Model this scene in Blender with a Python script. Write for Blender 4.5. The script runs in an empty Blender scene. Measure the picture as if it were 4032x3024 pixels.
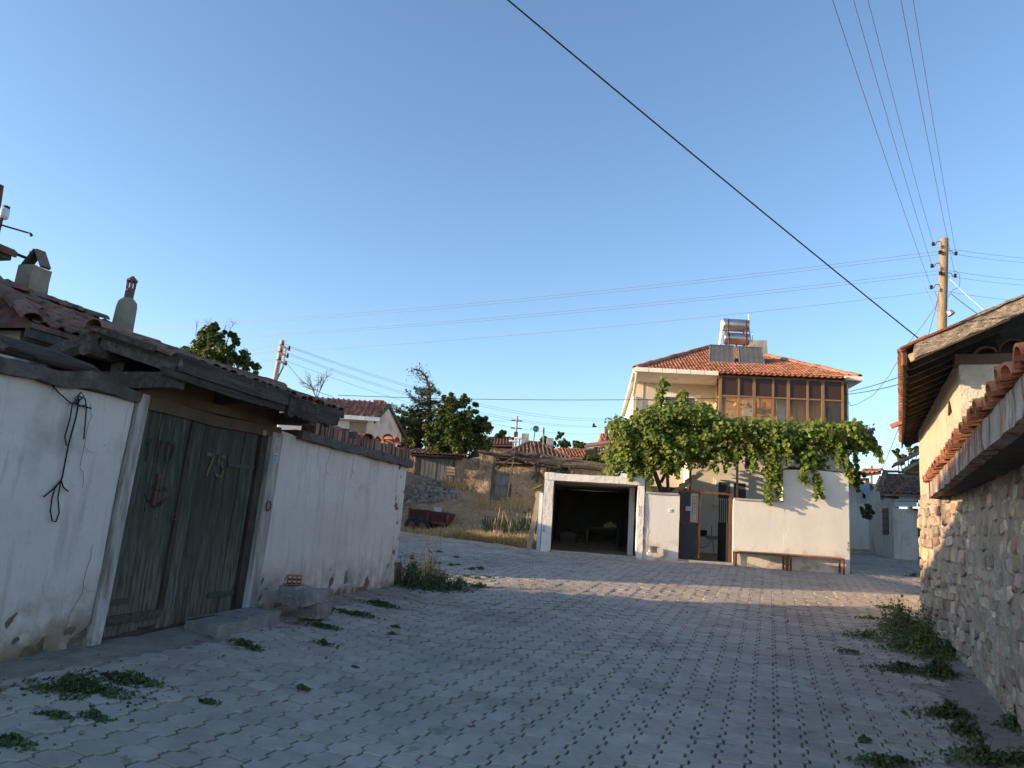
import bpy, bmesh, math, random, bisect
import numpy as np
from mathutils import Vector, Matrix, noise
random.seed(7); RN = np.random.default_rng(11)
SC = bpy.context.scene; COL = SC.collection
R_ = math.radians

# ------------------------------------------------------------------ camera
CAM = Vector((0, 0, 1.65)); FPX = 3000.0
PIT = math.atan(531 / 3000); ROLL = R_(3.7)
FW = Vector((0, math.cos(PIT), math.sin(PIT))); U0 = Vector((0, -math.sin(PIT), math.cos(PIT)))
RT = Vector((1, 0, 0)) * math.cos(ROLL) + U0 * math.sin(ROLL)
UP = Vector((-1, 0, 0)) * math.sin(ROLL) + U0 * math.cos(ROLL)
cd = bpy.data.cameras.new('camera'); cam = bpy.data.objects.new('camera', cd); COL.objects.link(cam)
cd.sensor_width = 36; cd.lens = 36 * FPX / 4032; cd.clip_end = 3000; cd.clip_start = .05
cam.matrix_world = Matrix(((RT.x, UP.x, -FW.x, CAM.x), (RT.y, UP.y, -FW.y, CAM.y), (RT.z, UP.z, -FW.z, CAM.z), (0, 0, 0, 1)))
SC.camera = cam

# ------------------------------------------------------------------ sky, sun, exposure
SUN_A, SUN_E = R_(81), R_(11.5)          # degrees left of straight behind the camera, elevation
sund = Vector((-math.sin(SUN_A) * math.cos(SUN_E), -math.cos(SUN_A) * math.cos(SUN_E), math.sin(SUN_E)))
w = bpy.data.worlds.new('World'); SC.world = w; w.use_nodes = True
nt = w.node_tree; bg = nt.nodes['Background']
sk = nt.nodes.new('ShaderNodeTexSky'); sk.sky_type = 'NISHITA'; sk.sun_disc = False
sk.sun_elevation = SUN_E; sk.sun_rotation = math.atan2(sund.x, sund.y)
sk.altitude = 900; sk.air_density = 1.0; sk.dust_density = 1.4; sk.ozone_density = 2.4
nt.links.new(sk.outputs[0], bg.inputs[0]); bg.inputs[1].default_value = 0.15
sl = bpy.data.lights.new('sun', 'SUN'); so = bpy.data.objects.new('sun', sl); COL.objects.link(so)
sl.energy = 4.0; sl.angle = R_(0.5); sl.color = (1, .72, .44)
so.rotation_euler = (-sund).to_track_quat('-Z', 'Y').to_euler()
so.location = sund * 60
SC.view_settings.view_transform = 'Standard'; SC.view_settings.look = 'None'
SC.view_settings.exposure = 1.15; SC.view_settings.gamma = 1
SC.render.engine = 'CYCLES'; SC.cycles.use_denoising = True; SC.cycles.max_bounces = 8

# ------------------------------------------------------------------ geometry of the place
def ray(u, v): return FW + RT * ((u - 2016) / FPX) - UP * ((v - 1512) / FPX)
def PY(u, v, y):
    d = ray(u, v); return CAM + d * (y / d.y)
def PZ(u, v, z):
    d = ray(u, v); return CAM + d * ((z - CAM.z) / d.z)
def proj(p):
    q = Vector(p) - CAM; z = q.dot(FW)
    if z < .2: return (-9e9, -9e9, z)
    return (2016 + FPX * q.dot(RT) / z, 1512 - FPX * q.dot(UP) / z, z)
def sm(t):
    t = min(1., max(0., t)); return t * t * (3 - 2 * t)
GY = [-50, 4, 9, 14.5, 20.5, 22, 27, 40, 80, 300]; GZv = [0, 0, .14, .42, .80, .86, 1.1, 1.65, 3.0, 7]
def roadfar(x): return 22 + max(0, min(1.2 - x, 6)) * .78
def gz(x, y):
    i = min(max(bisect.bisect_right(GY, y) - 1, 0), len(GY) - 2); z = GZv[i] + (GZv[i + 1] - GZv[i]) * (min(max(y, GY[0]), GY[-1]) - GY[i]) / (GY[i + 1] - GY[i])
    z += .25 * sm((-x - .5) / 3) * (1 - sm((y - 10) / 9))
    if x < 4.8 and y > 22:
        yr = roadfar(x) + .8
        hgt = 1.2 + .22 * min(8, max(0, -x - .5))
        z += hgt * sm((y - yr) / max(2.0, 32.2 - yr)) * (1 - sm((x - 2.8) / 1.8))
    return z
def ong(u, v):
    d = ray(u, v); t = 1.0; st = .4
    while t < 150:
        p = CAM + d * t
        if p.z <= gz(p.x, p.y):
            lo, hi = t - st, t
            for _ in range(9):
                mi = (lo + hi) / 2; p = CAM + d * mi
                if p.z <= gz(p.x, p.y): hi = mi
                else: lo = mi
            return CAM + d * hi
        t += st
    return p
class Frame:
    """upright plane through a 2D origin; s along, d outwards, z up; k = lean along s"""
    def __init__(s_, o, e, flip=False, k=0.0):
        e = Vector(e).normalized(); s_.o = Vector(o); s_.e = e; s_.k = k
        s_.n = Vector((e.y, -e.x)) * (-1 if flip else 1)
    def W(s_, s, d, z):
        s = s + s_.k * (z - .4)
        return Vector((s_.o.x + s_.e.x * s + s_.n.x * d, s_.o.y + s_.e.y * s + s_.n.y * d, z))
    def px(s_, u, v, d=0.):
        r = ray(u, v); q = s_.o + s_.n * d
        t = ((q.x - CAM.x) * s_.n.x + (q.y - CAM.y) * s_.n.y) / (r.x * s_.n.x + r.y * s_.n.y)
        p = CAM + r * t
        return ((p.x - q.x) * s_.e.x + (p.y - q.y) * s_.e.y - s_.k * (p.z - .4), p.z)
    def rot(s_): return math.atan2(s_.e.y, s_.e.x)
    def M(s_, s, d, z):   # local x along s, local y outwards(-n), z up
        return Matrix.Translation(s_.W(s, d, z)) @ Matrix.Rotation(s_.rot(), 4, 'Z')
FL = Frame((-3.75, 6.05), (2.0, 7.05), k=.065)
TH = R_(6.5)
FH = Frame((1.25, 21.5), (math.cos(TH), -math.sin(TH)))
FR = Frame((6.16, 10.28), (.4134, .9105), flip=True)      # upper wall of the building on the right

# ------------------------------------------------------------------ materials
MATS = {}
def ramp(nt, vals, fac):
    r = nt.nodes.new('ShaderNodeValToRGB'); el = r.color_ramp.elements
    while len(el) < len(vals): el.new(.5)
    for e, (p, c) in zip(el, vals):
        e.position = p; e.color = (*c, 1)
    nt.links.new(fac, r.inputs[0]); return r.outputs[0]
def noise_node(nt, vec, scale, detail=5, stretch=None, rough=.55):
    if stretch:
        m = nt.nodes.new('ShaderNodeMapping'); m.inputs['Scale'].default_value = stretch
        nt.links.new(vec, m.inputs[0]); vec = m.outputs[0]
    n = nt.nodes.new('ShaderNodeTexNoise'); n.inputs['Scale'].default_value = scale
    n.inputs['Detail'].default_value = detail; n.inputs['Roughness'].default_value = rough
    nt.links.new(vec, n.inputs['Vector']); return n.outputs['Fac']
def mixc(nt, fac, a, b, mode='MIX'):
    m = nt.nodes.new('ShaderNodeMix'); m.data_type = 'RGBA'; m.blend_type = mode
    for sock, val in ((m.inputs[0], fac), (m.inputs[6], a), (m.inputs[7], b)):
        if isinstance(val, (int, float)): sock.default_value = val
        elif isinstance(val, tuple): sock.default_value = (*val, 1)
        else: nt.links.new(val, sock)
    return m.outputs[2]
def smask(nt, fac, lo, hi):
    m = nt.nodes.new('ShaderNodeMapRange'); m.inputs[1].default_value = lo; m.inputs[2].default_value = hi
    m.clamp = True; nt.links.new(fac, m.inputs[0]); return m.outputs[0]
def mat(name, cols, scale=3, stretch=None, rough=.85, bump=.3, bscale=25, bstretch=None, rnd=.0, metal=0, spec=.25,
        stains=(), local=False, trans=0, detail=6, bdist=.02, hue=0, low=None, rot=0):
    m = bpy.data.materials.new(name); m.use_nodes = True; nt = m.node_tree; b = nt.nodes['Principled BSDF']
    if local: vec = nt.nodes.new('ShaderNodeTexCoord').outputs['Object']
    else: vec = nt.nodes.new('ShaderNodeNewGeometry').outputs['Position']
    if rot:
        mp = nt.nodes.new('ShaderNodeMapping'); mp.inputs['Rotation'].default_value = (0, 0, rot)
        nt.links.new(vec, mp.inputs[0]); vec = mp.outputs[0]
    pos0 = vec
    if len(cols) == 1: cols = [(.3, tuple(c * .88 for c in cols[0])), (.7, tuple(c * 1.1 for c in cols[0]))]
    oi = at = fr = None
    if rnd or hue:
        oi = nt.nodes.new('ShaderNodeObjectInfo'); at = nt.nodes.new('ShaderNodeAttribute'); at.attribute_name = 'rnd'
        a = nt.nodes.new('ShaderNodeMath'); a.operation = 'ADD'; nt.links.new(oi.outputs['Random'], a.inputs[0]); nt.links.new(at.outputs['Fac'], a.inputs[1])
        f = nt.nodes.new('ShaderNodeMath'); f.operation = 'FRACT'; nt.links.new(a.outputs[0], f.inputs[0]); fr = f.outputs[0]
        # offset the pattern for every piece
        vm = nt.nodes.new('ShaderNodeVectorMath'); vm.operation = 'SCALE'; vm.inputs[0].default_value = (13, 7, 5); nt.links.new(fr, vm.inputs['Scale'])
        va = nt.nodes.new('ShaderNodeVectorMath'); va.operation = 'ADD'; nt.links.new(vec, va.inputs[0]); nt.links.new(vm.outputs[0], va.inputs[1]); vec = va.outputs[0]
    col = ramp(nt, cols, noise_node(nt, vec, scale, detail, stretch))
    for st in stains:
        msk = smask(nt, noise_node(nt, pos0 if st[1] < 3 else vec, st[1], 6, st[2], .6), st[3], st[4])
        if len(st) > 5:   # only below a height (worn or splashed foot of a wall)
            sx = nt.nodes.new('ShaderNodeSeparateXYZ'); nt.links.new(nt.nodes.new('ShaderNodeNewGeometry').outputs['Position'], sx.inputs[0])
            mm = nt.nodes.new('ShaderNodeMath'); mm.operation = 'MULTIPLY'; nt.links.new(msk, mm.inputs[0]); nt.links.new(smask(nt, sx.outputs[2], st[6], st[5]), mm.inputs[1]); msk = mm.outputs[0]
        col = mixc(nt, msk, col, st[0])
    if fr is not None:
        h = nt.nodes.new('ShaderNodeHueSaturation'); nt.links.new(col, h.inputs['Color'])
        mr = nt.nodes.new('ShaderNodeMapRange'); mr.inputs[3].default_value = 1 - rnd; mr.inputs[4].default_value = 1 + rnd; nt.links.new(fr, mr.inputs[0]); nt.links.new(mr.outputs[0], h.inputs['Value'])
        if hue:
            m3 = nt.nodes.new('ShaderNodeMath'); m3.operation = 'MULTIPLY'; m3.inputs[1].default_value = 7.31; nt.links.new(fr, m3.inputs[0])
            m4 = nt.nodes.new('ShaderNodeMath'); m4.operation = 'FRACT'; nt.links.new(m3.outputs[0], m4.inputs[0])
            m5 = nt.nodes.new('ShaderNodeMapRange'); m5.inputs[3].default_value = .5 - hue; m5.inputs[4].default_value = .5 + hue; nt.links.new(m4.outputs[0], m5.inputs[0]); nt.links.new(m5.outputs[0], h.inputs['Hue'])
        col = h.outputs[0]
    nt.links.new(col, b.inputs['Base Color'])
    b.inputs['Roughness'].default_value = rough; b.inputs['Metallic'].default_value = metal
    b.inputs['Specular IOR Level'].default_value = spec
    if bump:
        bp = nt.nodes.new('ShaderNodeBump'); bp.inputs['Strength'].default_value = bump; bp.inputs['Distance'].default_value = bdist
        nt.links.new(noise_node(nt, vec, bscale, 6, bstretch), bp.inputs['Height']); nt.links.new(bp.outputs[0], b.inputs['Normal'])
    if trans:
        t = nt.nodes.new('ShaderNodeBsdfTranslucent'); nt.links.new(col, t.inputs[0])
        mx = nt.nodes.new('ShaderNodeMixShader'); mx.inputs[0].default_value = trans
        nt.links.new(b.outputs[0], mx.inputs[1]); nt.links.new(t.outputs[0], mx.inputs[2])
        nt.links.new(mx.outputs[0], nt.nodes['Material Output'].inputs[0])
    MATS[name] = m; return m
def glassmat(name, tint, opac=.35, rough=.03):
    m = bpy.data.materials.new(name); m.use_nodes = True; nt = m.node_tree; b = nt.nodes['Principled BSDF']
    b.inputs['Base Color'].default_value = (*[c * .3 for c in tint], 1); b.inputs['Roughness'].default_value = rough; b.inputs['Specular IOR Level'].default_value = .6
    t = nt.nodes.new('ShaderNodeBsdfTransparent'); t.inputs[0].default_value = (*tint, 1)
    mx = nt.nodes.new('ShaderNodeMixShader'); mx.inputs[0].default_value = opac
    nt.links.new(t.outputs[0], mx.inputs[1]); nt.links.new(b.outputs[0], mx.inputs[2]); nt.links.new(mx.outputs[0], nt.nodes['Material Output'].inputs[0])
    MATS[name] = m
VS = (6, 6, .7)      # streaks running down a wall
mat('paver', [(.25, (.345, .295, .245)), (.6, (.42, .365, .305)), (.85, (.475, .415, .35))], scale=9, rough=.9, bump=.3, bscale=120, bdist=.004, rnd=.10, hue=.012,
    stains=[((.27, .23, .19), .55, None, .48, .70), ((.47, .41, .345), .9, (1, .35, 1), .55, .76), ((.19, .17, .145), 4.0, None, .60, .72), ((.46, .40, .32), 2.3, None, .6, .75)])
mat('joint_soil', [(.3, (.10, .082, .066)), (.7, (.18, .148, .118))], scale=6, bump=.5, bscale=60)
mat('earth', [(.25, (.20, .155, .105)), (.5, (.30, .23, .145)), (.8, (.40, .31, .19))], scale=.8, bump=.8, bscale=12, bdist=.08, stains=[((.16, .13, .08), 2.2, None, .5, .68), ((.42, .32, .17), 4, None, .56, .7)])
mat('limewash', [(.2, (.54, .47, .41)), (.5, (.625, .55, .485)), (.8, (.685, .61, .545))], scale=1.2, rough=.92, bump=.5, bscale=16, bdist=.022,
    stains=[((.36, .315, .27), 26, None, .68, .74), ((.42, .37, .32), 1.3, VS, .52, .78), ((.29, .255, .22), 2.6, (5, 5, .5), .62, .84), ((.37, .325, .28), 1.1, None, .54, .72), ((.33, .265, .20), 3.0, None, .44, .58, .45, 1.0), ((.28, .21, .14), 5.0, (1, 1, 1.5), .34, .52, .36, .62)])
mat('cap_mud', [(.3, (.065, .055, .047)), (.6, (.125, .108, .092)), (.8, (.20, .175, .15))], scale=7, bump=.8, bscale=22, bdist=.04)
mat('oldwood', [(.25, (.045, .038, .031)), (.5, (.09, .077, .063)), (.8, (.17, .148, .125))], scale=4, stretch=(5, 5, 5), bump=.7, bscale=30, bdist=.02, rnd=.25, stains=[((.06, .05, .043), 5, None, .55, .7)])
mat('gatewood', [(.25, (.026, .022, .018)), (.45, (.055, .047, .039)), (.65, (.095, .083, .07)), (.85, (.17, .15, .128))], scale=2.2, stretch=(.7, 9, 9), bump=1, bscale=9, bstretch=(.5, 9, 9), bdist=.03, rot=-R_(74.2), rnd=.15, stains=[((.03, .026, .022), 4, None, .57, .7), ((.20, .19, .17), 7, None, .63, .72)])
mat('darkwood', [(.3, (.035, .028, .022)), (.7, (.085, .066, .05))], scale=5, bump=.6, bscale=25, rnd=.25)
mat('jambwood', [(.25, (.20, .15, .11)), (.5, (.36, .315, .27)), (.75, (.55, .51, .47))], scale=3.2, stretch=(5, 5, .8), bump=.5, bscale=26, bstretch=(3, 3, .4), stains=[((.62, .6, .58), 2, (2, 2, .8), .45, .6, .4, 1.5), ((.17, .085, .045), 3, None, .6, .75)])
mat('greenplank', [(.25, (.024, .029, .020)), (.5, (.043, .052, .034)), (.8, (.066, .08, .052))], scale=3.5, stretch=(5, 5, .6), rough=.75, bump=.5, bscale=30, bstretch=(4, 4, .35), rnd=.2, hue=.02,
    stains=[((.105, .085, .065), 3, (7, 7, .8), .52, .66), ((.155, .132, .11), 4, (8, 8, .9), .38, .58, .7, 1.6), ((.028, .022, .018), 6, (2, 2, 1), .62, .7)])
mat('redscrawl', [(.06, .031, .025)], bump=.3, stains=[((.05, .065, .048), 14, None, .54, .62)]); mat('ochrescrawl', [(.14, .11, .058)], bump=.3, stains=[((.05, .068, .048), 16, None, .50, .60)]); mat('ochreblock', [(.33, .24, .08)], bump=0)
mat('soffitboard', [(.3, (.085, .055, .036)), (.7, (.155, .105, .068))], scale=2, bump=.4, bscale=20, rnd=.15)
mat('terracotta', [(.2, (.21, .085, .052)), (.5, (.36, .15, .085)), (.8, (.48, .25, .155))], scale=5, rough=.85, bump=.3, bscale=60, bdist=.01, rnd=.2, hue=.014,
    stains=[((.38, .28, .20), 4, None, .62, .76), ((.12, .07, .05), 7, None, .66, .78)])
mat('oldtile', [(.2, (.10, .055, .038)), (.5, (.21, .10, .065)), (.8, (.32, .16, .10))], scale=5, rough=.9, bump=.4, bscale=50, rnd=.3, hue=.02, stains=[((.16, .14, .115), 4, None, .48, .66), ((.05, .04, .035), 6, None, .55, .7)])
mat('orangetile', [(.2, (.24, .095, .055)), (.6, (.38, .165, .09)), (.85, (.47, .25, .155))], scale=6, rough=.8, bump=.3, bscale=50, rnd=.2, hue=.012, stains=[((.14, .085, .06), 5, None, .58, .72)])
mat('brick', [(.3, (.22, .10, .07)), (.7, (.36, .17, .115))], scale=8, bump=.6, bscale=50, rnd=.35, hue=.02, stains=[((.19, .165, .14), 6, None, .45, .6)])
mat('redbrick', [(.3, (.40, .13, .07)), (.7, (.52, .19, .11))], scale=8, bump=.3, bscale=60)
mat('stone', [(.2, (.22, .17, .125)), (.5, (.36, .285, .21)), (.8, (.48, .39, .29))], scale=6, rough=.9, bump=.7, bscale=30, bdist=.03, rnd=.38, hue=.035, stains=[((.55, .46, .36), 5, None, .58, .70), ((.16, .13, .10), 3.2, None, .58, .7)])
mat('mortar', [(.2, (.24, .19, .14)), (.5, (.37, .30, .225)), (.8, (.48, .40, .305))], scale=3, bump=1.0, bscale=14, bdist=.07, stains=[((.24, .20, .16), 4, None, .58, .7), ((.52, .47, .41), 6, None, .6, .7)])
mat('fieldstone', [(.2, (.12, .105, .09)), (.6, (.24, .215, .185)), (.85, (.34, .31, .27))], scale=4, bump=.6, bscale=20, rnd=.3)
mat('slabstone', [(.3, (.25, .235, .21)), (.7, (.38, .355, .32))], scale=6, bump=1, bscale=28, bdist=.03, rnd=.12, stains=[((.20, .185, .16), 5, None, .55, .7)])
mat('adobe', [(.2, (.24, .175, .115)), (.5, (.37, .28, .185)), (.8, (.48, .375, .255))], scale=1.6, bump=1.0, bscale=7, bdist=.12, rnd=.12, stains=[((.19, .14, .10), 3, None, .55, .68)])
mat('concrete', [(.3, (.33, .31, .28)), (.7, (.46, .43, .39))], scale=3, bump=.4, bscale=30, stains=[((.22, .2, .175), 3, VS, .55, .75)])
mat('peeling', [(.2, (.22, .19, .165)), (.55, (.36, .33, .30)), (.8, (.52, .485, .445))], scale=4, bump=.8, bscale=16, bdist=.04, stains=[((.28, .10, .04), 2.0, (2.5, 2.5, .5), .50, .60), ((.15, .09, .055), 2.8, (3, 3, .6), .52, .62), ((.42, .27, .16), 5, (3, 3, .7), .58, .7)])
mat('blockwall', [(.3, (.48, .42, .34)), (.7, (.62, .55, .45))], scale=3, bump=.7, bscale=26, bdist=.03, stains=[((.36, .31, .25), 5, None, .58, .72)])
mat('sidewall', [(.3, (.42, .35, .255)), (.7, (.54, .455, .34))], scale=2, bump=.5, bscale=14, stains=[((.33, .27, .195), 6, None, .58, .72), ((.30, .25, .19), 1.6, VS, .55, .75)])
mat('whiteplaster', [(.2, (.64, .61, .55)), (.6, (.72, .695, .635)), (.85, (.77, .745, .69))], scale=1.1, bump=.3, bscale=14, bdist=.015, stains=[((.62, .57, .50), 1.6, (3, 3, .8), .56, .76), ((.50, .42, .33), 4, None, .50, .62, 1.0, 1.5)])
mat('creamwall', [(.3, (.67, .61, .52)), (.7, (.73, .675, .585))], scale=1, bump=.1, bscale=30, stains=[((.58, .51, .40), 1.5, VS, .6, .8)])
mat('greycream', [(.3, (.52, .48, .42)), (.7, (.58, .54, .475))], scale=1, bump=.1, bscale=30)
mat('garagewhite', [(.2, (.68, .65, .58)), (.6, (.80, .77, .71))], scale=2.5, bump=.7, bscale=12, bdist=.03, stains=[((.56, .52, .46), 3, None, .60, .76), ((.50, .46, .40), 2.4, VS, .66, .84)])
mat('chimneymud', [(.3, (.20, .165, .115)), (.6, (.30, .25, .18)), (.85, (.42, .36, .27))], scale=5, bump=.5, bscale=20, stains=[((.14, .12, .09), 3, None, .55, .7)])
mat('soffitconcrete', [(.3, (.46, .39, .31)), (.7, (.60, .52, .41))], scale=2, stretch=(1, 4, 1), bump=.4, bscale=9, stains=[((.26, .19, .13), 4, None, .62, .72)])
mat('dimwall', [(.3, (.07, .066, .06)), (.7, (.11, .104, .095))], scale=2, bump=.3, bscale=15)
mat('whitepaint', [(.78, .76, .72)], bump=.05, rough=.5); mat('gutterpaint', [(.80, .74, .63)], bump=.05, rough=.5)
mat('soffitpaint', [(.62, .59, .55)], bump=.05, rough=.7)
mat('frameal', [(.24, .145, .075)], rough=.45, bump=0, spec=.4); mat('whiteframe', [(.75, .74, .72)], bump=0, rough=.5)
mat('rust', [(.25, (.10, .042, .025)), (.55, (.19, .082, .043)), (.8, (.27, .13, .07))], scale=8, bump=.3, bscale=60, rough=.8)
mat('rustdark', [(.3, (.085, .035, .025)), (.7, (.17, .07, .045))], scale=6, bump=.3, bscale=40, rough=.8)
mat('blackmetal', [(.018, .018, .02)], rough=.5, bump=.1); mat('slatemetal', [(.035, .04, .05)], rough=.6, bump=.2, bscale=8)
mat('steel', [(.3, (.42, .41, .39)), (.7, (.60, .58, .55))], scale=2, rough=.28, metal=.9, bump=.05); mat('galv', [(.42, .43, .44)], rough=.4, metal=.7, bump=.05)
mat('aluminium', [(.48, .47, .45)], rough=.35, metal=.85, bump=.15, bscale=10)
mat('greenframe', [(.10, .26, .19)], rough=.5, bump=0)
mat('collector', [(.11, .105, .10)], rough=.25, bump=0, spec=.5); mat('finstrip', [(.125, .12, .115)], rough=.28, bump=0)
mat('whitetank', [(.80, .78, .74)], rough=.35, bump=0)
mat('polewood', [(.25, (.17, .13, .085)), (.6, (.30, .235, .16)), (.85, (.40, .33, .24))], scale=5, stretch=(6, 6, .5), bump=.5, bscale=40, bstretch=(5, 5, .3))
mat('poleconcrete', [(.42, .40, .37)], bump=.1)
mat('brownglaze', [(.045, .018, .012)], rough=.2, bump=0, spec=.5)
mat('cable', [(.012, .012, .013)], bump=0, rough=.6); mat('wiregrey', [(.20, .18, .165)], bump=0, rough=.5, metal=.3)
mat('plateblue', [(.03, .07, .24)], bump=0, rough=.4); mat('platefaded', [(.17, .19, .30)], bump=0, rough=.5); mat('plategrey', [(.46, .46, .52)], bump=0, rough=.6); mat('paper', [(.55, .53, .50)], bump=0)
mat('redpaint', [(.35, .07, .05)], bump=0)
mat('vineleaf', [(.2, (.062, .11, .016)), (.55, (.135, .185, .028)), (.85, (.30, .30, .045))], scale=1.6, rough=.5, bump=0, rnd=.45, hue=.045, spec=.35, trans=.35)
mat('treeleaf', [(.2, (.045, .075, .018)), (.55, (.085, .12, .028)), (.85, (.17, .175, .035))], scale=.9, rough=.5, bump=0, rnd=.35, hue=.03, spec=.3, trans=.3)
mat('needle', [(.3, (.035, .055, .028)), (.7, (.08, .10, .04))], scale=2, rough=.6, bump=0, rnd=.3, trans=.15)
mat('weedleaf', [(.25, (.065, .10, .025)), (.6, (.12, .165, .04)), (.85, (.21, .23, .07))], scale=6, rough=.6, bump=0, rnd=.35, hue=.03, trans=.25)
mat('darkweed', [(.25, (.05, .078, .028)), (.6, (.085, .12, .042)), (.85, (.15, .17, .065))], scale=6, rough=.6, bump=0, rnd=.35, hue=.03, trans=.2)
mat('drygrass', [(.25, (.30, .22, .10)), (.6, (.50, .37, .17)), (.85, (.64, .50, .27))], scale=3, rough=.7, bump=0, rnd=.3, hue=.015, trans=.25)
mat('bark', [(.3, (.085, .06, .042)), (.7, (.18, .135, .095))], scale=8, stretch=(3, 3, .6), bump=.8, bscale=25, bstretch=(3, 3, .5))
mat('twig', [(.17, .135, .105)], bump=.2); mat('barklight', [(.3, (.20, .13, .085)), (.7, (.34, .25, .17))], scale=8, bump=.5, bscale=30)
mat('amber', [(.80, .40, .08)], bump=.15, bscale=6); mat('maroonblind', [(.27, .09, .04)], bump=.1, bscale=4, rough=.4); mat('curtain', [(.60, .58, .54)], bump=.3, bscale=10)
mat('roomwall', [(.62, .40, .20)], bump=.05); mat('bluetarp', [(.30, .42, .55)], rough=.5, bump=.3, bscale=6); mat('bluewash', [(.50, .60, .66)], bump=.2)
mat('planktan', [(.3, (.30, .23, .155)), (.7, (.45, .37, .27))], scale=3, bump=.3, bscale=20, rnd=.2); mat('greygreen', [(.055, .07, .055)], bump=.3, bscale=8)
mat('greydoor', [(.25, (.14, .14, .145)), (.7, (.24, .245, .255))], scale=3, stretch=(6, 6, .6), bump=.4, bscale=30, rnd=.2)
mat('corrugated', [(.33, .36, .42)], rough=.45, metal=.5, bump=.2, bscale=4); mat('awning', [(.72, .74, .78)], bump=.05); mat('awningblue', [(.20, .27, .42)], bump=.05)
mat('creamdoor', [(.40, .35, .27)], bump=.05, rough=.5); mat('porcelain', [(.34, .26, .20)], rough=.35, bump=0); mat('hose', [(.22, .20, .17)], bump=0)
mat('mossroof', [(.16, .155, .05)], bump=.4, bscale=20); mat('cardboard', [(.36, .25, .15)], bump=.1)
mat('jarglass', [(.62, .66, .68)], rough=.1, bump=0, spec=.6)
mat('halva', [(.33, .28, .22)], bump=.3); mat('lampwhite', [(.7, .69, .66)], bump=0, rough=.4)
mat('orangechair', [(.62, .13, .05)], bump=0)
glassmat('windowglass', (.55, .60, .64), .45); glassmat('balconyglass', (.93, .92, .9), .10); glassmat('brownglass', (.42, .20, .12), .42)

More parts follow.
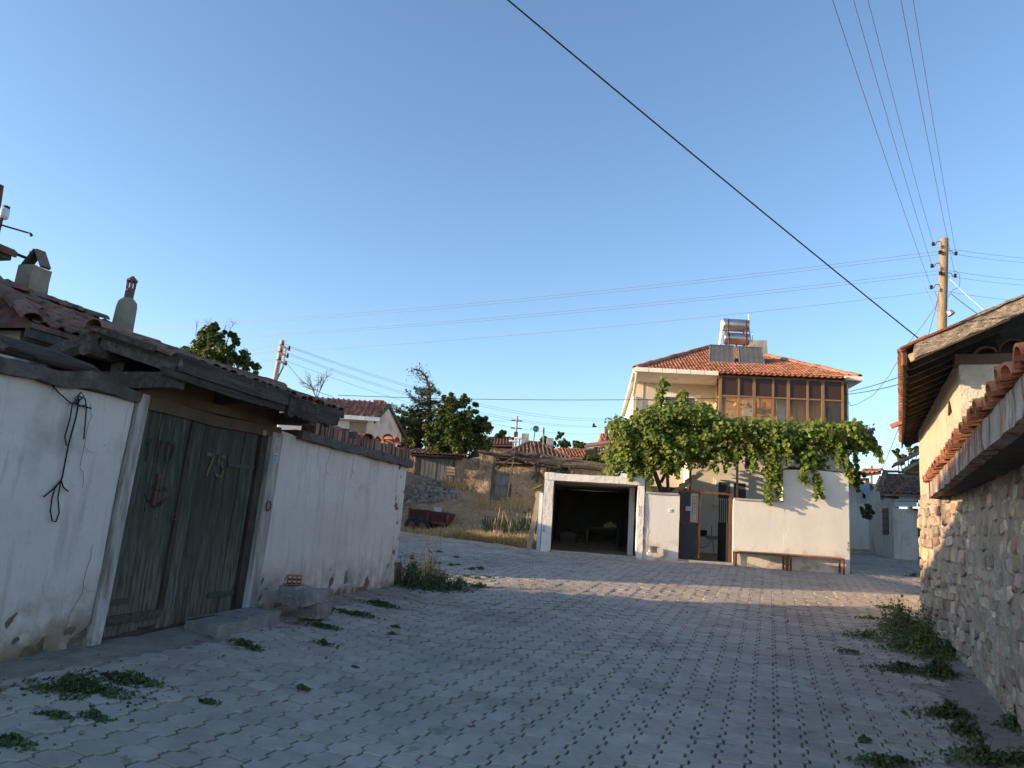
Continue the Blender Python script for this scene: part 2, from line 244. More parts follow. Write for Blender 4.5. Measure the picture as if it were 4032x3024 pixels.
# ------------------------------------------------------------------ mesh builders
POS = {}
def setpos(o, p, parent):
    POS[o.name] = Vector(p)
    if parent: o.parent = parent; o.location = Vector(p) - POS[parent.name]
    else: o.location = p
def tag(o, label=None, cat=None, group=None, kind=None):
    for k, v in (('label', label), ('category', cat), ('group', group), ('kind', kind)):
        if v: o[k] = v
    return o
def thing(name, label, cat, loc, group=None):
    o = bpy.data.objects.new(name, None); o.empty_display_size = .2; COL.objects.link(o); setpos(o, loc, None)
    return tag(o, label, cat, group)
class MB:
    def __init__(s): s.v = []; s.f = []; s.r = []; s.cur = 0.
    def add(s, vs, fs):
        n = len(s.v); s.v += [tuple(p) for p in vs]; s.f += [tuple(i + n for i in f) for f in fs]; s.r += [s.cur] * len(fs); return s
    def hexa(s, p):   # 8 points: bottom ring, top ring
        return s.add(p, [(3, 2, 1, 0), (4, 5, 6, 7), (0, 1, 5, 4), (1, 2, 6, 5), (2, 3, 7, 6), (3, 0, 4, 7)])
    def box(s, c, h, M=None):
        p = [Vector((c[0] + a * h[0], c[1] + b * h[1], c[2] + d * h[2])) for d in (-1, 1) for a, b in ((-1, -1), (1, -1), (1, 1), (-1, 1))]
        return s.hexa([M @ q for q in p] if M else p)
    def fbox(s, F, s0, s1, d0, d1, z0, z1):
        return s.hexa([F.W(a, b, z) for z in (z0, z1) for a, b in ((s0, d0), (s0, d1), (s1, d1), (s1, d0))])
    def bar(s, p, q, wd, ht, up=(0, 0, 1)):
        p, q = Vector(p), Vector(q); t = (q - p).normalized(); x = t.cross(Vector(up))
        if x.length < 1e-4: x = t.cross(Vector((0, 1, 0)))
        x.normalize(); y = x.cross(t)
        return s.hexa([o + x * (a * wd / 2) + y * (b * ht / 2) for o in (p, q) for a, b in ((-1, -1), (1, -1), (1, 1), (-1, 1))])
    def tube(s, pts, r, n=8, cap=True):
        pts = [Vector(p) for p in pts]; m = len(pts); rs = r if isinstance(r, (list, tuple)) else [r] * m
        vs = []; ref = None
        for i, p in enumerate(pts):
            t = (pts[min(i + 1, m - 1)] - pts[max(i - 1, 0)]).normalized()
            if ref is None: ref = Vector((0, 0, 1)) if abs(t.z) < .9 else Vector((1, 0, 0))
            x = t.cross(ref); x.normalize(); y = x.cross(t); ref = y if abs(t.z) > .95 else ref
            for k in range(n):
                a = 2 * math.pi * k / n; vs.append(p + (x * math.cos(a) + y * math.sin(a)) * rs[i])
        fs = [(i * n + k, i * n + (k + 1) % n, (i + 1) * n + (k + 1) % n, (i + 1) * n + k) for i in range(m - 1) for k in range(n)]
        if cap: fs += [tuple(range(n - 1, -1, -1)), tuple(range((m - 1) * n, m * n))]
        return s.add(vs, fs)
    def poly(s, pts, thick):   # planar polygon with thickness (vector)
        n = len(pts); th = Vector(thick); a = [Vector(p) for p in pts]; b = [p + th for p in a]
        return s.add(a + b, [tuple(range(n - 1, -1, -1)), tuple(range(n, 2 * n))] + [(i, (i + 1) % n, n + (i + 1) % n, n + i) for i in range(n)])
    def rough(s, fn, nu, nv, nw, amp, fq=2.0, seed=0.):   # fn(a,b,c) in 0..1 -> point; a subdivided, roughened box
        idx = {}; vs = []; fs = []
        def g(i, j, k):
            if (i, j, k) not in idx:
                p = Vector(fn(i / nu, j / nv, k / nw)); q = p * fq + Vector((seed, seed, seed))
                idx[(i, j, k)] = len(vs); vs.append(p + noise.noise_vector(q) * amp + noise.noise_vector(q * 3.1) * amp * .4)
            return idx[(i, j, k)]
        for i in range(nu):
            for j in range(nv):
                fs.append((g(i, j, 0), g(i, j + 1, 0), g(i + 1, j + 1, 0), g(i + 1, j, 0))); fs.append((g(i, j, nw), g(i + 1, j, nw), g(i + 1, j + 1, nw), g(i, j + 1, nw)))
        for i in range(nu):
            for k in range(nw):
                fs.append((g(i, 0, k), g(i + 1, 0, k), g(i + 1, 0, k + 1), g(i, 0, k + 1))); fs.append((g(i, nv, k), g(i, nv, k + 1), g(i + 1, nv, k + 1), g(i + 1, nv, k)))
        for j in range(nv):
            for k in range(nw):
                fs.append((g(0, j, k), g(0, j, k + 1), g(0, j + 1, k + 1), g(0, j + 1, k))); fs.append((g(nu, j, k), g(nu, j + 1, k), g(nu, j + 1, k + 1), g(nu, j, k + 1)))
        return s.add(vs, fs)
    def build(s, name, mt, parent=None, label=None, cat=None, group=None, kind=None, smooth=False, at=None, bevel=0):
        a = np.array(s.v, dtype=float); base = Vector(at) if at is not None else Vector(((a[:, 0].min() + a[:, 0].max()) / 2, (a[:, 1].min() + a[:, 1].max()) / 2, a[:, 2].min()))
        me = bpy.data.meshes.new(name); me.from_pydata((a - np.array(base)).tolist(), [], s.f)
        if any(s.r):
            at_ = me.attributes.new('rnd', 'FLOAT', 'FACE'); at_.data.foreach_set('value', s.r)
        if smooth:
            me.polygons.foreach_set('use_smooth', [True] * len(s.f))
            if len(s.f) < 20000: me.set_sharp_from_angle(angle=R_(42))
        me.materials.append(MATS[mt]); o = bpy.data.objects.new(name, me); COL.objects.link(o); setpos(o, base, parent)
        if bevel:
            m = o.modifiers.new('bevel', 'BEVEL'); m.width = bevel; m.segments = 1; m.limit_method = 'ANGLE'
        return tag(o, label, cat, group, kind)
def fthick(F): return Vector((F.n.x, F.n.y, 0))
def roughwall(F, s0, s1, d0, d1, z0, z1, step=.25, amp=.012, seed=0., fq=1.5):
    """wall block in a frame; z0, z1 may be functions of s"""
    f0 = z0 if callable(z0) else (lambda s: z0); f1 = z1 if callable(z1) else (lambda s: z1)
    nu = max(1, int(abs(s1 - s0) / step)); nw = max(1, int(2.4 / step)); nv = max(1, int(abs(d1 - d0) / step))
    def fn(a, b, c):
        s = s0 + (s1 - s0) * a; return F.W(s, d0 + (d1 - d0) * b, f0(s) + (f1(s) - f0(s)) * c)
    return MB().rough(fn, nu, nv, nw, amp, fq, seed)
def mesh_from(name, vs, fs, mt, smooth=False):
    me = bpy.data.meshes.new(name); me.from_pydata([tuple(p) for p in vs], [], fs); me.materials.append(MATS[mt])
    if smooth: me.polygons.foreach_set('use_smooth', [True] * len(fs))
    return me
def pieces(name, bases, xf, mt, parent, limit=300, smooth=False, stuff=None):
    """bases: list of (verts, faces); xf: list of (base index, 4x4 matrix). The largest in view become parts, the rest one part."""
    ms = [mesh_from(name, v, f, mt, smooth) for v, f in bases]
    def rank(t):
        u, v, z = proj(t[1].translation)
        vis = 0 if (-150 < u < 4200 and -150 < v < 3200 and z > .2) else 1
        return (vis, z)
    xf = sorted(xf, key=rank); P = POS[parent.name]
    for bi, M in xf[:limit]:
        o = bpy.data.objects.new(name, ms[bi]); COL.objects.link(o); o.parent = parent
        loc, rq, sc = M.decompose(); o.location = loc - P; o.rotation_euler = rq.to_euler(); o.scale = sc; POS[o.name] = loc
    rest = xf[limit:]
    if rest:
        V = []; Fs = []; Rv = []; n = 0; arrs = [np.array([tuple(p) for p in v]) for v, f in bases]
        for bi, M in rest:
            a = np.array(M); V.append(arrs[bi] @ a[:3, :3].T + a[:3, 3]); r = random.random()
            for f in bases[bi][1]: Fs.append(tuple(i + n for i in f)); Rv.append(r)
            n += len(arrs[bi])
        mb = MB(); mb.v = np.concatenate(V).tolist(); mb.f = Fs; mb.r = Rv
        mb.build(stuff or (name + '_field'), mt, parent, kind='stuff', smooth=smooth, at=P)
def ribbon(mb, F, d, lines, wd):   # flat painted strokes on an upright plane: lines of (s,z)
    for ln in lines:
        for (s0, z0), (s1, z1) in zip(ln, ln[1:]):
            t = Vector((s1 - s0, z1 - z0)); L = t.length or 1; t /= L; nn = Vector((-t.y, t.x)) * wd / 2; e = t * wd * .3
            q = [(s0 - e.x - nn.x, z0 - e.y - nn.y), (s1 + e.x - nn.x, z1 + e.y - nn.y), (s1 + e.x + nn.x, z1 + e.y + nn.y), (s0 - e.x + nn.x, z0 - e.y + nn.y)]
            mb.poly([F.W(a, d, b) for a, b in q], fthick(F) * .002)
    return mb
DIG = {'0': [[(.2, 0), (.8, 0), (1, .25), (1, .75), (.8, 1), (.2, 1), (0, .75), (0, .25), (.2, 0)]], '1': [[(.2, .75), (.55, 1), (.55, 0)]], '7': [[(0, 1), (1, 1), (.4, 0)]],
       '5': [[(.95, 1), (.12, 1), (.06, .57), (.6, .62), (.95, .42), (.9, .14), (.5, -.02), (.0, .1)]], '9': [[(.95, .6), (.5, .45), (.1, .65), (.2, .95), (.75, 1), (.95, .75), (.85, .2), (.4, 0)]],
       'P': [[(.1, 0), (.1, 1), (.8, .95), (.9, .65), (.6, .45), (.1, .45)]]}
def digits(mb, F, d, txt, s, z, wd, ht, gap, stroke, sign=1, jit=0):
    for i, c in enumerate(txt):
        ln = [[(s + sign * (i * (wd + gap) + x * wd) + random.uniform(-jit, jit), z + y * ht + random.uniform(-jit, jit)) for x, y in l] for l in DIG[c]]
        ribbon(mb, F, d, ln, stroke)
    return mb
def leaf_cloud(pts, nrm, size, var=.4, up=.25):
    """folded leaf quads at pts; nrm preferred normals"""
    n = len(pts); d = RN.normal(size=(n, 3)); d /= np.linalg.norm(d, axis=1)[:, None]
    nn = nrm + RN.normal(scale=.55, size=(n, 3)); nn /= np.linalg.norm(nn, axis=1)[:, None]
    t = np.cross(nn, d); t /= (np.linalg.norm(t, axis=1)[:, None] + 1e-9); b = np.cross(nn, t)
    L = size * (1 + RN.uniform(-var, var, n))[:, None]
    a0 = pts - t * L * .5; a1 = pts + t * L * .5; m1 = pts + b * L * .42 + nn * L * .12; m2 = pts - b * L * .42 + nn * L * .12
    V = np.stack([a0, m2, a1, m1], 1).reshape(-1, 3); idx = np.arange(n) * 4
    return V, idx
def leaf_mesh(name, V, idx, mt, parent, kind='stuff', at=None):
    mb = MB(); mb.v = V.tolist(); mb.f = []; mb.r = []
    for i in idx.tolist():
        r = random.random() * .98 + .01; mb.f += [(i, i + 1, i + 2), (i, i + 2, i + 3)]; mb.r += [r, r]
    return mb.build(name, mt, parent, kind=kind, at=at if at is not None else (POS[parent.name] if parent else None))
def clumps(centers, radii, n, shell=.75):
    """leaf positions in clumps: points near the surface of ragged blobs"""
    P = []; N = []
    for c, r in zip(centers, radii):
        d = RN.normal(size=(n, 3)); d /= np.linalg.norm(d, axis=1)[:, None]
        rr = np.clip(RN.normal(shell, .3, n), .05, 1.5)[:, None]; r = np.array(r)
        P.append(np.array(c) + d * rr * r); N.append(d + np.array([0, 0, .5]))
    return np.concatenate(P), np.concatenate(N)
def fcircle(n, r): return [(r * math.cos(2 * math.pi * i / n), r * math.sin(2 * math.pi * i / n)) for i in range(n)]
# ------------------------------------------------------------------ terrain and paved street
def frange(a, b, st):
    out = []; x = a
    while x < b - 1e-6: out.append(x); x += st
    return out
xs = [-700, -300, -150, -80, -45, -28] + frange(-20, 16, .5) + [16, 18, 21, 25, 32, 45, 80, 150, 300, 700]
ys = [-120, -60, -30, -15, -8, -3, 0] + frange(2, 40, .5) + [40, 43, 47, 52, 60, 75, 100, 150, 300, 900]
mb = MB(); nx = len(xs)
vs = [(x, y, gz(x, y) - (.035 if y < 33 else 0.02) + (.05 * noise.noise(Vector((x * .7, y * .7, 0))) if (y > roadfar(x) + .6 and x < 1.1) else 0)) for y in ys for x in xs]
mb.add(vs, [(j * nx + i, j * nx + i + 1, (j + 1) * nx + i + 1, (j + 1) * nx + i) for j in range(len(ys) - 1) for i in range(nx - 1)])
ground = mb.build('ground', 'earth', kind='structure', smooth=True, at=(0, 0, 0))

def leftwall_x(y): return FL.o.x + (y - FL.o.y) * FL.e.x / FL.e.y
RWALL = [(3.2, 4.0), (4.2, 6.1), (4.9, 7.6), (5.78, 9.56), (6.25, 10.7), (6.72, 12.4)]
def rightwall_x(y): return float(np.interp(y, [p[1] for p in RWALL], [p[0] for p in RWALL]))
def inroad(x, y):
    w = .12 * noise.noise(Vector((x * 1.3, y * 1.3, 3)))
    if y < 13.4 and x < leftwall_x(y) + (.55 if y < 8 else .30) + w: return False
    if x < -10: return False
    if y < 12.4:
        if x > rightwall_x(y) - .42 + w * 1.5: return False
    elif x > 6.9 + (y - 12.4) * .5 and y < 20: return False
    if x < 1.2: return y < roadfar(x) - .1 + w
    if x < 9.45: return y < 21.5 - (x - 1.25) * .114 - .12
    return y < 31 and x < 17
PA = R_(19); pc = Vector((math.sin(PA), math.cos(PA))); pp = Vector((math.cos(PA), -math.sin(PA)))
PWD, PLN = .205, .25
def paver_base(jag, chamfer, gap=.003):
    a = .019 if jag else 0; gs = .0085 if jag else .007
    # wide in the middle, narrow at the ends: half-bond neighbours mesh
    prof = [(0, -a), (.215, -a), (.285, a), (.715, a), (.785, -a), (1, -a)] if jag else [(0, 0), (1, 0)]
    L = [(-PWD / 2 - gx + gs, -PLN / 2 + gap + t * (PLN - 2 * gap)) for t, gx in prof]
    Rr = [(PWD / 2 + gx - gs, -PLN / 2 + gap + t * (PLN - 2 * gap)) for t, gx in prof]
    out = Rr + L[::-1]; n = len(out); c = .006
    if chamfer:
        ins = [(x - c * (1 if x > 0 else -1), y - c * (1 if y > 0 else -1)) for x, y in out]
        vs = [(x, y, 0) for x, y in ins] + [(x, y, -.007) for x, y in out] + [(x, y, -.045) for x, y in out]
        fs = [tuple(range(n))]
        for k in (0, n): fs += [(k + i, k + n + i, k + n + (i + 1) % n, k + (i + 1) % n) for i in range(n)]
    else:
        vs = [(x, y, 0) for x, y in out] + [(x, y, -.04) for x, y in out]
        fs = [tuple(range(n))] + [(i, n + i, n + (i + 1) % n, (i + 1) % n) for i in range(n)]
    return vs, fs
PB = [paver_base(True, True), paver_base(True, False), paver_base(False, False)]
street = thing('street', None, None, (0, 8, gz(0, 8)))
tag(street, kind='structure'); xf = []
for i in range(-110, 160):
    for j in range(-10, 165):
        q = pp * (i * PWD) + pc * ((j + (.5 if i % 2 else 0)) * PLN) + Vector((0, 2))
        x, y = q.x, q.y
        if y < 3 or not (-11 < x < 18) or y > 32: continue
        z = gz(x, y)
        u, v, zc = proj((x, y, z))
        if zc < .5 or not (-130 < u < 4160 and v < 3130): continue
        if u < 1500 and y > 13.6 and x < -2.6: continue
        if not inroad(x, y): continue
        sx = (gz(x + .1, y) - gz(x - .1, y)) / .2; sy = (gz(x, y + .1) - gz(x, y - .1)) / .2
        nz = Vector((-sx + random.gauss(0, .018), -sy + random.gauss(0, .018), 1)).normalized()
        yv = Vector((pc.x, pc.y, 0)); xv = yv.cross(nz).normalized(); yv = nz.cross(xv)
        dz = random.gauss(0, .0035) + .03 * noise.noise(Vector((x * .5, y * .5, 1))) - (random.uniform(.002, .006) if random.random() < .05 else 0)
        jx, jy = random.gauss(0, .0012), random.gauss(0, .0012)
        M = Matrix(((xv.x, yv.x, nz.x, x + jx), (xv.y, yv.y, nz.y, y + jy), (xv.z, yv.z, nz.z, z + dz), (0, 0, 0, 1)))
        xf.append((0 if zc < 9 else (1 if zc < 24 else 2), M))
pieces('paver', PB, xf, 'paver', street, 300)
# bedding under the pavers: dark soil sheet just below their tops
mb = MB(); gx = frange(-11, 17, .5); gy = frange(2.5, 31.5, .5)
vs = []; fs = []; idx = {}
def gi(x, y):
    k = (round(x, 3), round(y, 3))
    if k not in idx: idx[k] = len(vs); vs.append((x, y, gz(x, y) + .03 * noise.noise(Vector((x * .5, y * .5, 1))) - .017))
    return idx[k]
for x in gx:
    for y in gy:
        if inroad(x + .25, y + .25) and inroad(x, y) and inroad(x + .5, y + .5) and inroad(x + .5, y) and inroad(x, y + .5): fs.append((gi(x, y), gi(x + .5, y), gi(x + .5, y + .5), gi(x, y + .5)))
mb.add(vs, fs); mb.build('bedding_soil', 'joint_soil', street, smooth=True, at=POS['street'])

# blown sand and dirt lying over the pavers' edges at the walls' feet
def drift(name, fn, n, m_):
    vs = []; mb = MB()
    for i in range(n + 1):
        for j in range(m_ + 1):
            x, y, e = fn(i / n, j / m_); h = .020 * noise.noise(Vector((x * 2.2, y * 2.2, 7))) + .012 * noise.noise(Vector((x * 7, y * 7, 3)))
            vs.append((x, y, gz(x, y) + .03 * noise.noise(Vector((x * .5, y * .5, 1))) + h - .012 + .035 * (1 - e) ** 1.5 - (.06 if e > .97 else 0)))
    mb.add(vs, [(i * (m_ + 1) + j, (i + 1) * (m_ + 1) + j, (i + 1) * (m_ + 1) + j + 1, i * (m_ + 1) + j + 1) for i in range(n) for j in range(m_)])
    return mb.build(name, 'sand', ground, smooth=True, kind='stuff')
mat('sand', [(.25, (.19, .165, .13)), (.55, (.27, .235, .19)), (.85, (.34, .30, .245))], scale=5, bump=.8, bscale=45, bdist=.02, stains=[((.13, .11, .085), 3, None, .56, .7)])
drift('sand_drift', lambda a, b: (rightwall_x(4 + 9 * a) + .1 - 1.0 * b, 4 + 9 * a, b), 110, 14)
drift('sand_drift', lambda a, b: (leftwall_x(3 + 10.8 * a) - .1 + .85 * b, 3 + 10.8 * a, b), 130, 12)
# ------------------------------------------------------------------ tiles
def half_pipe(wd, ln, ht=None, t=.014, n=6, taper=.88):
    ht = ht or wd / 2; vs = []
    for y, k in ((0, 1), (ln, taper)):
        for r in (1, 1 - 2 * t / wd):
            for i in range(n + 1):
                a = math.pi * i / n; vs.append((-math.cos(a) * wd / 2 * k * r, y, math.sin(a) * ht * k * r - (1 - r) * 0))
    m = n + 1; fs = []
    for i in range(n):
        fs += [(i, i + 1, 2 * m + i + 1, 2 * m + i), (m + i + 1, m + i, 3 * m + i, 3 * m + i + 1), (i + 1, i, m + i, m + i + 1), (2 * m + i, 2 * m + i + 1, 3 * m + i + 1, 3 * m + i)]
    fs += [(0, 2 * m, 3 * m, m), (n, m + n, 3 * m + n, 2 * m + n)]
    return vs, fs
def wave_tile(wd, ln, hump=.05, t=.02):
    pr = [(-.5, 0), (-.2, -.004), (-.05, .0), (.08, .6 * hump), (.24, hump), (.40, .6 * hump), (.5, .0)]
    n = len(pr); vs = [(x * wd, 0, z + .028) for x, z in pr] + [(x * wd, ln, z) for x, z in pr] + [(x * wd, 0, z + .028 - t) for x, z in pr]
    fs = [(i, i + 1, n + i + 1, n + i) for i in range(n - 1)] + [(2 * n + i, 2 * n + i + 1, i + 1, i) for i in range(n - 1)]
    return vs, fs
def twin_tile(wd, ln, hump=.04, t=.02):
    pr = [(-.5, 0), (-.42, .7 * hump), (-.31, hump), (-.2, .7 * hump), (-.1, 0), (-.02, 0), (.08, .7 * hump), (.2, hump), (.3, .7 * hump), (.4, 0), (.5, 0)]
    n = len(pr); vs = [(x * wd, 0, z + .028) for x, z in pr] + [(x * wd, ln, z) for x, z in pr] + [(x * wd, 0, z + .028 - t) for x, z in pr]
    return vs, [(i, i + 1, n + i + 1, n + i) for i in range(n - 1)] + [(2 * n + i, 2 * n + i + 1, i + 1, i) for i in range(n - 1)]
def plane_axes(O, X, Y):
    X = Vector(X).normalized(); Y = Vector(Y); Y = (Y - X * Y.dot(X)).normalized(); return Vector(O), X, Y, X.cross(Y)
def tile_xf(O, X, Y, inside, w0, w1, h1, tw, tl, jit=.006, nb=1, lift=.0):
    O, X, Y, N = plane_axes(O, X, Y); out = []
    j = 0; y = 0.
    while y < h1:
        x = w0 + tw / 2
        while x < w1:
            if inside(x, y + tl * .4):
                a = random.gauss(0, .012)
                xv = X * math.cos(a) + Y * math.sin(a); yv = N.cross(xv); p = O + X * (x + random.gauss(0, jit)) + Y * (y + random.gauss(0, jit)) + N * (lift + random.gauss(0, jit * .5))
                tilt = random.gauss(0, .02); yv2 = (yv + N * tilt).normalized(); n2 = xv.cross(yv2)
                out.append((random.randrange(nb), Matrix(((xv.x, yv2.x, n2.x, p.x), (xv.y, yv2.y, n2.y, p.y), (xv.z, yv2.z, n2.z, p.z), (0, 0, 0, 1)))))
            x += tw
        y += tl; j += 1
    return out
def axes_M(p, x, y, sc=1.0):
    x = Vector(x).normalized(); y = Vector(y); y = (y - x * y.dot(x)).normalized(); z = x.cross(y); p = Vector(p)
    return Matrix(((x.x * sc, y.x * sc, z.x * sc, p.x), (x.y * sc, y.y * sc, z.y * sc, p.y), (x.z * sc, y.z * sc, z.z * sc, p.z), (0, 0, 0, 1)))
def ridge_tiles(p, q, tw, tl, sag=0):
    p, q = Vector(p), Vector(q); L = (q - p).length; n = max(1, int(L / tl)); out = []
    t = (q - p) / L; x = t.cross(Vector((0, 0, 1))).normalized()
    for i in range(n):
        c = p + t * (i * L / n) + Vector((0, 0, -sag * math.sin(math.pi * i / n) + random.gauss(0, .006)))
        d = (t + Vector((0, 0, .05)) + Vector((random.gauss(0, .02), random.gauss(0, .02), 0))).normalized()
        out.append((0, axes_M(c, d.cross(Vector((0, 0, 1))), d)))
    return out

# ================================================================== LEFT: courtyard walls and gate
def zl(s): p = FL.W(s, 0, .4); return gz(p.x, p.y)
def skinwall(s0, s1, ztop, sd, edge=None):
    """lime plaster skin with pits at its foot; the adobe core behind shows through them"""
    m = MB(); nu = int((s1 - s0) / .05); nw = 46; vs = []
    for i in range(nu + 1):
        s = s0 + (s1 - s0) * i / nu; zb = zl(s) - .2; zt = ztop(s)
        for k in range(nw + 1):
            z = zb + (zt - zb) * k / nw; p = Vector((s * 1.5, z * 1.5, sd)); d = .012 * noise.noise(p) + .005 * noise.noise(p * 4)
            h = z - zl(s); n1 = noise.noise(Vector((s * 4.2, z * 5.5, sd + 3))) + .5 * noise.noise(Vector((s * 11, z * 12, sd)))
            lim = -.05 + max(0, h) * 1.5 if h < .5 else 9
            if edge and s > edge: lim = min(lim, .45 - (s - edge) * 1.2)
            if n1 > lim: d -= min(.06, (n1 - lim) * .35)
            vs.append(FL.W(s, d, z))
    m.add(vs, [(i * (nw + 1) + k, (i + 1) * (nw + 1) + k, (i + 1) * (nw + 1) + k + 1, i * (nw + 1) + k + 1) for i in range(nu) for k in range(nw)])
    return m
mat('wallcore', [(.3, (.13, .10, .075)), (.6, (.22, .17, .12)), (.85, (.32, .26, .19))], scale=7, bump=.9, bscale=22, bdist=.05)
wl = roughwall(FL, -3.6, .86, -.42, -.022, lambda s: zl(s) - .25, 2.50, .16, .010, 1.).build('courtyard_wall', 'wallcore', None, 'whitewashed courtyard wall with a dark mud cap and dangling cord, left of the plank gate', 'wall', smooth=True)
skinwall(-3.6, .865, lambda s: 2.5, 1.).build('plaster_skin', 'limewash', wl, smooth=True)
roughwall(FL, -3.6, .88, -.5, .07, lambda s: 2.49 + .01 * math.sin(s * 5), lambda s: 2.62 + .03 * math.sin(s * 4) - max(0, s - .3) * .06, .1, .035, 5., 3).build('wall_cap', 'cap_mud', wl, smooth=True)
lg = MB(); pts = [FL.W(-1.6, -.12, 2.70), FL.W(-.6, -.1, 2.72), FL.W(-.1, -.06, 2.71), FL.W(.35, -.05, 2.69), FL.W(.52, -.05, 2.66)]
lg.tube(pts, [.075, .075, .068, .05, .02], 9).build('log', 'gatewood', None, 'weathered log lying on top of the whitewashed wall left of the gate', 'log', smooth=True)
def crack(par, s0, z0, z1, sd, wd=.0035, side=0):
    random.seed(sd); ln = [(s0, z0)]
    while ln[-1][1] > z1: ln.append((ln[-1][0] + random.gauss(side, .018), ln[-1][1] - random.uniform(.03, .08)))
    m = MB(); ribbon(m, FL, .016, [ln], wd); k = len(ln) // 2; ribbon(m, FL, .016, [[ln[k], (ln[k][0] + .05, ln[k][1] - .04), (ln[k][0] + .12, ln[k][1] - .05)]], wd * .7); m.build('crack', 'wallcore', par)
crack(wl, .35, 2.4, 1.7, 1); crack(wl, -.35, 1.1, .6, 2); crack(wl, .7, 1.2, .55, 3, side=-.006)
# cord with knotted loop
cm = MB(); ex = lambda u, v: FL.W(*(lambda t: (t[0], .03, t[1]))(FL.px(u, v, .03)))
def cord(pl, r=.006): cm.tube([ex(u, v) for u, v in pl], r, 5)
cord([(140, 1440), (190, 1500), (230, 1545), (275, 1585), (300, 1590)]); cord([(300, 1580), (312, 1560), (335, 1570), (340, 1600), (338, 1640), (330, 1730)]); cord([(310, 1575), (285, 1590), (275, 1650), (255, 1720), (262, 1755)])
cord([(312, 1570), (300, 1640), (270, 1750), (245, 1880), (235, 1905)], .007); cord([(240, 1895), (205, 1930), (172, 1957)]); cord([(238, 1905), (228, 1960), (233, 2020), (220, 2055), (205, 2050), (198, 2010), (205, 1960), (215, 1925), (240, 1890)]); cord([(240, 1890), (250, 1920), (268, 1935)])
cord([(300, 1590), (330, 1560), (320, 1545), (295, 1570), (310, 1600), (335, 1595)]); cord([(295, 1590), (325, 1600), (360, 1608)])
cm.build('knotted_cord', 'cable', None, 'black knotted cord hanging in loops on the white wall', 'cord')

# right stretch of wall with brick coping
S0, S1 = 3.34, 7.32
wr = roughwall(FL, S0, S1, -.40, -.022, lambda s: zl(s) - .25, lambda s: 2.50 + .04 * sm((S0 + .7 - s) / .7) - .02 * (s - S0), .16, .014, 9.).build('courtyard_wall', 'wallcore', None, 'low white courtyard wall topped by upright bricks and loose tiles, right of the gate', 'wall', smooth=True)
skinwall(S0, S1 + .01, lambda s: 2.50 + .04 * sm((S0 + .7 - s) / .7) - .02 * (s - S0), 9., S1 - .3).build('plaster_skin', 'limewash', wr, smooth=True)
roughwall(FL, S0 + .35, S1 + .07, -.48, .085, lambda s: 2.49 - .02 * (s - S0), lambda s: 2.60 - .015 * (s - S0), .1, .022, 2., 4).build('concrete_coping', 'cap_mud', wr, smooth=True)
crack(wr, 7.05, 1.25, .62, 4, .008); crack(wr, 4.6, 2.45, 1.9, 5); crack(wr, 6.0, .95, .5, 6); crack(wr, 5.3, 2.4, 2.1, 7); random.seed(12)
xf = []; bb = [((lambda t: t)([(x, y, z) for z in (-.5, .5) for x, y in ((-.5, -.5), (.5, -.5), (.5, .5), (-.5, .5))]), [(3, 2, 1, 0), (4, 5, 6, 7), (0, 1, 5, 4), (1, 2, 6, 5), (2, 3, 7, 6), (3, 0, 4, 7)])]
s = S0 + .75
while s < S1 - .02:
    hgt = .20 + .03 * math.sin(s * 9) + random.uniform(-.025, .025)
    if 5.05 < s < 5.25: hgt = .10
    z0 = 2.585 - .015 * (s - S0)
    M = FL.M(s, -.07 + random.uniform(-.015, .015), z0 + hgt / 2) @ Matrix.Rotation(random.gauss(0, .05), 4, 'Y') @ Matrix.Rotation(random.gauss(0, .05), 4, 'Z') @ Matrix.Diagonal((.052, .22, hgt, 1))
    xf.append((0, M)); s += random.uniform(.062, .078)
pieces('brick', bb, xf, 'brick', wr, 300)
hp = half_pipe(.19, .36, .075)
for k, (u, v, a, t) in enumerate([(1330, 1745, .3, .1), (1375, 1745, -.5, .3), (1420, 1735, .2, -.2), (1470, 1735, .1, .1), (1505, 1730, -.2, .3), (1545, 1725, .4, .0), (1580, 1730, -.1, .2), (1450, 1745, .6, 0), (1530, 1740, .2, .3), (1590, 1755, .5, .2), (1310, 1690, .1, .2), (1345, 1700, -.2, .1)]):
    s, z = FL.px(u, v, -.05); z = max(z - .03, 2.76 - .015 * (s - S0)); mm = MB(); vs, fs = hp
    M = FL.M(s, -.12, z) @ Matrix.Rotation(math.pi / 2 * (k % 2) + a, 4, 'Z') @ Matrix.Rotation(t, 4, 'Y')
    mm.add([M @ Vector(p) for p in vs], fs).build('roof_tile', 'orangetile', wr, smooth=False)

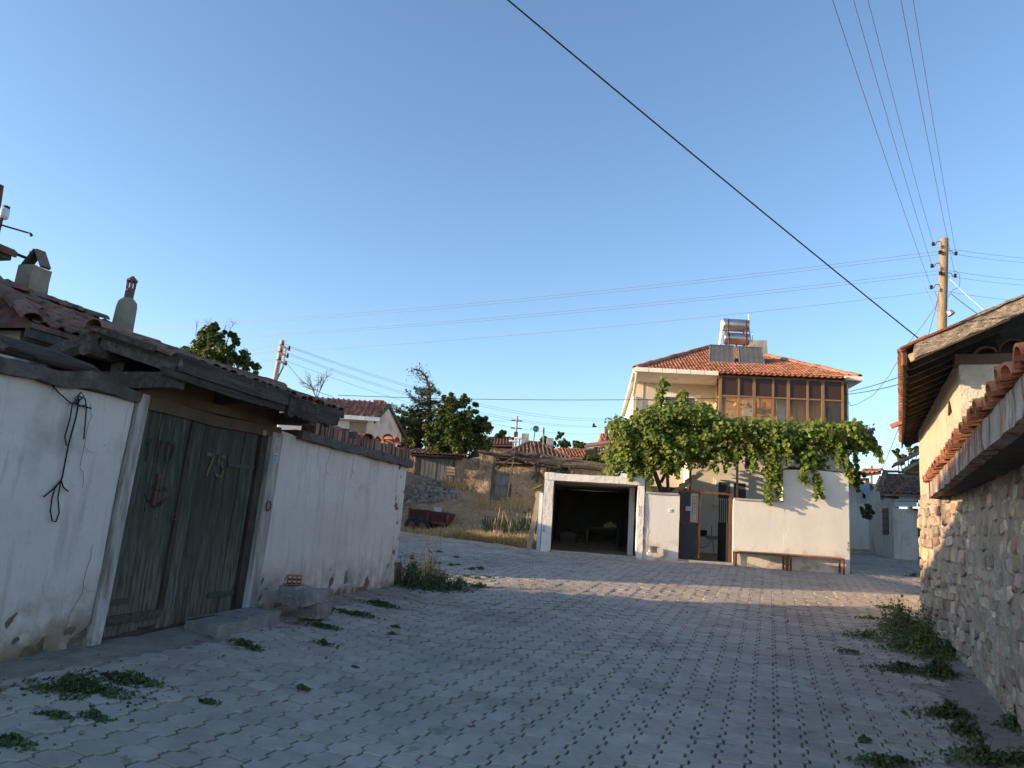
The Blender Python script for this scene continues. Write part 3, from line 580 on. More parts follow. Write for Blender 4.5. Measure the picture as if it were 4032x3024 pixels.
# plank gate
gate = thing('plank_gate', 'old green double plank gate with painted numbers between the white courtyard walls', 'gate', FL.W(2.1, 0, zl(2.1)))
def plank(name, s0, s1, z0, z1, d0, d1, mt, par, rr=.004):
    m = MB(); n = 5
    j = [random.uniform(-rr, rr) for _ in range(20)]
    def fn(a, b, c):
        return FL.W(s0 + (s1 - s0) * a + j[int(c * n)] * (1 if a else -1), d0 + (d1 - d0) * b, z0 + (z1 - z0) * c)
    return m.rough(fn, 1, 1, n, .002, 4, random.random() * 9).build(name, mt, par)
zd0, zd1 = .40, 2.47
for (a, b, n, lab) in ((1.02, 1.72, 3, 'left gate leaf with red painted 110'), (1.735, 2.90, 5, 'right gate leaf with ochre painted 75')):
    lf = MB().fbox(FL, a + .02, b - .02, -.11, -.065, 1.35, 1.45).build('gate_leaf', 'darkwood', gate, label=lab)
    for zz in (.62, 2.2): MB().fbox(FL, a + .02, b - .02, -.11, -.065, zz, zz + .1).build('ledge', 'darkwood', lf)
    edges = [a + (b - a) * i / n + (random.uniform(-.03, .03) if 0 < i < n else 0) for i in range(n + 1)]
    for i in range(n): plank('plank', edges[i] + .003, edges[i + 1] - .003, zd0 + random.uniform(-.02, .05), zd1 + random.uniform(-.02, .02), -.062, -.022 + random.uniform(-.006, .006), 'greenplank', lf)
plank('cover_strip', 1.695, 1.765, .55, 2.42, -.022, .004, 'darkwood', gate, .006)
plank('foot_rail', 1.0, 1.72, .50, .57, -.024, .02, 'oldwood', gate)
plank('jamb', .885, 1.0, zl(.9) - .02, 2.58, -.10, .04, 'jambwood', gate, .008)
plank('inner_jamb', 2.985, 3.11, zl(3) - .02, 2.47, -.12, -.02, 'darkwood', gate, .008)
plank('jamb', 3.125, 3.335, zl(3.2) - .02, 2.50, -.14, .035, 'jambwood', gate, .008)
plank('threshold_sill', 1.0, 3.1, zl(2) - .05, .40, -.13, -.03, 'darkwood', gate)
m = MB(); p0, p1 = FL.W(.93, .0, 2.50), FL.W(3.3, -.02, 2.52)
m.rough(lambda a, b, c: FL.W(.93 + 2.37 * a, -.14 + .16 * b, 2.46 + .12 * c - .03 * math.sin(a * 3.1)), 14, 2, 2, .012, 3).build('lintel', 'soffitboard', gate)
plank('lintel_board', .95, 3.3, 2.575, 2.80, -.10, -.05, 'soffitboard', gate)
for (s0, s1, z) in ((2.42, 2.9, 2.02), (2.45, 2.9, .62), (1.03, 1.3, .66)):
    MB().fbox(FL, s0, s1, -.018, -.006, z, z + .05).build('strap_hinge', 'greygreen', gate)
m = MB(); m.tube([FL.W(1.66 + .0, .02 + .0, 1.46 + .03 * math.sin(a)) + Vector((FL.e.x, FL.e.y, 0)) * (.03 * math.cos(a)) for a in [i * .6283 for i in range(11)]], .006, 5).build('pull_ring', 'rustdark', gate)
m = MB()
for zz in (1.83, 1.75, 1.67, 1.60): m.box((0, 0, 0), (.02, .012, .035), FL.M(1.37, -.005, zz))
m.build('latch_chain', 'rustdark', gate)
digits(MB(), FL, -.012, '110', 1.13, 1.98, .085, .20, .06, .03, jit=.008).build('painted_number', 'redscrawl', gate)
ribbon(MB(), FL, -.012, [[(1.25, 1.66), (1.32, 1.60), (1.40, 1.575), (1.48, 1.59), (1.54, 1.63)], [(1.33, 1.74), (1.42, 1.70), (1.5, 1.73)], [(1.33, 1.585), (1.40, 1.55), (1.47, 1.57)]], .035).build('painted_arrow', 'redscrawl', gate)
digits(MB(), FL, -.010, '75', 2.03, 1.90, .12, .22, .08, .034, jit=.005).build('painted_number', 'ochrescrawl', gate)
m = MB(); m.fbox(FL, 3.175, 3.30, .036, .046, 2.13, 2.245); pl = m.build('number_plate', 'plategrey', gate, bevel=.008)
MB().fbox(FL, 3.186, 3.289, .0465, .048, 2.145, 2.23).build('plate_field', 'platefaded', pl)
digits(MB(), FL, .0485, '110', 3.20, 2.155, .016, .062, .013, .009).build('plate_digits', 'paper', pl)
m = MB(); m.fbox(FL, 3.19, 3.285, .036, .041, 2.35, 2.44); nb = m.build('paper_notice', 'paper', gate)
m = MB(); ribbon(m, FL, .0415, [[(3.20 + random.uniform(0, .01), z), (3.265 + random.uniform(0, .01), z + .003)] for z in (2.425, 2.41, 2.395, 2.38, 2.365)], .005); m.build('notice_lines', 'redscrawl', nb)
m = MB(); m.tube([FL.W(3.23 + .045 * math.cos(a), .05, 1.62 + .055 * math.sin(a)) for a in [i * .524 for i in range(13)]], .007, 5).build('wire_hoop', 'rustdark', gate)
MB().fbox(FL, 2.93, 3.0, -.01, .02, 2.44, 2.50).build('yellow_block', 'ochreblock', gate)

# gate roof
gr = thing('gate_roof', 'sagging little tiled roof on old timbers over the plank gate', 'roof', FL.W(2.4, 0, 2.5))
zE, dE, zR, dR, dB, zB = 2.90, .45, 3.15, -.47, -1.24, 2.88; SA, SB = .78, 3.92
def rp(s, t):  # front slope: t 0 eave .. 1 ridge
    return FL.W(s, dE + (dR - dE) * t, zE + (zR - zE) * t - .03 * math.sin((s - SA) * 1.0))
m = MB(); m.rough(lambda a, b, c: rp(SA + (SB - SA) * a, b) + Vector((0, 0, -.05 + .03 * c)), 10, 3, 1, .008, 2).build('roof_boarding', 'soffitboard', gr)
m = MB(); m.rough(lambda a, b, c: FL.W(SA + (SB - SA) * a, dR + (dB - dR) * b, zR + (zB - zR) * b - .05 + .03 * c), 8, 3, 1, .008, 2).build('roof_boarding', 'darkwood', gr)
for s in [SA + .03 + i * .52 for i in range(7)]:
    MB().bar(rp(s, .02) + Vector((0, 0, -.10)), rp(s, .98) + Vector((0, 0, -.10)), .06, .09).build('rafter', 'oldwood', gr)
    MB().bar(FL.W(s, dR, zR - .10), FL.W(s, dB, zB - .10), .06, .09).build('rafter', 'darkwood', gr)
# fascia boards along the street eave
def fascia(name, s0, s1, zt, zb, d, mt, amp, sd, th=.045):
    def fn(a, b, c):
        s = s0 + (s1 - s0) * a; sag = -.03 * math.sin((s - SA)); e = amp * noise.noise(Vector((s * 9, sd, 0))) * (1 if c == 0 else .4)
        return FL.W(s, d - th * b, zb + (zt - zb) * c + sag + e)
    return MB().rough(fn, 24, 1, 3, .006, 5, sd).build(name, mt, gr)
fascia('fascia_board', .80, 2.66, 2.95, 2.79, .47, 'gatewood', .01, 1.)
fascia('fascia_board', 2.665, 3.86, 2.90, 2.68, .475, 'gatewood', .06, 2., .06)
fascia('fascia_strip', .66, 2.64, 2.79, 2.715, .445, 'gatewood', .008, 3., .05)
fascia('verge_board', 3.6, 4.05, 2.90, 2.83, .44, 'darkwood', .05, 4.)
MB().bar(FL.W(.79, dE, zE + .0), FL.W(.79, dR, zR + .0), .03, .10).build('barge_board', 'oldwood', gr)
MB().bar(FL.W(.79, dB, zB + .0), FL.W(.79, dR, zR + .0), .03, .10).build('barge_board', 'oldwood', gr)
MB().bar(FL.W(.70, .26, 2.97), FL.W(.70, -.36, 3.14), .02, .06).build('barge_board', 'oldwood', gr)
m = MB(); m.tube([FL.W(.62, dR + .02, zR - .20), FL.W(SB, dR + .02, zR - .22)], .065, 8).build('ridge_pole', 'oldwood', gr, smooth=True)
for s, z0 in ((1.05, 2.5), (2.0, 2.55), (3.2, 2.55)):
    MB().bar(FL.W(s, -.42, z0), FL.W(s, -.42, zR - .25), .1, .12, (1, 0, 0)).build('king_post', 'oldwood', gr)
def bracket(s, d0, d1, z, hh, mt):
    MB().rough(lambda a, b, c: FL.W(s - .07 + .14 * a, d0 + (d1 - d0) * b, z + hh * c + .02 * b), 2, 9, 2, .012, 4, s).build('bracket_beam', mt, gr)
bracket(.93, -.75, .40, 2.62, .15, 'oldwood'); bracket(3.30, -.6, .44, 2.60, .14, 'oldwood'); bracket(2.1, -.6, .30, 2.66, .12, 'darkwood')
MB().rough(lambda a, b, c: FL.W(1.0 + 2.4 * a, -.48 + .12 * b, 2.62 + .13 * c), 12, 1, 1, .012, 3).build('wall_plate', 'darkwood', gr)
MB().rough(lambda a, b, c: FL.W(.9 + 2.5 * a, -1.2 + .14 * b, 2.3 + .45 * c), 12, 1, 2, .012, 3).build('rear_beam', 'darkwood', gr)
tb = [half_pipe(.17, .42, .05), half_pipe(.18, .40, .06)]
O = rp(SA - .04, 0) + Vector((0, 0, .0)); Xv = rp(SB, 0) - rp(SA, 0); Yv = rp(SA, 1) - rp(SA, 0)
pieces('roof_tile', tb, tile_xf(O, Xv, Yv, lambda x, y: True, -.02, SB - SA + .06, Yv.length - .05, .165, .30, .014, 2, .0), 'oldtile', gr, 120)
pieces('ridge_tile', [half_pipe(.22, .42, .09)], ridge_tiles(FL.W(SA - .1, dR, zR + .03), FL.W(SB, dR, zR + .02), .22, .36, .03), 'oldtile', gr, 40)

# concrete step slabs, stones and hollow brick beside the gate
def slab(F, s0, s1, d0, d1, z0, z1, name, mt, label, cat, group=None, amp=.012, sd=0):
    return MB().rough(lambda a, b, c: F.W(s0 + (s1 - s0) * a, d0 + (d1 - d0) * b, z0 + (z1 - z0) * c), 5, 4, 2, amp, 5, sd).build(name, mt, None, label, cat, group)
g = zl(2.6)
slab(FL, 2.05, 2.56, .06, .46, g - .12, g + .07, 'step_slab', 'slabstone', 'grey concrete step slab before the middle of the plank gate', 'step', 'step slabs', sd=1)
slab(FL, 2.57, 3.20, .04, .44, g - .10, g + .10, 'step_slab', 'slabstone', 'grey concrete step slab beside the right gate jamb', 'step', 'step slabs', sd=2)
g = zl(3.7)
slab(FL, 3.62, 3.94, .40, .66, g - .04, g + .13, 'block_stone', 'slabstone', 'small squared stone propping up the larger stone by the white wall', 'stone', None, .015, 3)
slab(FL, 3.36, 4.02, .26, .64, g + .135, g + .28, 'block_stone', 'slabstone', 'long rough stone slab resting on a smaller stone by the wall', 'stone', None, .03, 4)
slab(FL, 3.46, 3.80, .20, .42, g + .285, g + .325, 'flat_stone', 'slabstone', 'thin flat stone lying under the hollow red brick', 'stone', None, .012, 5)
hb = thing('hollow_brick', 'hollow red brick with holes on the stone pile by the wall', 'brick', FL.W(3.63, .30, g + .33)); m = MB()
M = FL.M(3.63, .30, g + .385) @ Matrix.Rotation(.5, 4, 'Z') @ Matrix.Rotation(.03, 4, 'Y')
for z in (-.048, 0, .048): m.box((0, 0, z), (.13, .085, .006), M)
for y in (-.08, -.028, .028, .08): m.box((0, y, 0), (.129, .005, .044), M)
m.build('brick_shell', 'redbrick', hb)

# stacked roof tiles at the end of the wall
ts = thing('tile_stack', 'stack of old red roof tiles leaning at the end of the white wall', 'tile stack', FL.W(7.75, -.1, zl(7.7))); xf = []
for k in range(10):
    xf.append((0, FL.M(7.42 + k * .035, -.12 + random.uniform(-.03, .03), zl(7.6) + .0) @ Matrix.Rotation(R_(-8) + random.gauss(0, .04), 4, 'Y') @ Matrix.Rotation(math.pi / 2, 4, 'X')))
for k in range(14):
    xf.append((0, FL.M(7.38 + random.uniform(-.08, .06), -.32 + random.uniform(-.06, .12), zl(7.6) + .40 + k * .038) @ Matrix.Rotation(random.uniform(-.5, .5), 4, 'Z') @ Matrix.Rotation(random.gauss(0, .09), 4, 'X')))
pieces('roof_tile', [half_pipe(.2, .38, .05)], xf, 'brick', ts, 60)
# unseen wall added beyond the near one to throw shade before the house
def hidwall(p, q, h, name, label):
    p, q = Vector(p), Vector(q); F = Frame(p, q - p); L = (q - p).length
    return roughwall(F, 0, L, -.2, .2, lambda s: gz(*F.W(s, 0, 0)[:2]) - .2, lambda s: gz(*F.W(s, 0, 0)[:2]) + h, .5, .02).build(name, 'limewash', None, label, 'wall', smooth=True)
hidwall((-5.4, 18.3), (-5.7, 22.6), 2.1, 'unseen_shade_wall', 'whitewashed garden wall of the next plot, behind the end of the near courtyard wall')

def shadeblock(x0, x1, y0, y1, zt, name, label):  # plain roofed block, added out of view to throw shade
    t = thing(name, label, 'shed', ((x0 + x1) / 2, (y0 + y1) / 2, gz(x1, y0))); zb = gz(x1, y0) - .4
    MB().hexa([Vector((x, y, z)) for z in (zb, zt - .12) for x, y in ((x0, y0), (x1, y0), (x1, y1), (x0, y1))]).build('wall', 'limewash', t)
    MB().poly([(x0 - .15, y0 - .1, zt - .3), (x1 + .15, y0 - .1, zt - .12), (x1 + .15, y1 + .1, zt - .12), (x0 - .15, y1 + .1, zt - .3)], (0, 0, .12)).build('roof_sheet', 'oldtile', t)
shadeblock(-11, -7.5, 14.5, 18.1, 4.3, 'street_shade_block', 'low whitewashed yard shed hidden behind the gate and its wall')  # added out of view; shades the paving before the house
shadeblock(-20, -16, 19.5, 22.6, 4.25, 'bank_shade_block', 'long low stable up the side lane hidden behind the near courtyard')  # added out of view to keep the left bank in shade
shadeblock(-20, -16, 26.6 - 3.9, 27.5, 5.2, 'trailer_shade_block', 'taller hay barn behind the long stable up the side lane')  # added, taller, so that its shadow covers the trailer
# ------------------------------------------------------------------ houses behind the left wall
lh = thing('annex_house', 'small whitewashed house with worn red tiles behind the courtyard wall at far left', 'house', FL.W(2.0, -2.4, zl(2)))
e0, e1 = .85, 3.0; dF, dRd, zEv, zRd = -1.40, -2.45, 3.27, 3.80
roughwall(FL, e0 + .2, e1 - .2, -4.0, dF - .35, zl(2) - .2, zEv - .02, .5, .012, 4.).build('wall', 'limewash', lh, smooth=True)
def lp(s, t): return FL.W(s, dF + (dRd - dF) * t, zEv + (zRd - zEv) * t)
MB().poly([lp(e0, 0), lp(e1, 0), lp(e1 - .25, 1), lp(e0 + .35, 1)], (0, 0, -.05)).build('roof_slope', 'oldtile', lh)
MB().poly([lp(e0 + .35, 1), lp(e1 - .25, 1), FL.W(e1, -3.6, zEv), FL.W(e0, -3.6, zEv)], (0, 0, -.05)).build('roof_slope', 'oldtile', lh)
MB().poly([lp(e0, 0), lp(e0 + .35, 1), FL.W(e0, -3.6, zEv)], (0, 0, -.05)).build('roof_slope', 'oldtile', lh)
MB().poly([lp(e1, 0), FL.W(e1, -3.6, zEv), lp(e1 - .25, 1)], (0, 0, -.05)).build('roof_slope', 'oldtile', lh)
O = lp(e0, 0); X = lp(e1, 0) - O; Y = lp(e0, 1) - O; YL = Y.length
pieces('roof_tile', [wave_tile(.2, .34, .04)], tile_xf(O, X, Y, lambda x, y: .35 * y / YL <= x <= (e1 - e0) - .25 * y / YL, 0, e1 - e0, YL, .2, .29, .01, 1, .01), 'oldtile', lh, 140)
pieces('ridge_tile', [half_pipe(.22, .40, .08)], ridge_tiles(lp(e0 + .3, 1) + Vector((0, 0, .02)), lp(e1 - .25, 1) + Vector((0, 0, .02)), .2, .36) + ridge_tiles(lp(e0 - .02, -.02) + Vector((0, 0, .03)), lp(e0 + .35, 1) + Vector((0, 0, .03)), .2, .3), 'oldtile', lh, 30)
MB().rough(lambda a, b, c: FL.W(e0 + (e1 - e0) * a, dF - .02 - .05 * b, zEv - .14 + .10 * c), 8, 1, 1, .01, 3).build('eave_board', 'oldwood', lh)
MB().rough(lambda a, b, c: FL.W(e0 + .15 + (e1 - e0 - .3) * a, dF - .38 + .06 * b, zEv - .28 + .12 * c), 8, 1, 1, .015, 3).build('brick_cornice', 'brick', lh)
# big chimney with a tent of two slabs
s0, z0 = FL.px(140, 1056, -2.65); zt = z0; ch = MB().rough(lambda a, b, c: FL.W(s0 - .13 + .26 * a, -2.77 + .24 * b, 3.55 + (zt - 3.55) * c), 3, 3, 4, .012, 4).build('chimney', 'chimneymud', lh)
MB().bar(FL.W(s0, -2.82, zt), FL.W(s0, -2.67, zt + .22), .12, .045, (0, 0, 1)).build('cowl_slab', 'darkwood', ch)
MB().bar(FL.W(s0, -2.50, zt), FL.W(s0, -2.645, zt + .22), .12, .035, (0, 0, 1)).build('cowl_slab', 'oldtile', ch)
# little chimney with a clay pot
s1, z1 = FL.px(485, 1275, -1.95); m = MB(); n = 10
def ringtube(mm, s, d, prof, n=10):
    mm.tube([FL.W(s, d, z) for z, r in prof], [r for z, r in prof], n); return mm
c2 = ringtube(MB(), s1, -1.95, [(z1 - .3, .135), (z1 + .05, .125), (z1 + .22, .12), (z1 + .28, .11), (z1 + .33, .065)]).build('chimney', 'chimneymud', lh, smooth=True)
cp = MB(); ringtube(cp, s1, -1.95, [(z1 + .32, .055), (z1 + .46, .055)]); ringtube(cp, s1, -1.95, [(z1 + .555, .066), (z1 + .575, .066), (z1 + .63, .012)])
cc = FL.W(s1, -1.95, z1 + .5)
for a in range(6): cp.bar((cc.x + .047 * math.cos(a * 1.047), cc.y + .047 * math.sin(a * 1.047), z1 + .47), (cc.x + .047 * math.cos(a * 1.047), cc.y + .047 * math.sin(a * 1.047), z1 + .58), .028, .02, (1, 0, 0))
cp.build('chimney_pot', 'brick', c2)
# taller neighbour whose eave corner shows at the very edge
th = thing('tall_house', 'taller house whose dark eave corner and gutter hook show at the left edge', 'house', (-9, 6, .3))
cor = PY(62, 985, 8.9); mb = MB()
mb.fbox(Frame((cor.x - .55, cor.y - .5), (-FL.n.x, -FL.n.y)), 0, 5, 0, 8, 0, cor.z - .05) if False else None
ex_, ny_ = Vector((FL.e.x, FL.e.y, 0)), Vector((FL.n.x, FL.n.y, 0))
def tq(a, b, z): p = cor + ex_ * a + ny_ * b; return Vector((p.x, p.y, z))
MB().hexa([tq(a, b, z) for z in (0, cor.z - .1) for a, b in ((-8, -5.5), (-8, -.45), (-.45, -.45), (-.45, -5.5))]).build('wall', 'limewash', th)
MB().poly([tq(0, 0, cor.z), tq(-8.4, 0, cor.z), tq(-8.4, -3, cor.z + 1.1), tq(-2.6, -3, cor.z + 1.1)], (0, 0, -.08)).build('roof_slope', 'oldtile', th)
MB().poly([tq(0, 0, cor.z), tq(-2.6, -3, cor.z + 1.1), tq(0, -6, cor.z)], (0, 0, -.08)).build('roof_slope', 'oldtile', th)
MB().poly([tq(-.02, -.02, cor.z - .09), tq(-8.4, -.02, cor.z - .09), tq(-8.4, -6, cor.z - .09), tq(-.02, -6, cor.z - .09)], (0, 0, -.05)).build('soffit', 'dimwall', th)
MB().bar(tq(.0, .02, cor.z - .06), tq(-8.4, .02, cor.z - .06), .03, .07).build('fascia_board', 'rust', th)
m = MB(); m.tube([tq(.0, .02, cor.z - .05), tq(.12, .05, cor.z - .06), tq(.2, .05, cor.z - .04), tq(.2, .05, cor.z + .02), tq(.15, .05, cor.z + .03)], .018, 6).build('gutter_hook', 'blackmetal', th)
# mast with a jar and a side arm, flue pipe
jt = PY(22, 815, 9.2); mk = thing('jar_mast', 'thin rusty mast topped by an upturned glass jar with a side arm', 'mast', (jt.x - .06, jt.y, cor.z - 1.0))
def py2(u, v): return PY(u, v, 9.2)
MB().tube([py2(-30, 1010), py2(8, 858)], .018, 8).build('mast_tube', 'rustdark', mk)
m = MB(); a, b = py2(12, 862), py2(24, 830); q = (py2(27, 815) - a).normalized()
m.tube([py2(12, 862), py2(13, 857), py2(14, 855), py2(21, 825), py2(24, 819)], [.045, .052, .055, .055, .04], 12).build('glass_jar', 'jarglass', mk, smooth=True)
MB().tube([py2(24, 820), py2(26.5, 812)], .042, 12).build('jar_lid', 'blackmetal', mk)
MB().tube([py2(6, 886), py2(112, 917), py2(120, 922), py2(124, 928)], [.012, .012, .02, .02], 7).build('side_arm', 'blackmetal', mk)
MB().tube([py2(-60, 1000), py2(-12, 800), py2(-2, 730)], .05, 10).build('flue_pipe', 'rustdark', None, 'dark red flue pipe cut by the left edge of the picture', 'pipe', smooth=True)
# ================================================================== RIGHT: rubble wall with tiled pent, building above it
def pline(pts, t):
    for a, b in zip(pts, pts[1:]):
        L = math.hypot(b[0] - a[0], b[1] - a[1])
        if t <= L: f = t / L; return Vector((a[0] + (b[0] - a[0]) * f, a[1] + (b[1] - a[1]) * f)), Vector(((b[0] - a[0]) / L, (b[1] - a[1]) / L))
        t -= L
    return Vector(b), Vector(((b[0] - a[0]) / L, (b[1] - a[1]) / L))
def plen(pts): return sum(math.hypot(b[0] - a[0], b[1] - a[1]) for a, b in zip(pts, pts[1:]))
WP = RWALL + [(6.86, 12.62), (7.1, 12.7), (8.6, 12.25)]; WL_ = plen(WP); ZT = 2.36
def smooth_dir(t):
    a, _ = pline(WP, max(0, t - .25)); b, _ = pline(WP, min(WL_, t + .25)); return (b - a).normalized()
def wpt(t, off, z):   # off>0 towards the street
    p, _ = pline(WP, t); e = smooth_dir(t); n = Vector((-e.y, e.x)); return Vector((p.x + n.x * off, p.y + n.y * off, z))
rw = MB().rough(lambda a, b, c: (lambda t: wpt(t, -.5 + .5 * b, (gz(*pline(WP, t)[0]) - .25) * (1 - c) + (ZT + .1) * c))(a * WL_), 130, 1, 34, .020, 4.5, 3.).build('rubble_wall', 'mortar', None, 'grey rubble stone wall with lime mortar along the right side of the street', 'wall', smooth=True)
def stone_base(seed, sub=1):
    bm = bmesh.new(); bmesh.ops.create_cube(bm, size=1); bmesh.ops.bevel(bm, geom=bm.edges[:], offset=.16, segments=1, affect='EDGES')
    rr = random.Random(seed)
    for v in bm.verts: v.co += Vector((rr.uniform(-.09, .09), rr.uniform(-.06, .06), rr.uniform(-.09, .09)))
    bm.verts.ensure_lookup_table(); vs = [v.co.copy() for v in bm.verts]; fs = [tuple(v.index for v in f.verts) for f in bm.faces]; bm.free(); return vs, fs
SB_ = [stone_base(i) for i in range(9)]; xf = []; z = .0
while z < ZT - .02:
    hh = random.uniform(.11, .19); t = random.uniform(0, .2)
    while t < WL_ - .1:
        wd = random.uniform(.13, .40); p, _ = pline(WP, t + wd / 2)
        zz = z + hh / 2 + random.uniform(-.03, .03); skip = .38 if p.y < 9.5 else .12
        if zz > gz(p.x, p.y) - .05 and p.y > 4.8 and random.random() > skip:
            e = smooth_dir(t + wd / 2); c = wpt(t + wd / 2, random.uniform(-.076, -.046) if p.y < 9.8 else random.uniform(-.06, -.03), zz)
            M = Matrix.Translation(c) @ Matrix.Rotation(math.atan2(e.y, e.x), 4, 'Z') @ Matrix.Rotation(random.gauss(0, .12), 4, 'Y') @ Matrix.Rotation(random.gauss(0, .06), 4, 'Z') @ Matrix.Diagonal((wd * random.uniform(.8, .98), random.uniform(.15, .17), hh * random.uniform(.85, 1.1), 1))
            xf.append((random.randrange(9), M))
        t += wd
    z += hh
pieces('stone', SB_, xf, 'stone', rw, 300)
# tiled pent along the top of the rubble wall
CP = [PZ(u, v, 2.35) for u, v in ((4031, 1641), (3940, 1718), (3850, 1795), (3734, 1900), (3662, 1958))]
CP = [Vector((p.x, p.y)) for p in CP]; d0 = (CP[0] - CP[1]).normalized(); CP = [CP[0] + d0 * 2.2] + CP; CLN = plen(CP)
def cpt(t, off, z):
    a, _ = pline(CP, max(0, t - .2)); b, _ = pline(CP, min(CLN, t + .2)); e = (b - a).normalized(); p, _ = pline(CP, t); n = Vector((-e.y, e.x)); return Vector((p.x + n.x * off, p.y + n.y * off, z))
cn = thing('tiled_pent', 'peeling concrete pent with a row of clay tiles along the rubble wall', 'pent roof', cpt(CLN / 2, -.2, 2.35))
MB().rough(lambda a, b, c: cpt(a * CLN, -.10 * b, 2.35 + .22 * c), 60, 1, 5, .016, 5, 8.).build('concrete_band', 'peeling', cn, smooth=True)
MB().rough(lambda a, b, c: cpt(a * CLN, -.07 - .75 * b, 2.36 + .05 * c), 20, 4, 1, .012, 3, 2.).build('soffit_board', 'darkwood', cn)
MB().rough(lambda a, b, c: cpt(a * CLN, -.02 - 1.0 * b, 2.54 + .05 * c + .12 * b), 20, 4, 1, .012, 3, 2.).build('mortar_bed', 'cap_mud', cn)
e_ = (CP[-1] - CP[-2]).normalized()
MB().poly([cpt(CLN, .01, 2.33), cpt(CLN, -.75, 2.33), cpt(CLN, -.75, 2.62), cpt(CLN, .01, 2.57)], Vector((e_.x, e_.y, 0)) * .04).build('end_board', 'rustdark', cn)
xf = []; t = .1
while t < CLN + .45:
    p = cpt(min(t, CLN), .07 + random.uniform(-.02, .02), 2.575 + random.uniform(-.012, .02)); q = cpt(min(t, CLN), -.5, 2.66); yv = (q - p).normalized(); yv.rotate(Matrix.Rotation(random.gauss(0, .09), 3, 'Z'))
    if t > CLN: p += Vector((e_.x, e_.y, 0)) * (t - CLN)
    M = axes_M(p, yv.cross(Vector((0, 0, 1))), yv); xf.append((0, M))
    if random.random() < .8: xf.append((1, axes_M(p + Vector((e_.x, e_.y, 0)) * .1 + Vector((0, 0, .0)), yv.cross(Vector((0, 0, 1))), yv) @ Matrix.Translation((0, .03, .055)) @ Matrix.Rotation(math.pi, 4, 'Y')))
    t += random.uniform(.17, .21)
pieces('roof_tile', [half_pipe(.17, .36, .075, .018, 7), half_pipe(.15, .34, .05, .016, 6)], xf, 'orangetile', cn, 120)

# building above
rb = thing('upper_building', 'ochre block building with a weathered gable timber and tiled eave above the rubble wall', 'building', FR.W(0, 0, 0))
FF = Frame((6.16, 10.28), (.9105, -.4134)); ZE = 4.2
roughwall(FR, .02, 7.4, -3.9, 0, .2, ZE + .02, .3, .014, 3.).build('side_wall', 'sidewall', rb, smooth=True)
roughwall(FF, .0, 5.0, -.3, .02, 2.3, ZE - .06, .25, .012, 6.).build('front_wall', 'blockwall', rb, smooth=True)
for z in (3.05, 3.62):
    MB().rough(lambda a, b, c: FF.W(.1 + 4.8 * a, .024 + .006 * b, z + .012 * c), 30, 1, 1, .006, 6).build('block_joint', 'mortar', rb)
MB().rough(lambda a, b, c: FF.W(-.05 + 5 * a, -.2 + .26 * b, ZE - .06 + .14 * c), 14, 1, 1, .01, 3).build('wall_beam', 'soffitboard', rb)
MB().poly([FF.W(0, -.55, ZE + .05), FF.W(3.4, -.55, ZE + 1.5), FF.W(5, -.55, ZE + .7), FF.W(5, -.55, ZE + .05)], FF.n.to_3d() * .05).build('gable_board', 'darkwood', rb)
E0, E1 = Vector((5.29, 10.03, ZE)), Vector((10.0, 19.2, ZE)); XE = (E1 - E0).normalized(); RR_ = Vector((FF.e.x, FF.e.y, .464))
def ep(t, r): return E0 + (E1 - E0) * t + RR_ * r + Vector((0, 0, -.06 * math.sin(math.pi * t)))
MB().rough(lambda a, b, c: ep(a, 3.5 * b) + Vector((0, 0, -.06 + .05 * c)), 16, 4, 1, .01, 2).build('roof_boarding', 'darkwood', rb)
for t in [i / 21 for i in range(22)]:
    MB().bar(ep(t, .04) + Vector((0, 0, -.10)), ep(t, 1.2) + Vector((0, 0, -.10)), .07, .10).build('rafter', 'planktan' if t < .03 else 'darkwood', rb)
MB().rough(lambda a, b, c: ep(a, .0) + Vector((-FF.e.x, -FF.e.y, 0)) * .03 * b + Vector((0, 0, -.16 + .13 * c)), 24, 1, 1, .012, 3).build('fascia_board', 'oldwood', rb)
# weathered gable timber
mat('sunwood', [(.25, (.16, .125, .095)), (.5, (.33, .27, .21)), (.8, (.50, .43, .35))], scale=4, stretch=(2, 2, 9), bump=1, bscale=14, bstretch=(1.2, 1.2, 5), bdist=.05, stains=[((.07, .055, .045), 5, None, .60, .7)])
def bg_(r, off, h): p = E0 + RR_ * r - XE * off; return p + Vector((0, 0, h))
MB().rough(lambda a, b, c: bg_(.10 + 3.3 * a, .03 + .07 * b, -.15 + .20 * c + .035 * noise.noise(Vector((a * 17, c * 3, 0)))), 40, 1, 4, .016, 9, 1.).build('gable_timber', 'sunwood', rb)
MB().rough(lambda a, b, c: bg_(-.06 + 1.1 * a, .02 + .1 * b, .055 + .03 * c), 8, 1, 1, .008, 3).build('verge_board', 'rust', rb)
MB().rough(lambda a, b, c: bg_(.75 + 2.6 * a, .0 + .12 * b, .055 + .03 * c + .02 * noise.noise(Vector((a * 11, 0, 2)))), 18, 1, 1, .012, 5).build('verge_board', 'sunwood', rb)
MB().bar(bg_(-.02, .03, -.17), bg_(-.02, .03, .05), .06, .05, (1, 0, 0)).build('corner_board', 'rust', rb)
xf = []
for i in range(60):
    p = ep(i / 59, -.07) + Vector((0, 0, .03 + random.gauss(0, .012))); y = (RR_ + Vector((random.gauss(0, .06), random.gauss(0, .06), random.gauss(0, .04)))).normalized(); xf.append((0, axes_M(p, XE.cross(Vector((0, 0, 1))).cross(y) if False else -XE, y)))
for i in range(20):
    p = ep(.3 + .5 * random.random(), 1.5); 
pieces('roof_tile', [half_pipe(.19, .40, .07, .018, 6)], xf, 'orangetile', rb, 100)
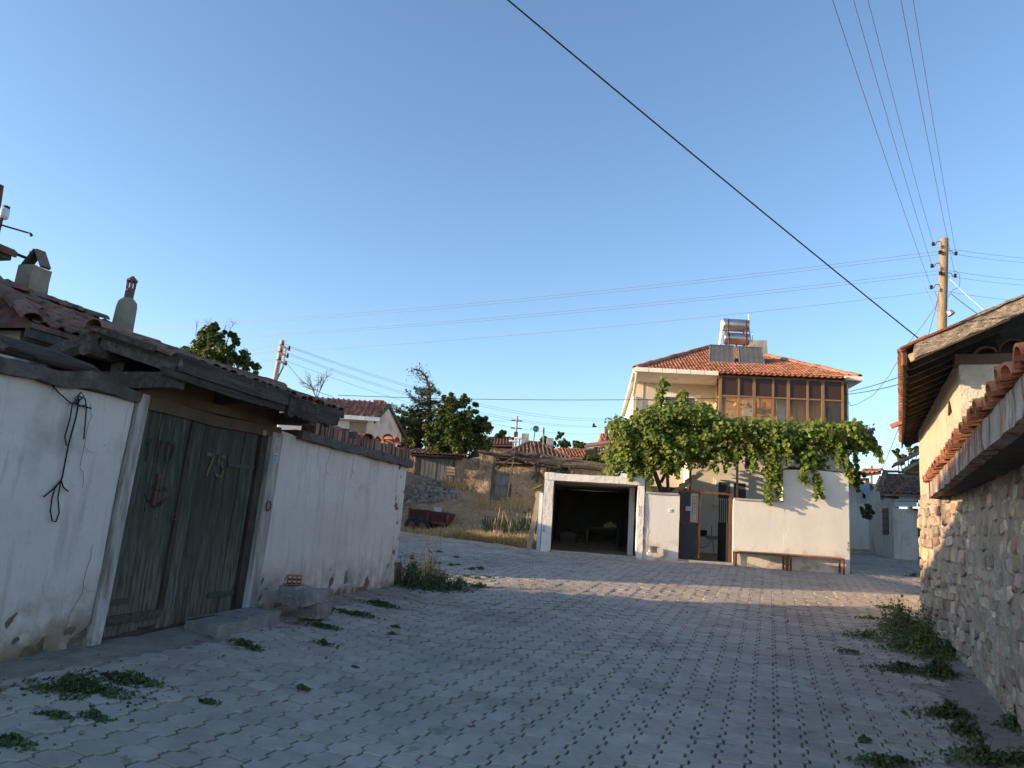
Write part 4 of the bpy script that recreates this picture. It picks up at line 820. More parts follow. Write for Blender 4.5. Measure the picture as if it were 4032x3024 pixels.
for (u, v, r) in ((3880, 1375, .13), (3985, 1345, .16)):
    s, z = FF.px(u, v, -.35); m = MB(); vs, fs = half_pipe(.34, .45, .14, .03, 8); M = FF.M(s, -.35, z - .1) @ Matrix.Rotation(-.35, 4, 'Y'); m.add([M @ Vector(p) for p in vs], fs).build('gable_tile', 'oldtile', rb)
lt = PY(3548, 1690, 16.5); m = MB(); vs, fs = half_pipe(.2, .4, .1, .02, 7); M = axes_M(ep(.62, -.22) + Vector((0, 0, -.02)), -XE, RR_); m.add([M @ Vector(p) for p in vs], fs).build('slipped_tile', 'orangetile', rb)
s, z = FR.px(3742, 1605, .0); MB().poly([FR.W(s - .22, .012, z - .1), FR.W(s + .22, .012, z - .1), FR.W(s + .05, .012, z + .14)], FR.n.to_3d() * .004).build('niche_shade_panel', 'blackmetal', rb)  # flat black panel in place of the shade inside a niche

# ================================================================== garage, garden walls, metal gate
def gh(s, d=0): p = FH.W(s, d, 0); return gz(p.x, p.y)
sG0, sG1 = FH.px(2132, 2100)[0], FH.px(2532, 2100)[0]
ga = thing('garage', 'open white concrete garage with a flat slab roof and dark interior', 'garage', FH.W((sG0 + sG1) / 2, -2.5, gh(1.3)))
zs0, zs1 = FH.px(2300, 1898)[1], FH.px(2300, 1870)[1]
roughwall(FH, sG0 + .02, sG1 + .0, -5.2, .05, zs0, zs1, .3, .012, 1., 2).build('roof_slab', 'garagewhite', ga, smooth=False)
MB().rough(lambda a, b, c: FH.W(sG0 + .03 + (sG1 - sG0 - .05) * a, .0 - 5.1 * b, zs0 - .012 + .006 * c), 8, 10, 1, .006, 2).build('slab_soffit', 'soffitconcrete', ga)
gx_ = lambda u: FH.px(u, 2050)[0]
roughwall(FH, sG0, gx_(2172), -.35, .03, gh(0) - .2, zs1 + .02, .2, .016, 2., 3).build('pillar', 'garagewhite', ga, smooth=True)
roughwall(FH, gx_(2508), sG1 + .0, -.35, .03, gh(2.6) - .2, zs0, .2, .014, 3., 3).build('pillar', 'garagewhite', ga, smooth=True)
roughwall(FH, gx_(2484), gx_(2506), -1.6, -1.2, gh(2.6) - .2, zs0 - .02, .2, .012, 4., 3).build('pillar', 'garagewhite', ga, smooth=True)
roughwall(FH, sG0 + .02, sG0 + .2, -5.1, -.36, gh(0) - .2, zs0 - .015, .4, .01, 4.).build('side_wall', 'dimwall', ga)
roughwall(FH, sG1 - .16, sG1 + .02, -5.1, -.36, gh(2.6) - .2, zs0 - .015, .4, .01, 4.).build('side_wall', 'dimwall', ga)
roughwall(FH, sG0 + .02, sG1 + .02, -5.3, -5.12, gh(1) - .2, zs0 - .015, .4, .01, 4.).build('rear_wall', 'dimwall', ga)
MB().fbox(FH, sG0 + .2, sG1 - .17, -5.1, .0, gh(1.3) - .3, gh(1.3, -.3) + .0).build('garage_floor', 'joint_soil', ga)
MB().rough(lambda a, b, c: FH.W(sG0 + .3 + (sG1 - sG0 - .5) * a, .02 + .12 * b, gh(sG0 + .3 + (sG1 - sG0 - .5) * a, .1) - .1 + .15 * c), 8, 1, 1, .015, 3).build('door_sill', 'concrete', ga)
for u in (2148, 2162):
    s, z = FH.px(u, 1855, -.1); MB().tube([FH.W(s, -.1, zs1), FH.W(s + .01, -.1, zs1 + .18)], .008, 5).build('rebar', 'rust', ga)
digits(MB(), FH, .052, '7', *FH.px(2138, 2083, .05), .035, .05, 0, .012).build('painted_number', 'redpaint', ga); digits(MB(), FH, .052, '0', *FH.px(2138, 2092, .05), .035, .05, 0, .012).build('painted_number', 'redpaint', ga)
for k, c in enumerate('P111'):
    s, z = FH.px(2517, 2000 + k * 10.5, .05); digits(MB(), FH, .05, c, s, z, .028, .05, 0, .012).build('painted_number', 'redpaint', ga)
wb = thing('workbench', 'dark workbench standing in the shade at the back of the garage', 'table', FH.W(sG0 + 1.9, -3.2, gh(1.3)))
g0 = gh(1.3, -.3)
MB().fbox(FH, sG0 + 1.2, sG0 + 2.25, -3.5, -2.9, g0 + .68, g0 + .74).build('tabletop', 'darkwood', wb)
for a, b in ((1.25, -3.4), (2.2, -3.4), (1.25, -2.95), (2.2, -2.95)): MB().fbox(FH, sG0 + a - .03, sG0 + a + .03, b - .03, b + .03, g0, g0 + .68).build('leg', 'oldwood', wb)
MB().rough(lambda a, b, c: FH.W(sG0 + 1.75 + .4 * a, -3.35 + .3 * b, g0 + .74 + .18 * c * (1 - abs(a - .5))), 4, 3, 3, .03, 6).build('cloth_bundle', 'cardboard', None, 'brown bundle lying on the workbench in the garage', 'bundle')
MB().rough(lambda a, b, c: FH.W(sG0 + .4 + .5 * a, -3.4 + .4 * b, g0 + .5 * c), 4, 3, 4, .06, 4).build('sack', 'dimwall', None, 'grey sack leaning in the left corner of the garage', 'sack', smooth=True)
# shed lean-to behind the left garage pillar
sh = thing('lean_to', 'small lean-to with a mossy board roof and pale blue boards against the garage', 'shed', FH.W(sG0 - .2, -.8, gh(-.3, -.8)))
a, b = FH.px(2092, 1932, -.6), FH.px(2135, 1915, -.6)
MB().poly([FH.W(a[0], -.5, a[1]), FH.W(b[0] - .02, -.5, b[1]), FH.W(b[0] - .02, -1.6, b[1] + .05), FH.W(a[0], -1.6, a[1] + .05)], (0, 0, .05)).build('roof_board', 'mossroof', sh)
MB().fbox(FH, a[0] + .12, b[0] - .04, -1.5, -.6, a[1] - .18, a[1] - .04).build('roof_beam', 'planktan', sh)
MB().fbox(FH, sG0 - .14, sG0 - .04, -1.4, -.3, gh(0) - .1, b[1] - .2).build('blue_board', 'bluewash', sh)
p0, p1 = FH.W(*(lambda t: (t[0], -.25, t[1]))(FH.px(2085, 2080, -.25))), FH.W(*(lambda t: (t[0], -.35, t[1]))(FH.px(2125, 1935, -.35))); p0.z = gz(p0.x, p0.y)
MB().bar(p0, p1, .14, .03, (0, 1, 0)).build('plank', 'planktan', None, 'pale plank leaning against the left side of the garage', 'plank')

# garden walls
def gwall(s0, s1, d0, d1, ztop, name, label, par=None, mt='whiteplaster', sd=1.):
    return roughwall(FH, s0, s1, d0, d1, lambda s: gh(s) - .25, ztop, .2, .012, sd, 2).build(name, mt, par, label, 'wall' if not par else None, smooth=True)
zW1 = FH.px(2610, 1945)[1]; sA, sB = sG1 + .02, FH.px(2674, 2080)[0]
w1 = gwall(sA, sB, -.28, .0, zW1, 'front_wall', 'low white plaster wall with a doorbell between garage and metal gate')
MB().rough(lambda a, b, c: FH.W(sA + .02 + (sB - sA - .06) * a, -.31 + .35 * b, zW1 - .01 + .05 * c), 10, 2, 1, .01, 4).build('wall_cap', 'concrete', w1)
s, z = FH.px(2640, 2010, .012); bp = MB().fbox(FH, s - .045, s + .045, .0, .018, z - .045, z + .045).build('bell_push', 'whitepaint', w1, bevel=.005)
MB().fbox(FH, s - .012, s + .012, .018, .026, z - .015, z + .015).build('button', 'concrete', bp)
m = MB()   # long crack down the pillar joint
sc_, zc_ = sA + .0, zW1 - .1; ln = []
for k in range(16): ln.append((sc_ + random.uniform(-.018, .018), zc_ - k * .1))
ribbon(m, FH, .034, [ln], .018); m.build('crack', 'dimwall', w1)
sC, sD = FH.px(2887, 2090)[0], FH.px(3344, 2100)[0]; sM = FH.px(3085, 1930)[0]; zW2, zW3 = FH.px(2990, 1972)[1], FH.px(3210, 1850)[1]
w2 = gwall(sC, sM + .02, -.28, .0, zW2, 'front_wall', 'white plaster yard wall that steps up tall on its right, behind the long bench', sd=4.)
roughwall(FH, sM, sD, -2.2, .004, lambda s: gh(s) - .25, lambda s: zW3 - .05 * abs((s - sM) / (sD - sM) - .45) * 2, .2, .013, 7., 2).build('outbuilding_wall', 'whiteplaster', w2, smooth=True)
MB().rough(lambda a, b, c: FH.W(sC + .02 + (sM - sC - .02) * a, -.31 + .35 * b, zW2 - .01 + .05 * c), 12, 2, 1, .01, 4).build('wall_cap', 'concrete', w2)
MB().rough(lambda a, b, c: FH.W(sM + .2 + (sD - sM - .1) * a, -2.3 + 2.25 * b, zW3 + .03 + .03 * c - .08 * a), 8, 3, 1, .01, 2).build('metal_roof', 'rust', w2)
for k, c in enumerate('970'):
    s, z = FH.px(3337, 2144 + k * 12.5, .015); digits(MB(), FH, .018, c, s, z, .03, .06, 0, .013).build('painted_number', 'redpaint', w2)
# metal yard gate
gt = thing('metal_gate', 'dark sheet-metal yard gate standing open between the white front walls', 'gate', FH.W((sB + sC) / 2, -.2, gh(3)))
MB().rough(lambda a, b, c: FH.W(sB + (sC - sB) * a, -.3 + .4 * b, gh(sB + (sC - sB) * a) - .2 + .25 * c), 8, 2, 1, .012, 4).build('threshold', 'concrete', gt)
hb_ = FH.px(2800, 1945, -.2)[1]
MB().fbox(FH, sB, sC, -.22, -.16, hb_, hb_ + .06).build('lintel_bar', 'rust', gt)
q = lambda u, v, d=-.2: FH.px(u, v, d)
a0, a1 = q(2680, 1950)[0], q(2757, 1950)[0]; zb = gh(3.6) + .06; zmid = q(2720, 2062)[1]
lf = MB().fbox(FH, a0, a0 + .06, -.20, -.15, zb, hb_); lf.fbox(FH, a1 - .05, a1, -.20, -.15, zb, hb_); lf.fbox(FH, a0, a1, -.20, -.15, zmid, zmid + .04)
lf = lf.build('gate_leaf', 'rustdark', gt)
MB().fbox(FH, a0 + .05, a0 + .27, -.19, -.17, zb, hb_).build('sheet', 'slatemetal', lf)
MB().fbox(FH, a0 + .03, a1 - .12, -.165, -.145, zb, zmid).build('lower_sheet', 'slatemetal', lf)
MB().fbox(FH, a1 - .125, a1 - .05, -.185, -.17, zb + .1, zmid).build('wood_sheet', 'soffitboard', lf)
cs = MB().fbox(FH, a0 + .275, a1 - .05, -.19, -.17, zmid + .05, hb_ - .02).build('cream_sheet', 'creamdoor', lf)
m = MB(); sm_ = (a0 + .29 + a1 - .05) / 2
ribbon(m, FH, -.168, [[(a0 + .33, zmid + .1), (a0 + .33, hb_ - .1), (a1 - .09, hb_ - .1), (a1 - .09, zmid + .1), (a0 + .33, zmid + .1)], [(sm_, hb_ - .15), (sm_, zmid + .25)], [(a0 + .33, zmid + .55), (a1 - .09, zmid + .55)]], .012); m.build('panel_moulding', 'rust', cs)
s, z = q(2711, 2003, -.13); pl = MB().fbox(FH, s - .075, s + .075, -.145, -.13, z - .055, z + .055).build('number_plate', 'whitepaint', gt, bevel=.006); MB().fbox(FH, s - .062, s + .062, -.13, -.127, z - .042, z + .042).build('plate_field', 'plateblue', pl)
digits(MB(), FH, -.1265, '100', s - .045, z - .028, .022, .055, .012, .008).build('plate_digits', 'whitepaint', pl)
b0, b1 = q(2852, 1950)[0], q(2880, 1950)[0]; zb = gh(5.2) + .06
lf = MB().fbox(FH, b1 - .05, b1 + .02, -.22, -.12, zb, hb_); lf = lf.build('gate_leaf', 'rustdark', gt)
Fq = Frame(FH.W(b1 - .03, -.2, 0)[:2], (-FH.e.x * .35 - FH.n.x * .94, -FH.e.y * .35 - FH.n.y * .94))
MB().fbox(Fq, 0, .62, -.015, .015, zb, zb + 1.05).build('lower_sheet', 'blackmetal', lf)
for k in range(6): MB().fbox(Fq, .02 + k * .11, .04 + k * .11, -.012, .012, zb + 1.05, hb_ - .05).build('bar', 'blackmetal', lf)
MB().fbox(Fq, 0, .62, -.02, .02, hb_ - .08, hb_ - .03).build('top_rail', 'blackmetal', lf)
# sink, meter box and hose in the yard; small flower pots left of them
zy = gh(4.5, -3)
s, z = FH.px(2805, 2112, -3.6); sk_ = thing('wall_sink', 'brown basin with a tap and hose on the yard wall seen through the gate', 'sink', FH.W(s, -3.7, z - .12))
MB().rough(lambda a, b, c: FH.W(s - .22 * (.5 + .5 * c) + .44 * a * (.5 + .5 * c), -3.82 + .34 * b, z - .1 + .12 * c), 6, 4, 2, .006, 4).build('basin', 'porcelain', sk_, smooth=True)
MB().tube([FH.W(s, -3.78, z), FH.W(s, -3.78, z + .28), FH.W(s, -3.68, z + .3)], .012, 6).build('tap_pipe', 'rust', sk_)
MB().tube([FH.W(s + .02, -3.7, z - .1), FH.W(s + .06, -3.65, z - .4), FH.W(s + .03, -3.6, z - .65), FH.W(s + .1, -3.5, zy + .02)], .014, 6).build('hose', 'hose', sk_)
MB().tube([FH.W(s - .5, -3.78, z - .3), FH.W(s - .3, -3.76, z - .38), FH.W(s - .1, -3.76, z - .3), FH.W(s - .02, -3.76, z - .12)], .014, 6).build('hose', 'hose', sk_)
s, z = FH.px(2772, 2100, -3.7); MB().fbox(FH, s - .1, s + .1, -3.84, -3.75, z - .1, z + .1).build('meter_box', 'blackmetal', None, 'small black meter box on the yard wall beside the basin', 'box')

# pot on a stump, bench
s, z = FH.px(2566, 2180, .18); g = gz(*FH.W(s, .2, 0)[:2])
st = MB().rough(lambda a, b, c: FH.W(s - .12 + .24 * a, .10 + .25 * b, g - .03 + .22 * c), 4, 4, 3, .02, 5).build('stump_block', 'whiteplaster', None, 'whitewashed stump block before the wall carrying the cooking pot', 'block')
pot = thing('cooking_pot', 'dented aluminium cooking pot with two handles on the white stump', 'pot', FH.W(s, .23, g + .195)); c = FH.W(s, .23, g + .192)
MB().tube([c, c + Vector((0, 0, .01)), c + Vector((0, 0, .15)), c + Vector((0, 0, .165))], [.12, .135, .14, .148], 18, True).build('pot_body', 'aluminium', pot, smooth=True)
for sg in (-1, 1):
    h = c + Vector((FH.e.x, FH.e.y, 0)) * sg * .14 + Vector((0, 0, .13)); m = MB(); m.tube([h, h + Vector((FH.e.x, FH.e.y, 0)) * sg * .05 + Vector((0, 0, .02)), h + Vector((FH.e.x, FH.e.y, 0)) * sg * .07 + Vector((0, 0, .05))], .012, 6).build('handle', 'aluminium', pot)
bn = thing('bench', 'long low bench with a rusty angle-iron frame against the white wall', 'bench', FH.W((sC + sD) / 2, .3, gh(6.5)))
zbn = lambda s: gz(*FH.W(s, .3, 0)[:2])
s0_, s1_ = FH.px(2893, 2200, .35)[0], FH.px(3322, 2225, .35)[0]; sm1 = FH.px(3108, 2215, .35)[0]
zt0, zt1 = FH.px(2893, 2172, .35)[1], FH.px(3322, 2199, .35)[1]
zf = lambda s: zt0 + (zt1 - zt0) * (s - s0_) / (s1_ - s0_)
for k, (a, b) in enumerate(((s0_, sm1 - .04), (sm1, s1_))):
    for d in (.08, .42): MB().bar(FH.W(a, d, zf(a) - .02), FH.W(b, d, zf(b) - .02), .04, .045).build('frame_rail', 'rust', bn)
for a in (s0_ + .02, sm1 - .09, sm1 + .02, s1_ - .02):
    for d in (.08, .42): MB().bar(FH.W(a, d, zbn(a) - .02), FH.W(a, d, zf(a)), .04, .04, (1, 0, 0)).build('leg', 'rust', bn)
    MB().bar(FH.W(a, .08, zbn(a) + .14), FH.W(a, .42, zbn(a) + .14), .025, .025).build('stretcher', 'rust', bn)
for (a, b, d0, d1) in ((s0_, s0_ + 1.5, .06, .18), (s0_ + .02, s0_ + 1.45, .20, .32), (sm1 - .02, s1_, .08, .2), (sm1, s1_ - .1, .32, .44), (s0_ + .1, s1_ - .2, .34, .43)):
    MB().hexa([FH.W(x, d, zf(x) + h) for h in (.003, .028) for x, d in ((a, d0), (a, d1), (b, d1), (b, d0))]).build('seat_slat', 'planktan', bn)
# ================================================================== main house
D0 = -4.0; DW = -5.8; DBK = -14.5
sL, zEv = FH.px(2501, 1462, D0); sR, zr_ = FH.px(3386, 1489, D0); zEv = (zEv + zr_) / 2
ho = thing('main_house', 'cream two-storey house with red tiled hip roof and glazed brown balcony', 'house', FH.W((sL + sR) / 2, -8, gh(5)))
sBL, sBR = FH.px(2832, 1600, D0)[0], FH.px(3322, 1600, D0)[0]; zSl = FH.px(3080, 1760, D0)[1]; zPa = FH.px(3080, 1660, D0)[1]
gy = 0.7
# walls
sW = sL + .12; sWR = sR - .30
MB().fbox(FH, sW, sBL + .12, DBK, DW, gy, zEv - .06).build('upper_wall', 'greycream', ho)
MB().fbox(FH, sW - .015, sW + .02, DBK, DW - .02, gy, zEv - .09).build('side_wall', 'creamwall', ho)
MB().fbox(FH, sBL + .12, sWR, DBK, D0 - .62, zSl, zEv - .06).build('room_wall', 'roomwall', ho)
MB().fbox(FH, FH.px(2708, 2050, D0 - .3)[0], sWR - .05, DBK + .2, D0 - .25, gy, zSl - .16).build('lower_wall', 'creamwall', ho)
MB().fbox(FH, sWR - .02, sWR + .03, DBK, D0 - .3, gy, zEv - .1).build('side_wall', 'creamwall', ho)
MB().fbox(FH, sBL - .05, sBR + .05, D0 - 1.95, D0 + .06, zSl - .15, zSl).build('balcony_slab', 'garagewhite', ho)
MB().fbox(FH, sW + .3, sBL + .2, D0 - 1.9, D0 - 1.0, zSl - .15, zSl).build('landing_slab', 'garagewhite', ho)
MB().fbox(FH, sG1 + .06, sG1 + .24, -4.4, -.36, gy, FH.px(2560, 1800, -1.0)[1]).build('yard_shade_wall', 'creamwall', ho)  # wall added beside the garage to shade the yard behind it
# corner pilaster and window on the recessed wall
MB().fbox(FH, sW - .02, sW + .28, DW - .02, DW + .025, gy, zEv - .07).build('corner_pilaster', 'creamwall', ho)
wl0, zt = FH.px(2588, 1548, DW); wl1, zb = FH.px(2757, 1650, DW)
MB().fbox(FH, wl0, wl1, DW, DW + .03, zb, zt).build('window_surround', 'whitepaint', ho)
def window(F, s0, s1, z0, z1, d, par, n=2, curtain=True, name='window', fm='whiteframe', ft=.055):
    m = MB(); m.fbox(F, s0, s1, d, d + .05, z1 - ft, z1); m.fbox(F, s0, s1, d, d + .05, z0, z0 + ft)
    st = [(s0 + (s1 - s0) * i / n) for i in range(n + 1)]
    for i, s in enumerate(st):
        a, b = (s, s + ft) if i == 0 else ((s - ft, s) if i == n else (s - ft / 2, s + ft / 2)); m.fbox(F, a, b, d + .001, d + .049, z0 + ft, z1 - ft)
    wn = m.build(name, fm, par)
    for i in range(n): MB().fbox(F, st[i] + ft * .9, st[i + 1] - ft * .9, d + .015, d + .022, z0 + ft, z1 - ft).build('pane', 'windowglass', wn)
    if curtain:
        for i in range(n):
            m = MB(); a, b = st[i] + ft, st[i + 1] - ft; k = 12
            for j in range(k):
                x0, x1 = a + (b - a) * j / k, a + (b - a) * (j + 1) / k; e = .006 * (1 if j % 2 else 0)
                m.hexa([F.W(x, dd, z) for z in (z0 + ft, z1 - ft) for x, dd in ((x0, d + .001), (x0, d + .005 + e), (x1, d + .011 - e), (x1, d + .001))])
            m.build('curtain', 'curtain' if curtain is True else curtain, wn)
    return wn
window(FH, FH.px(2612, 1600, DW)[0], FH.px(2742, 1600, DW)[0], zb + .1, FH.px(2680, 1560, DW)[1], DW + .03, ho, 2)
lw0, lz1 = FH.px(2818, 1888, D0 - .25); lw1, lz0 = FH.px(2945, 1978, D0 - .25)
MB().fbox(FH, lw0 - .07, lw1 + .1, D0 - .25, D0 - .225, lz0 - .1, lz1 + .08).build('window_surround', 'creamwall', ho)
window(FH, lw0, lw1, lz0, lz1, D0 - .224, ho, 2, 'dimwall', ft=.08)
MB().fbox(FH, lw0 - .1, lw1 + .1, D0 - .25, D0 - .12, lz0 - .17, lz0 - .1).build('window_sill', 'creamwall', ho)
# soffit, gutter, fascia
MB().fbox(FH, sL + .03, sBL + .1, DBK - .2, D0 - .05, zEv - .07, zEv - .03).build('soffit', 'soffitpaint', ho)
MB().fbox(FH, sBL + .1, sR - .02, DBK - .2, D0 - .06, zEv - .07, zEv - .03).build('soffit', 'soffitpaint', ho)
gs = [sL - .02 + (sBL - .04 - sL) * i / 6 for i in range(7)]
for i in range(6): MB().fbox(FH, gs[i] + .006, gs[i + 1] - .006, D0 + .02, D0 + .16, zEv - .07 - .004 * i, zEv + .07 - .004 * i).build('gutter', 'gutterpaint', ho)
MB().fbox(FH, sBR + .02, sR + .05, D0 + .02, D0 + .16, zEv - .07, zEv + .07).build('gutter', 'gutterpaint', ho)
MB().fbox(FH, sL - .06, sL + .02, DBK - .3, D0 - .07, zEv - .08, zEv + .08).build('side_gutter', 'gutterpaint', ho)
MB().fbox(FH, sR - .02, sR + .06, DBK - .3, D0 - .07, zEv - .08, zEv + .08).build('side_gutter', 'gutterpaint', ho)
m = MB(); m.tube([FH.W(sL + .05, D0 + .0, zEv - .05), FH.W(sL + .06, D0 - .2, zEv - .25), FH.W(sW - .06, DW + .1, zEv - .6), FH.W(sW - .06, DW + .1, 1.2)], .05, 8).build('downpipe', 'gutterpaint', ho, smooth=True)
p, z = FH.px(2662, 1494, D0 - .9); c = FH.W(p, D0 - .9, zEv - .07)
MB().tube([c + Vector((0, 0, -.10)), c + Vector((0, 0, -.07)), c + Vector((0, 0, -.02)), c], [.06, .13, .17, .18], 16).build('ceiling_lamp', 'lampwhite', ho, smooth=True)
# hip roof
zRd = FH.px(2930, 1379, D0 - 5.2)[1]; dRd = D0 - 5.2; rL, rR = sL + 3.1, sR - 3.1
ov = .0; A0, A1, B0, B1, Q0, Q1 = FH.W(sL - ov, D0 + ov, zEv + .03), FH.W(sR + ov, D0 + ov, zEv + .03), FH.W(sL - ov, DBK - .3, zEv + .03), FH.W(sR + ov, DBK - .3, zEv + .03), FH.W(rL, dRd, zRd), FH.W(rR, dRd, zRd)
for pts in ([A0, A1, Q1, Q0], [B1, B0, Q0, Q1], [B0, A0, Q0], [A1, B1, Q1]): MB().poly(pts, (0, 0, -.05)).build('roof_slope', 'terracotta', ho)
Xv = A1 - A0; Wd = Xv.length; mid = (Q0 + Q1) / 2 - (A0 + A1) / 2; Hh = mid.length; ins = (Q0 - A0).dot(Xv.normalized())
inF = lambda x, y: ins * y / Hh + .05 < x < Wd - ins * y / Hh - .05
pieces('roof_tile', [twin_tile(.235, .36, .042), twin_tile(.235, .36, .038)], tile_xf(A0, Xv, mid, inF, -.02, Wd, Hh, .235, .32, .004, 2, .012), 'terracotta', ho, 300)
pieces('hip_tile', [half_pipe(.26, .46, .10, .02, 6)], ridge_tiles(A0 + Vector((0, 0, .04)), Q0 + Vector((0, 0, .04)), .24, .38) + ridge_tiles(A1 + Vector((0, 0, .04)), Q1 + Vector((0, 0, .04)), .24, .38) + ridge_tiles(Q0 + Vector((0, 0, .05)), Q1 + Vector((0, 0, .05)), .24, .4), 'terracotta', ho, 60)
m = MB(); MB().rough(lambda a, b, c: A0 + (Q0 - A0) * a + (Xv.normalized() * .28 * (b - .2)) + Vector((0, 0, -.02 + .06 * c)), 24, 2, 1, .02, 5).build('hip_mortar', 'concrete', ho)
MB().rough(lambda a, b, c: A1 + (Q1 - A1) * a - (Xv.normalized() * .28 * (b - .2)) + Vector((0, 0, -.02 + .06 * c)), 24, 2, 1, .02, 5).build('hip_mortar', 'concrete', ho)
# wavy sheet edge over the balcony
m = MB(); n = 96; vs = []
for i in range(n + 1):
    s = sBL - .08 + (sBR - sBL + .16) * i / n; zz = .022 * math.cos(i / n * 2 * math.pi * 22)
    for d, h in ((D0 + .30, -.02), (D0 - .3, .12), (D0 + .30, -.038), (D0 - .3, .10)): vs.append(FH.W(s, d, zEv - .0 + h + zz))
m.add(vs, [f for i in range(n) for f in ((4 * i, 4 * i + 4, 4 * i + 5, 4 * i + 1), (4 * i + 2, 4 * i + 3, 4 * i + 7, 4 * i + 6), (4 * i, 4 * i + 2, 4 * i + 6, 4 * i + 4))]).build('corrugated_sheet', 'terracotta', ho, smooth=False)
# balcony glazing
us = [2836, 2909, 2969, 3044, 3104, 3180, 3240, 3318]; ss = [FH.px(u, 1560, D0)[0] for u in us]; zM0, zM1 = FH.px(2836, 1563, D0)[1], FH.px(3318, 1573, D0)[1]; zM = (zM0 + zM1) / 2
bf = MB()
for i, s in enumerate(ss):
    k = .045 if i % 2 == 0 else .03; bf.fbox(FH, s - k, s + k, D0 - .05, D0 + .03, zSl, zEv - .05)
for z in (zPa, zM, zEv - .09): bf.fbox(FH, ss[0], ss[-1], D0 - .045, D0 + .025, z - .025, z + .025)
for s in (ss[0], ss[-1]):
    bf.fbox(FH, s - .03, s + .03, D0 - .61, D0 - .55, zSl, zEv - .05)
    for z in (zPa, zM, zEv - .09): bf.fbox(FH, s - .02, s + .02, D0 - .56, D0 - .04, z - .02, z + .02)
bf = bf.build('balcony_frame', 'frameal', ho)
for i in range(7):
    MB().fbox(FH, ss[i] + .03, ss[i + 1] - .03, D0 - .012, D0 - .006, zM + .025, zEv - .11).build('upper_pane', 'brownglass', bf)
    MB().fbox(FH, ss[i] + .03, ss[i + 1] - .03, D0 - .012, D0 - .006, zPa + .02, zM - .025).build('lower_pane', 'balconyglass', bf)
    MB().fbox(FH, ss[i] + .03, ss[i + 1] - .03, D0 - .02, D0 + .005, zSl + .02, zPa - .02).build('parapet_panel', 'frameal', bf)
    MB().fbox(FH, ss[i] + .04, ss[i + 1] - .04, D0 - .06, D0 - .052, zM + .02, zEv - .1).build('blind', 'maroonblind', bf)
for s in (ss[0], ss[-1]): MB().fbox(FH, s - .004, s + .004, D0 - .55, D0 - .05, zPa + .02, zEv - .1).build('side_pane', 'balconyglass', bf)
# things on the room wall behind the glass: amber shutters and doors
dr = D0 - .62
for k, (u0, u1, v0, v1, mt) in enumerate(((2985, 3035, 1570, 1640, 'amber'), (3058, 3092, 1575, 1660, 'whiteframe'), (3118, 3160, 1580, 1660, 'amber'), (3188, 3232, 1582, 1660, 'amber'), (2925, 2965, 1575, 1640, 'curtain'))):
    a, z1_ = FH.px(u0, v0, dr); b, z0_ = FH.px(u1, v1, dr); sh_ = MB().fbox(FH, a, b, dr + .002, dr + .04, max(z0_, zSl + .02), z1_).build('shutter', mt, ho)
    if mt == 'amber': MB().fbox(FH, a + .1, (a + b) / 2, dr + .041, dr + .05, max(z0_, zSl + .1), z1_ - .12).build('shutter_panel', 'planktan', sh_)
a, z1_ = FH.px(3262, 1602, D0 - .3); b, z0_ = FH.px(3310, 1650, D0 - .3)
MB().fbox(FH, a, b, D0 - .55, D0 - .2, zSl, z1_).build('cabinet', 'slatemetal', None, 'dark cabinet standing behind the glass at the right end of the balcony', 'cabinet')
for u in (2898, 2945):
    s, z = FH.px(u, 1600, D0 - .35); c = FH.W(s, D0 - .35, z); pl_ = thing('pendant_lamp', 'amber pendant lamp in the balcony, ' + ('nearer its left end' if u < 2920 else 'second from its left end'), 'lamp', c)
    MB().tube([c, c + Vector((0, 0, .03)), c + Vector((0, 0, .14))], [.09, .085, .03], 10).build('shade', 'amber', pl_, smooth=True)
    MB().tube([c + Vector((0, 0, .14)), Vector((c.x, c.y, zEv - .07))], .006, 4).build('flex', 'cable', pl_)
# stairs up to the landing
q0, q1 = FH.px(2640, 1945, -3.0), FH.px(2850, 1795, -3.0)
st = MB().hexa([FH.W(s, d, z) for dz in (-.14, .05) for s, d, z in ((q0[0], -3.0, q0[1] + dz), (q0[0], -3.05, q0[1] + dz), (q1[0], -3.05, q1[1] + dz), (q1[0], -3.0, q1[1] + dz))]).build('stair_stringer', 'creamwall', ho)
n = 9
for i in range(n):
    s = q0[0] + (q1[0] - q0[0]) * i / n; z = q0[1] + (q1[1] - q0[1]) * (i + .6) / n; MB().fbox(FH, s, s + (q1[0] - q0[0]) / n + .03, -3.95, -3.06, z - .05, z).build('step', 'dimwall', st)
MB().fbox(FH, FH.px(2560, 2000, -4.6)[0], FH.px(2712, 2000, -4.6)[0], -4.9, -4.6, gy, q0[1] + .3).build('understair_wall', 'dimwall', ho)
# chimney
c0, z0_ = FH.px(3000, 1340, dRd - .1); c1, z1_ = FH.px(3022, 1337, dRd - .1)
s0_ = FH.px(2948, 1345, dRd - .3)[0]; s1_ = FH.px(3021, 1345, dRd - .3)[0]
MB().rough(lambda a, b, c: FH.W(s0_ + (s1_ - s0_) * a, dRd - .75 + .5 * b, zRd - .5 + (z1_ - zRd + .5) * c), 4, 3, 5, .02, 4).build('chimney', 'concrete', ho)
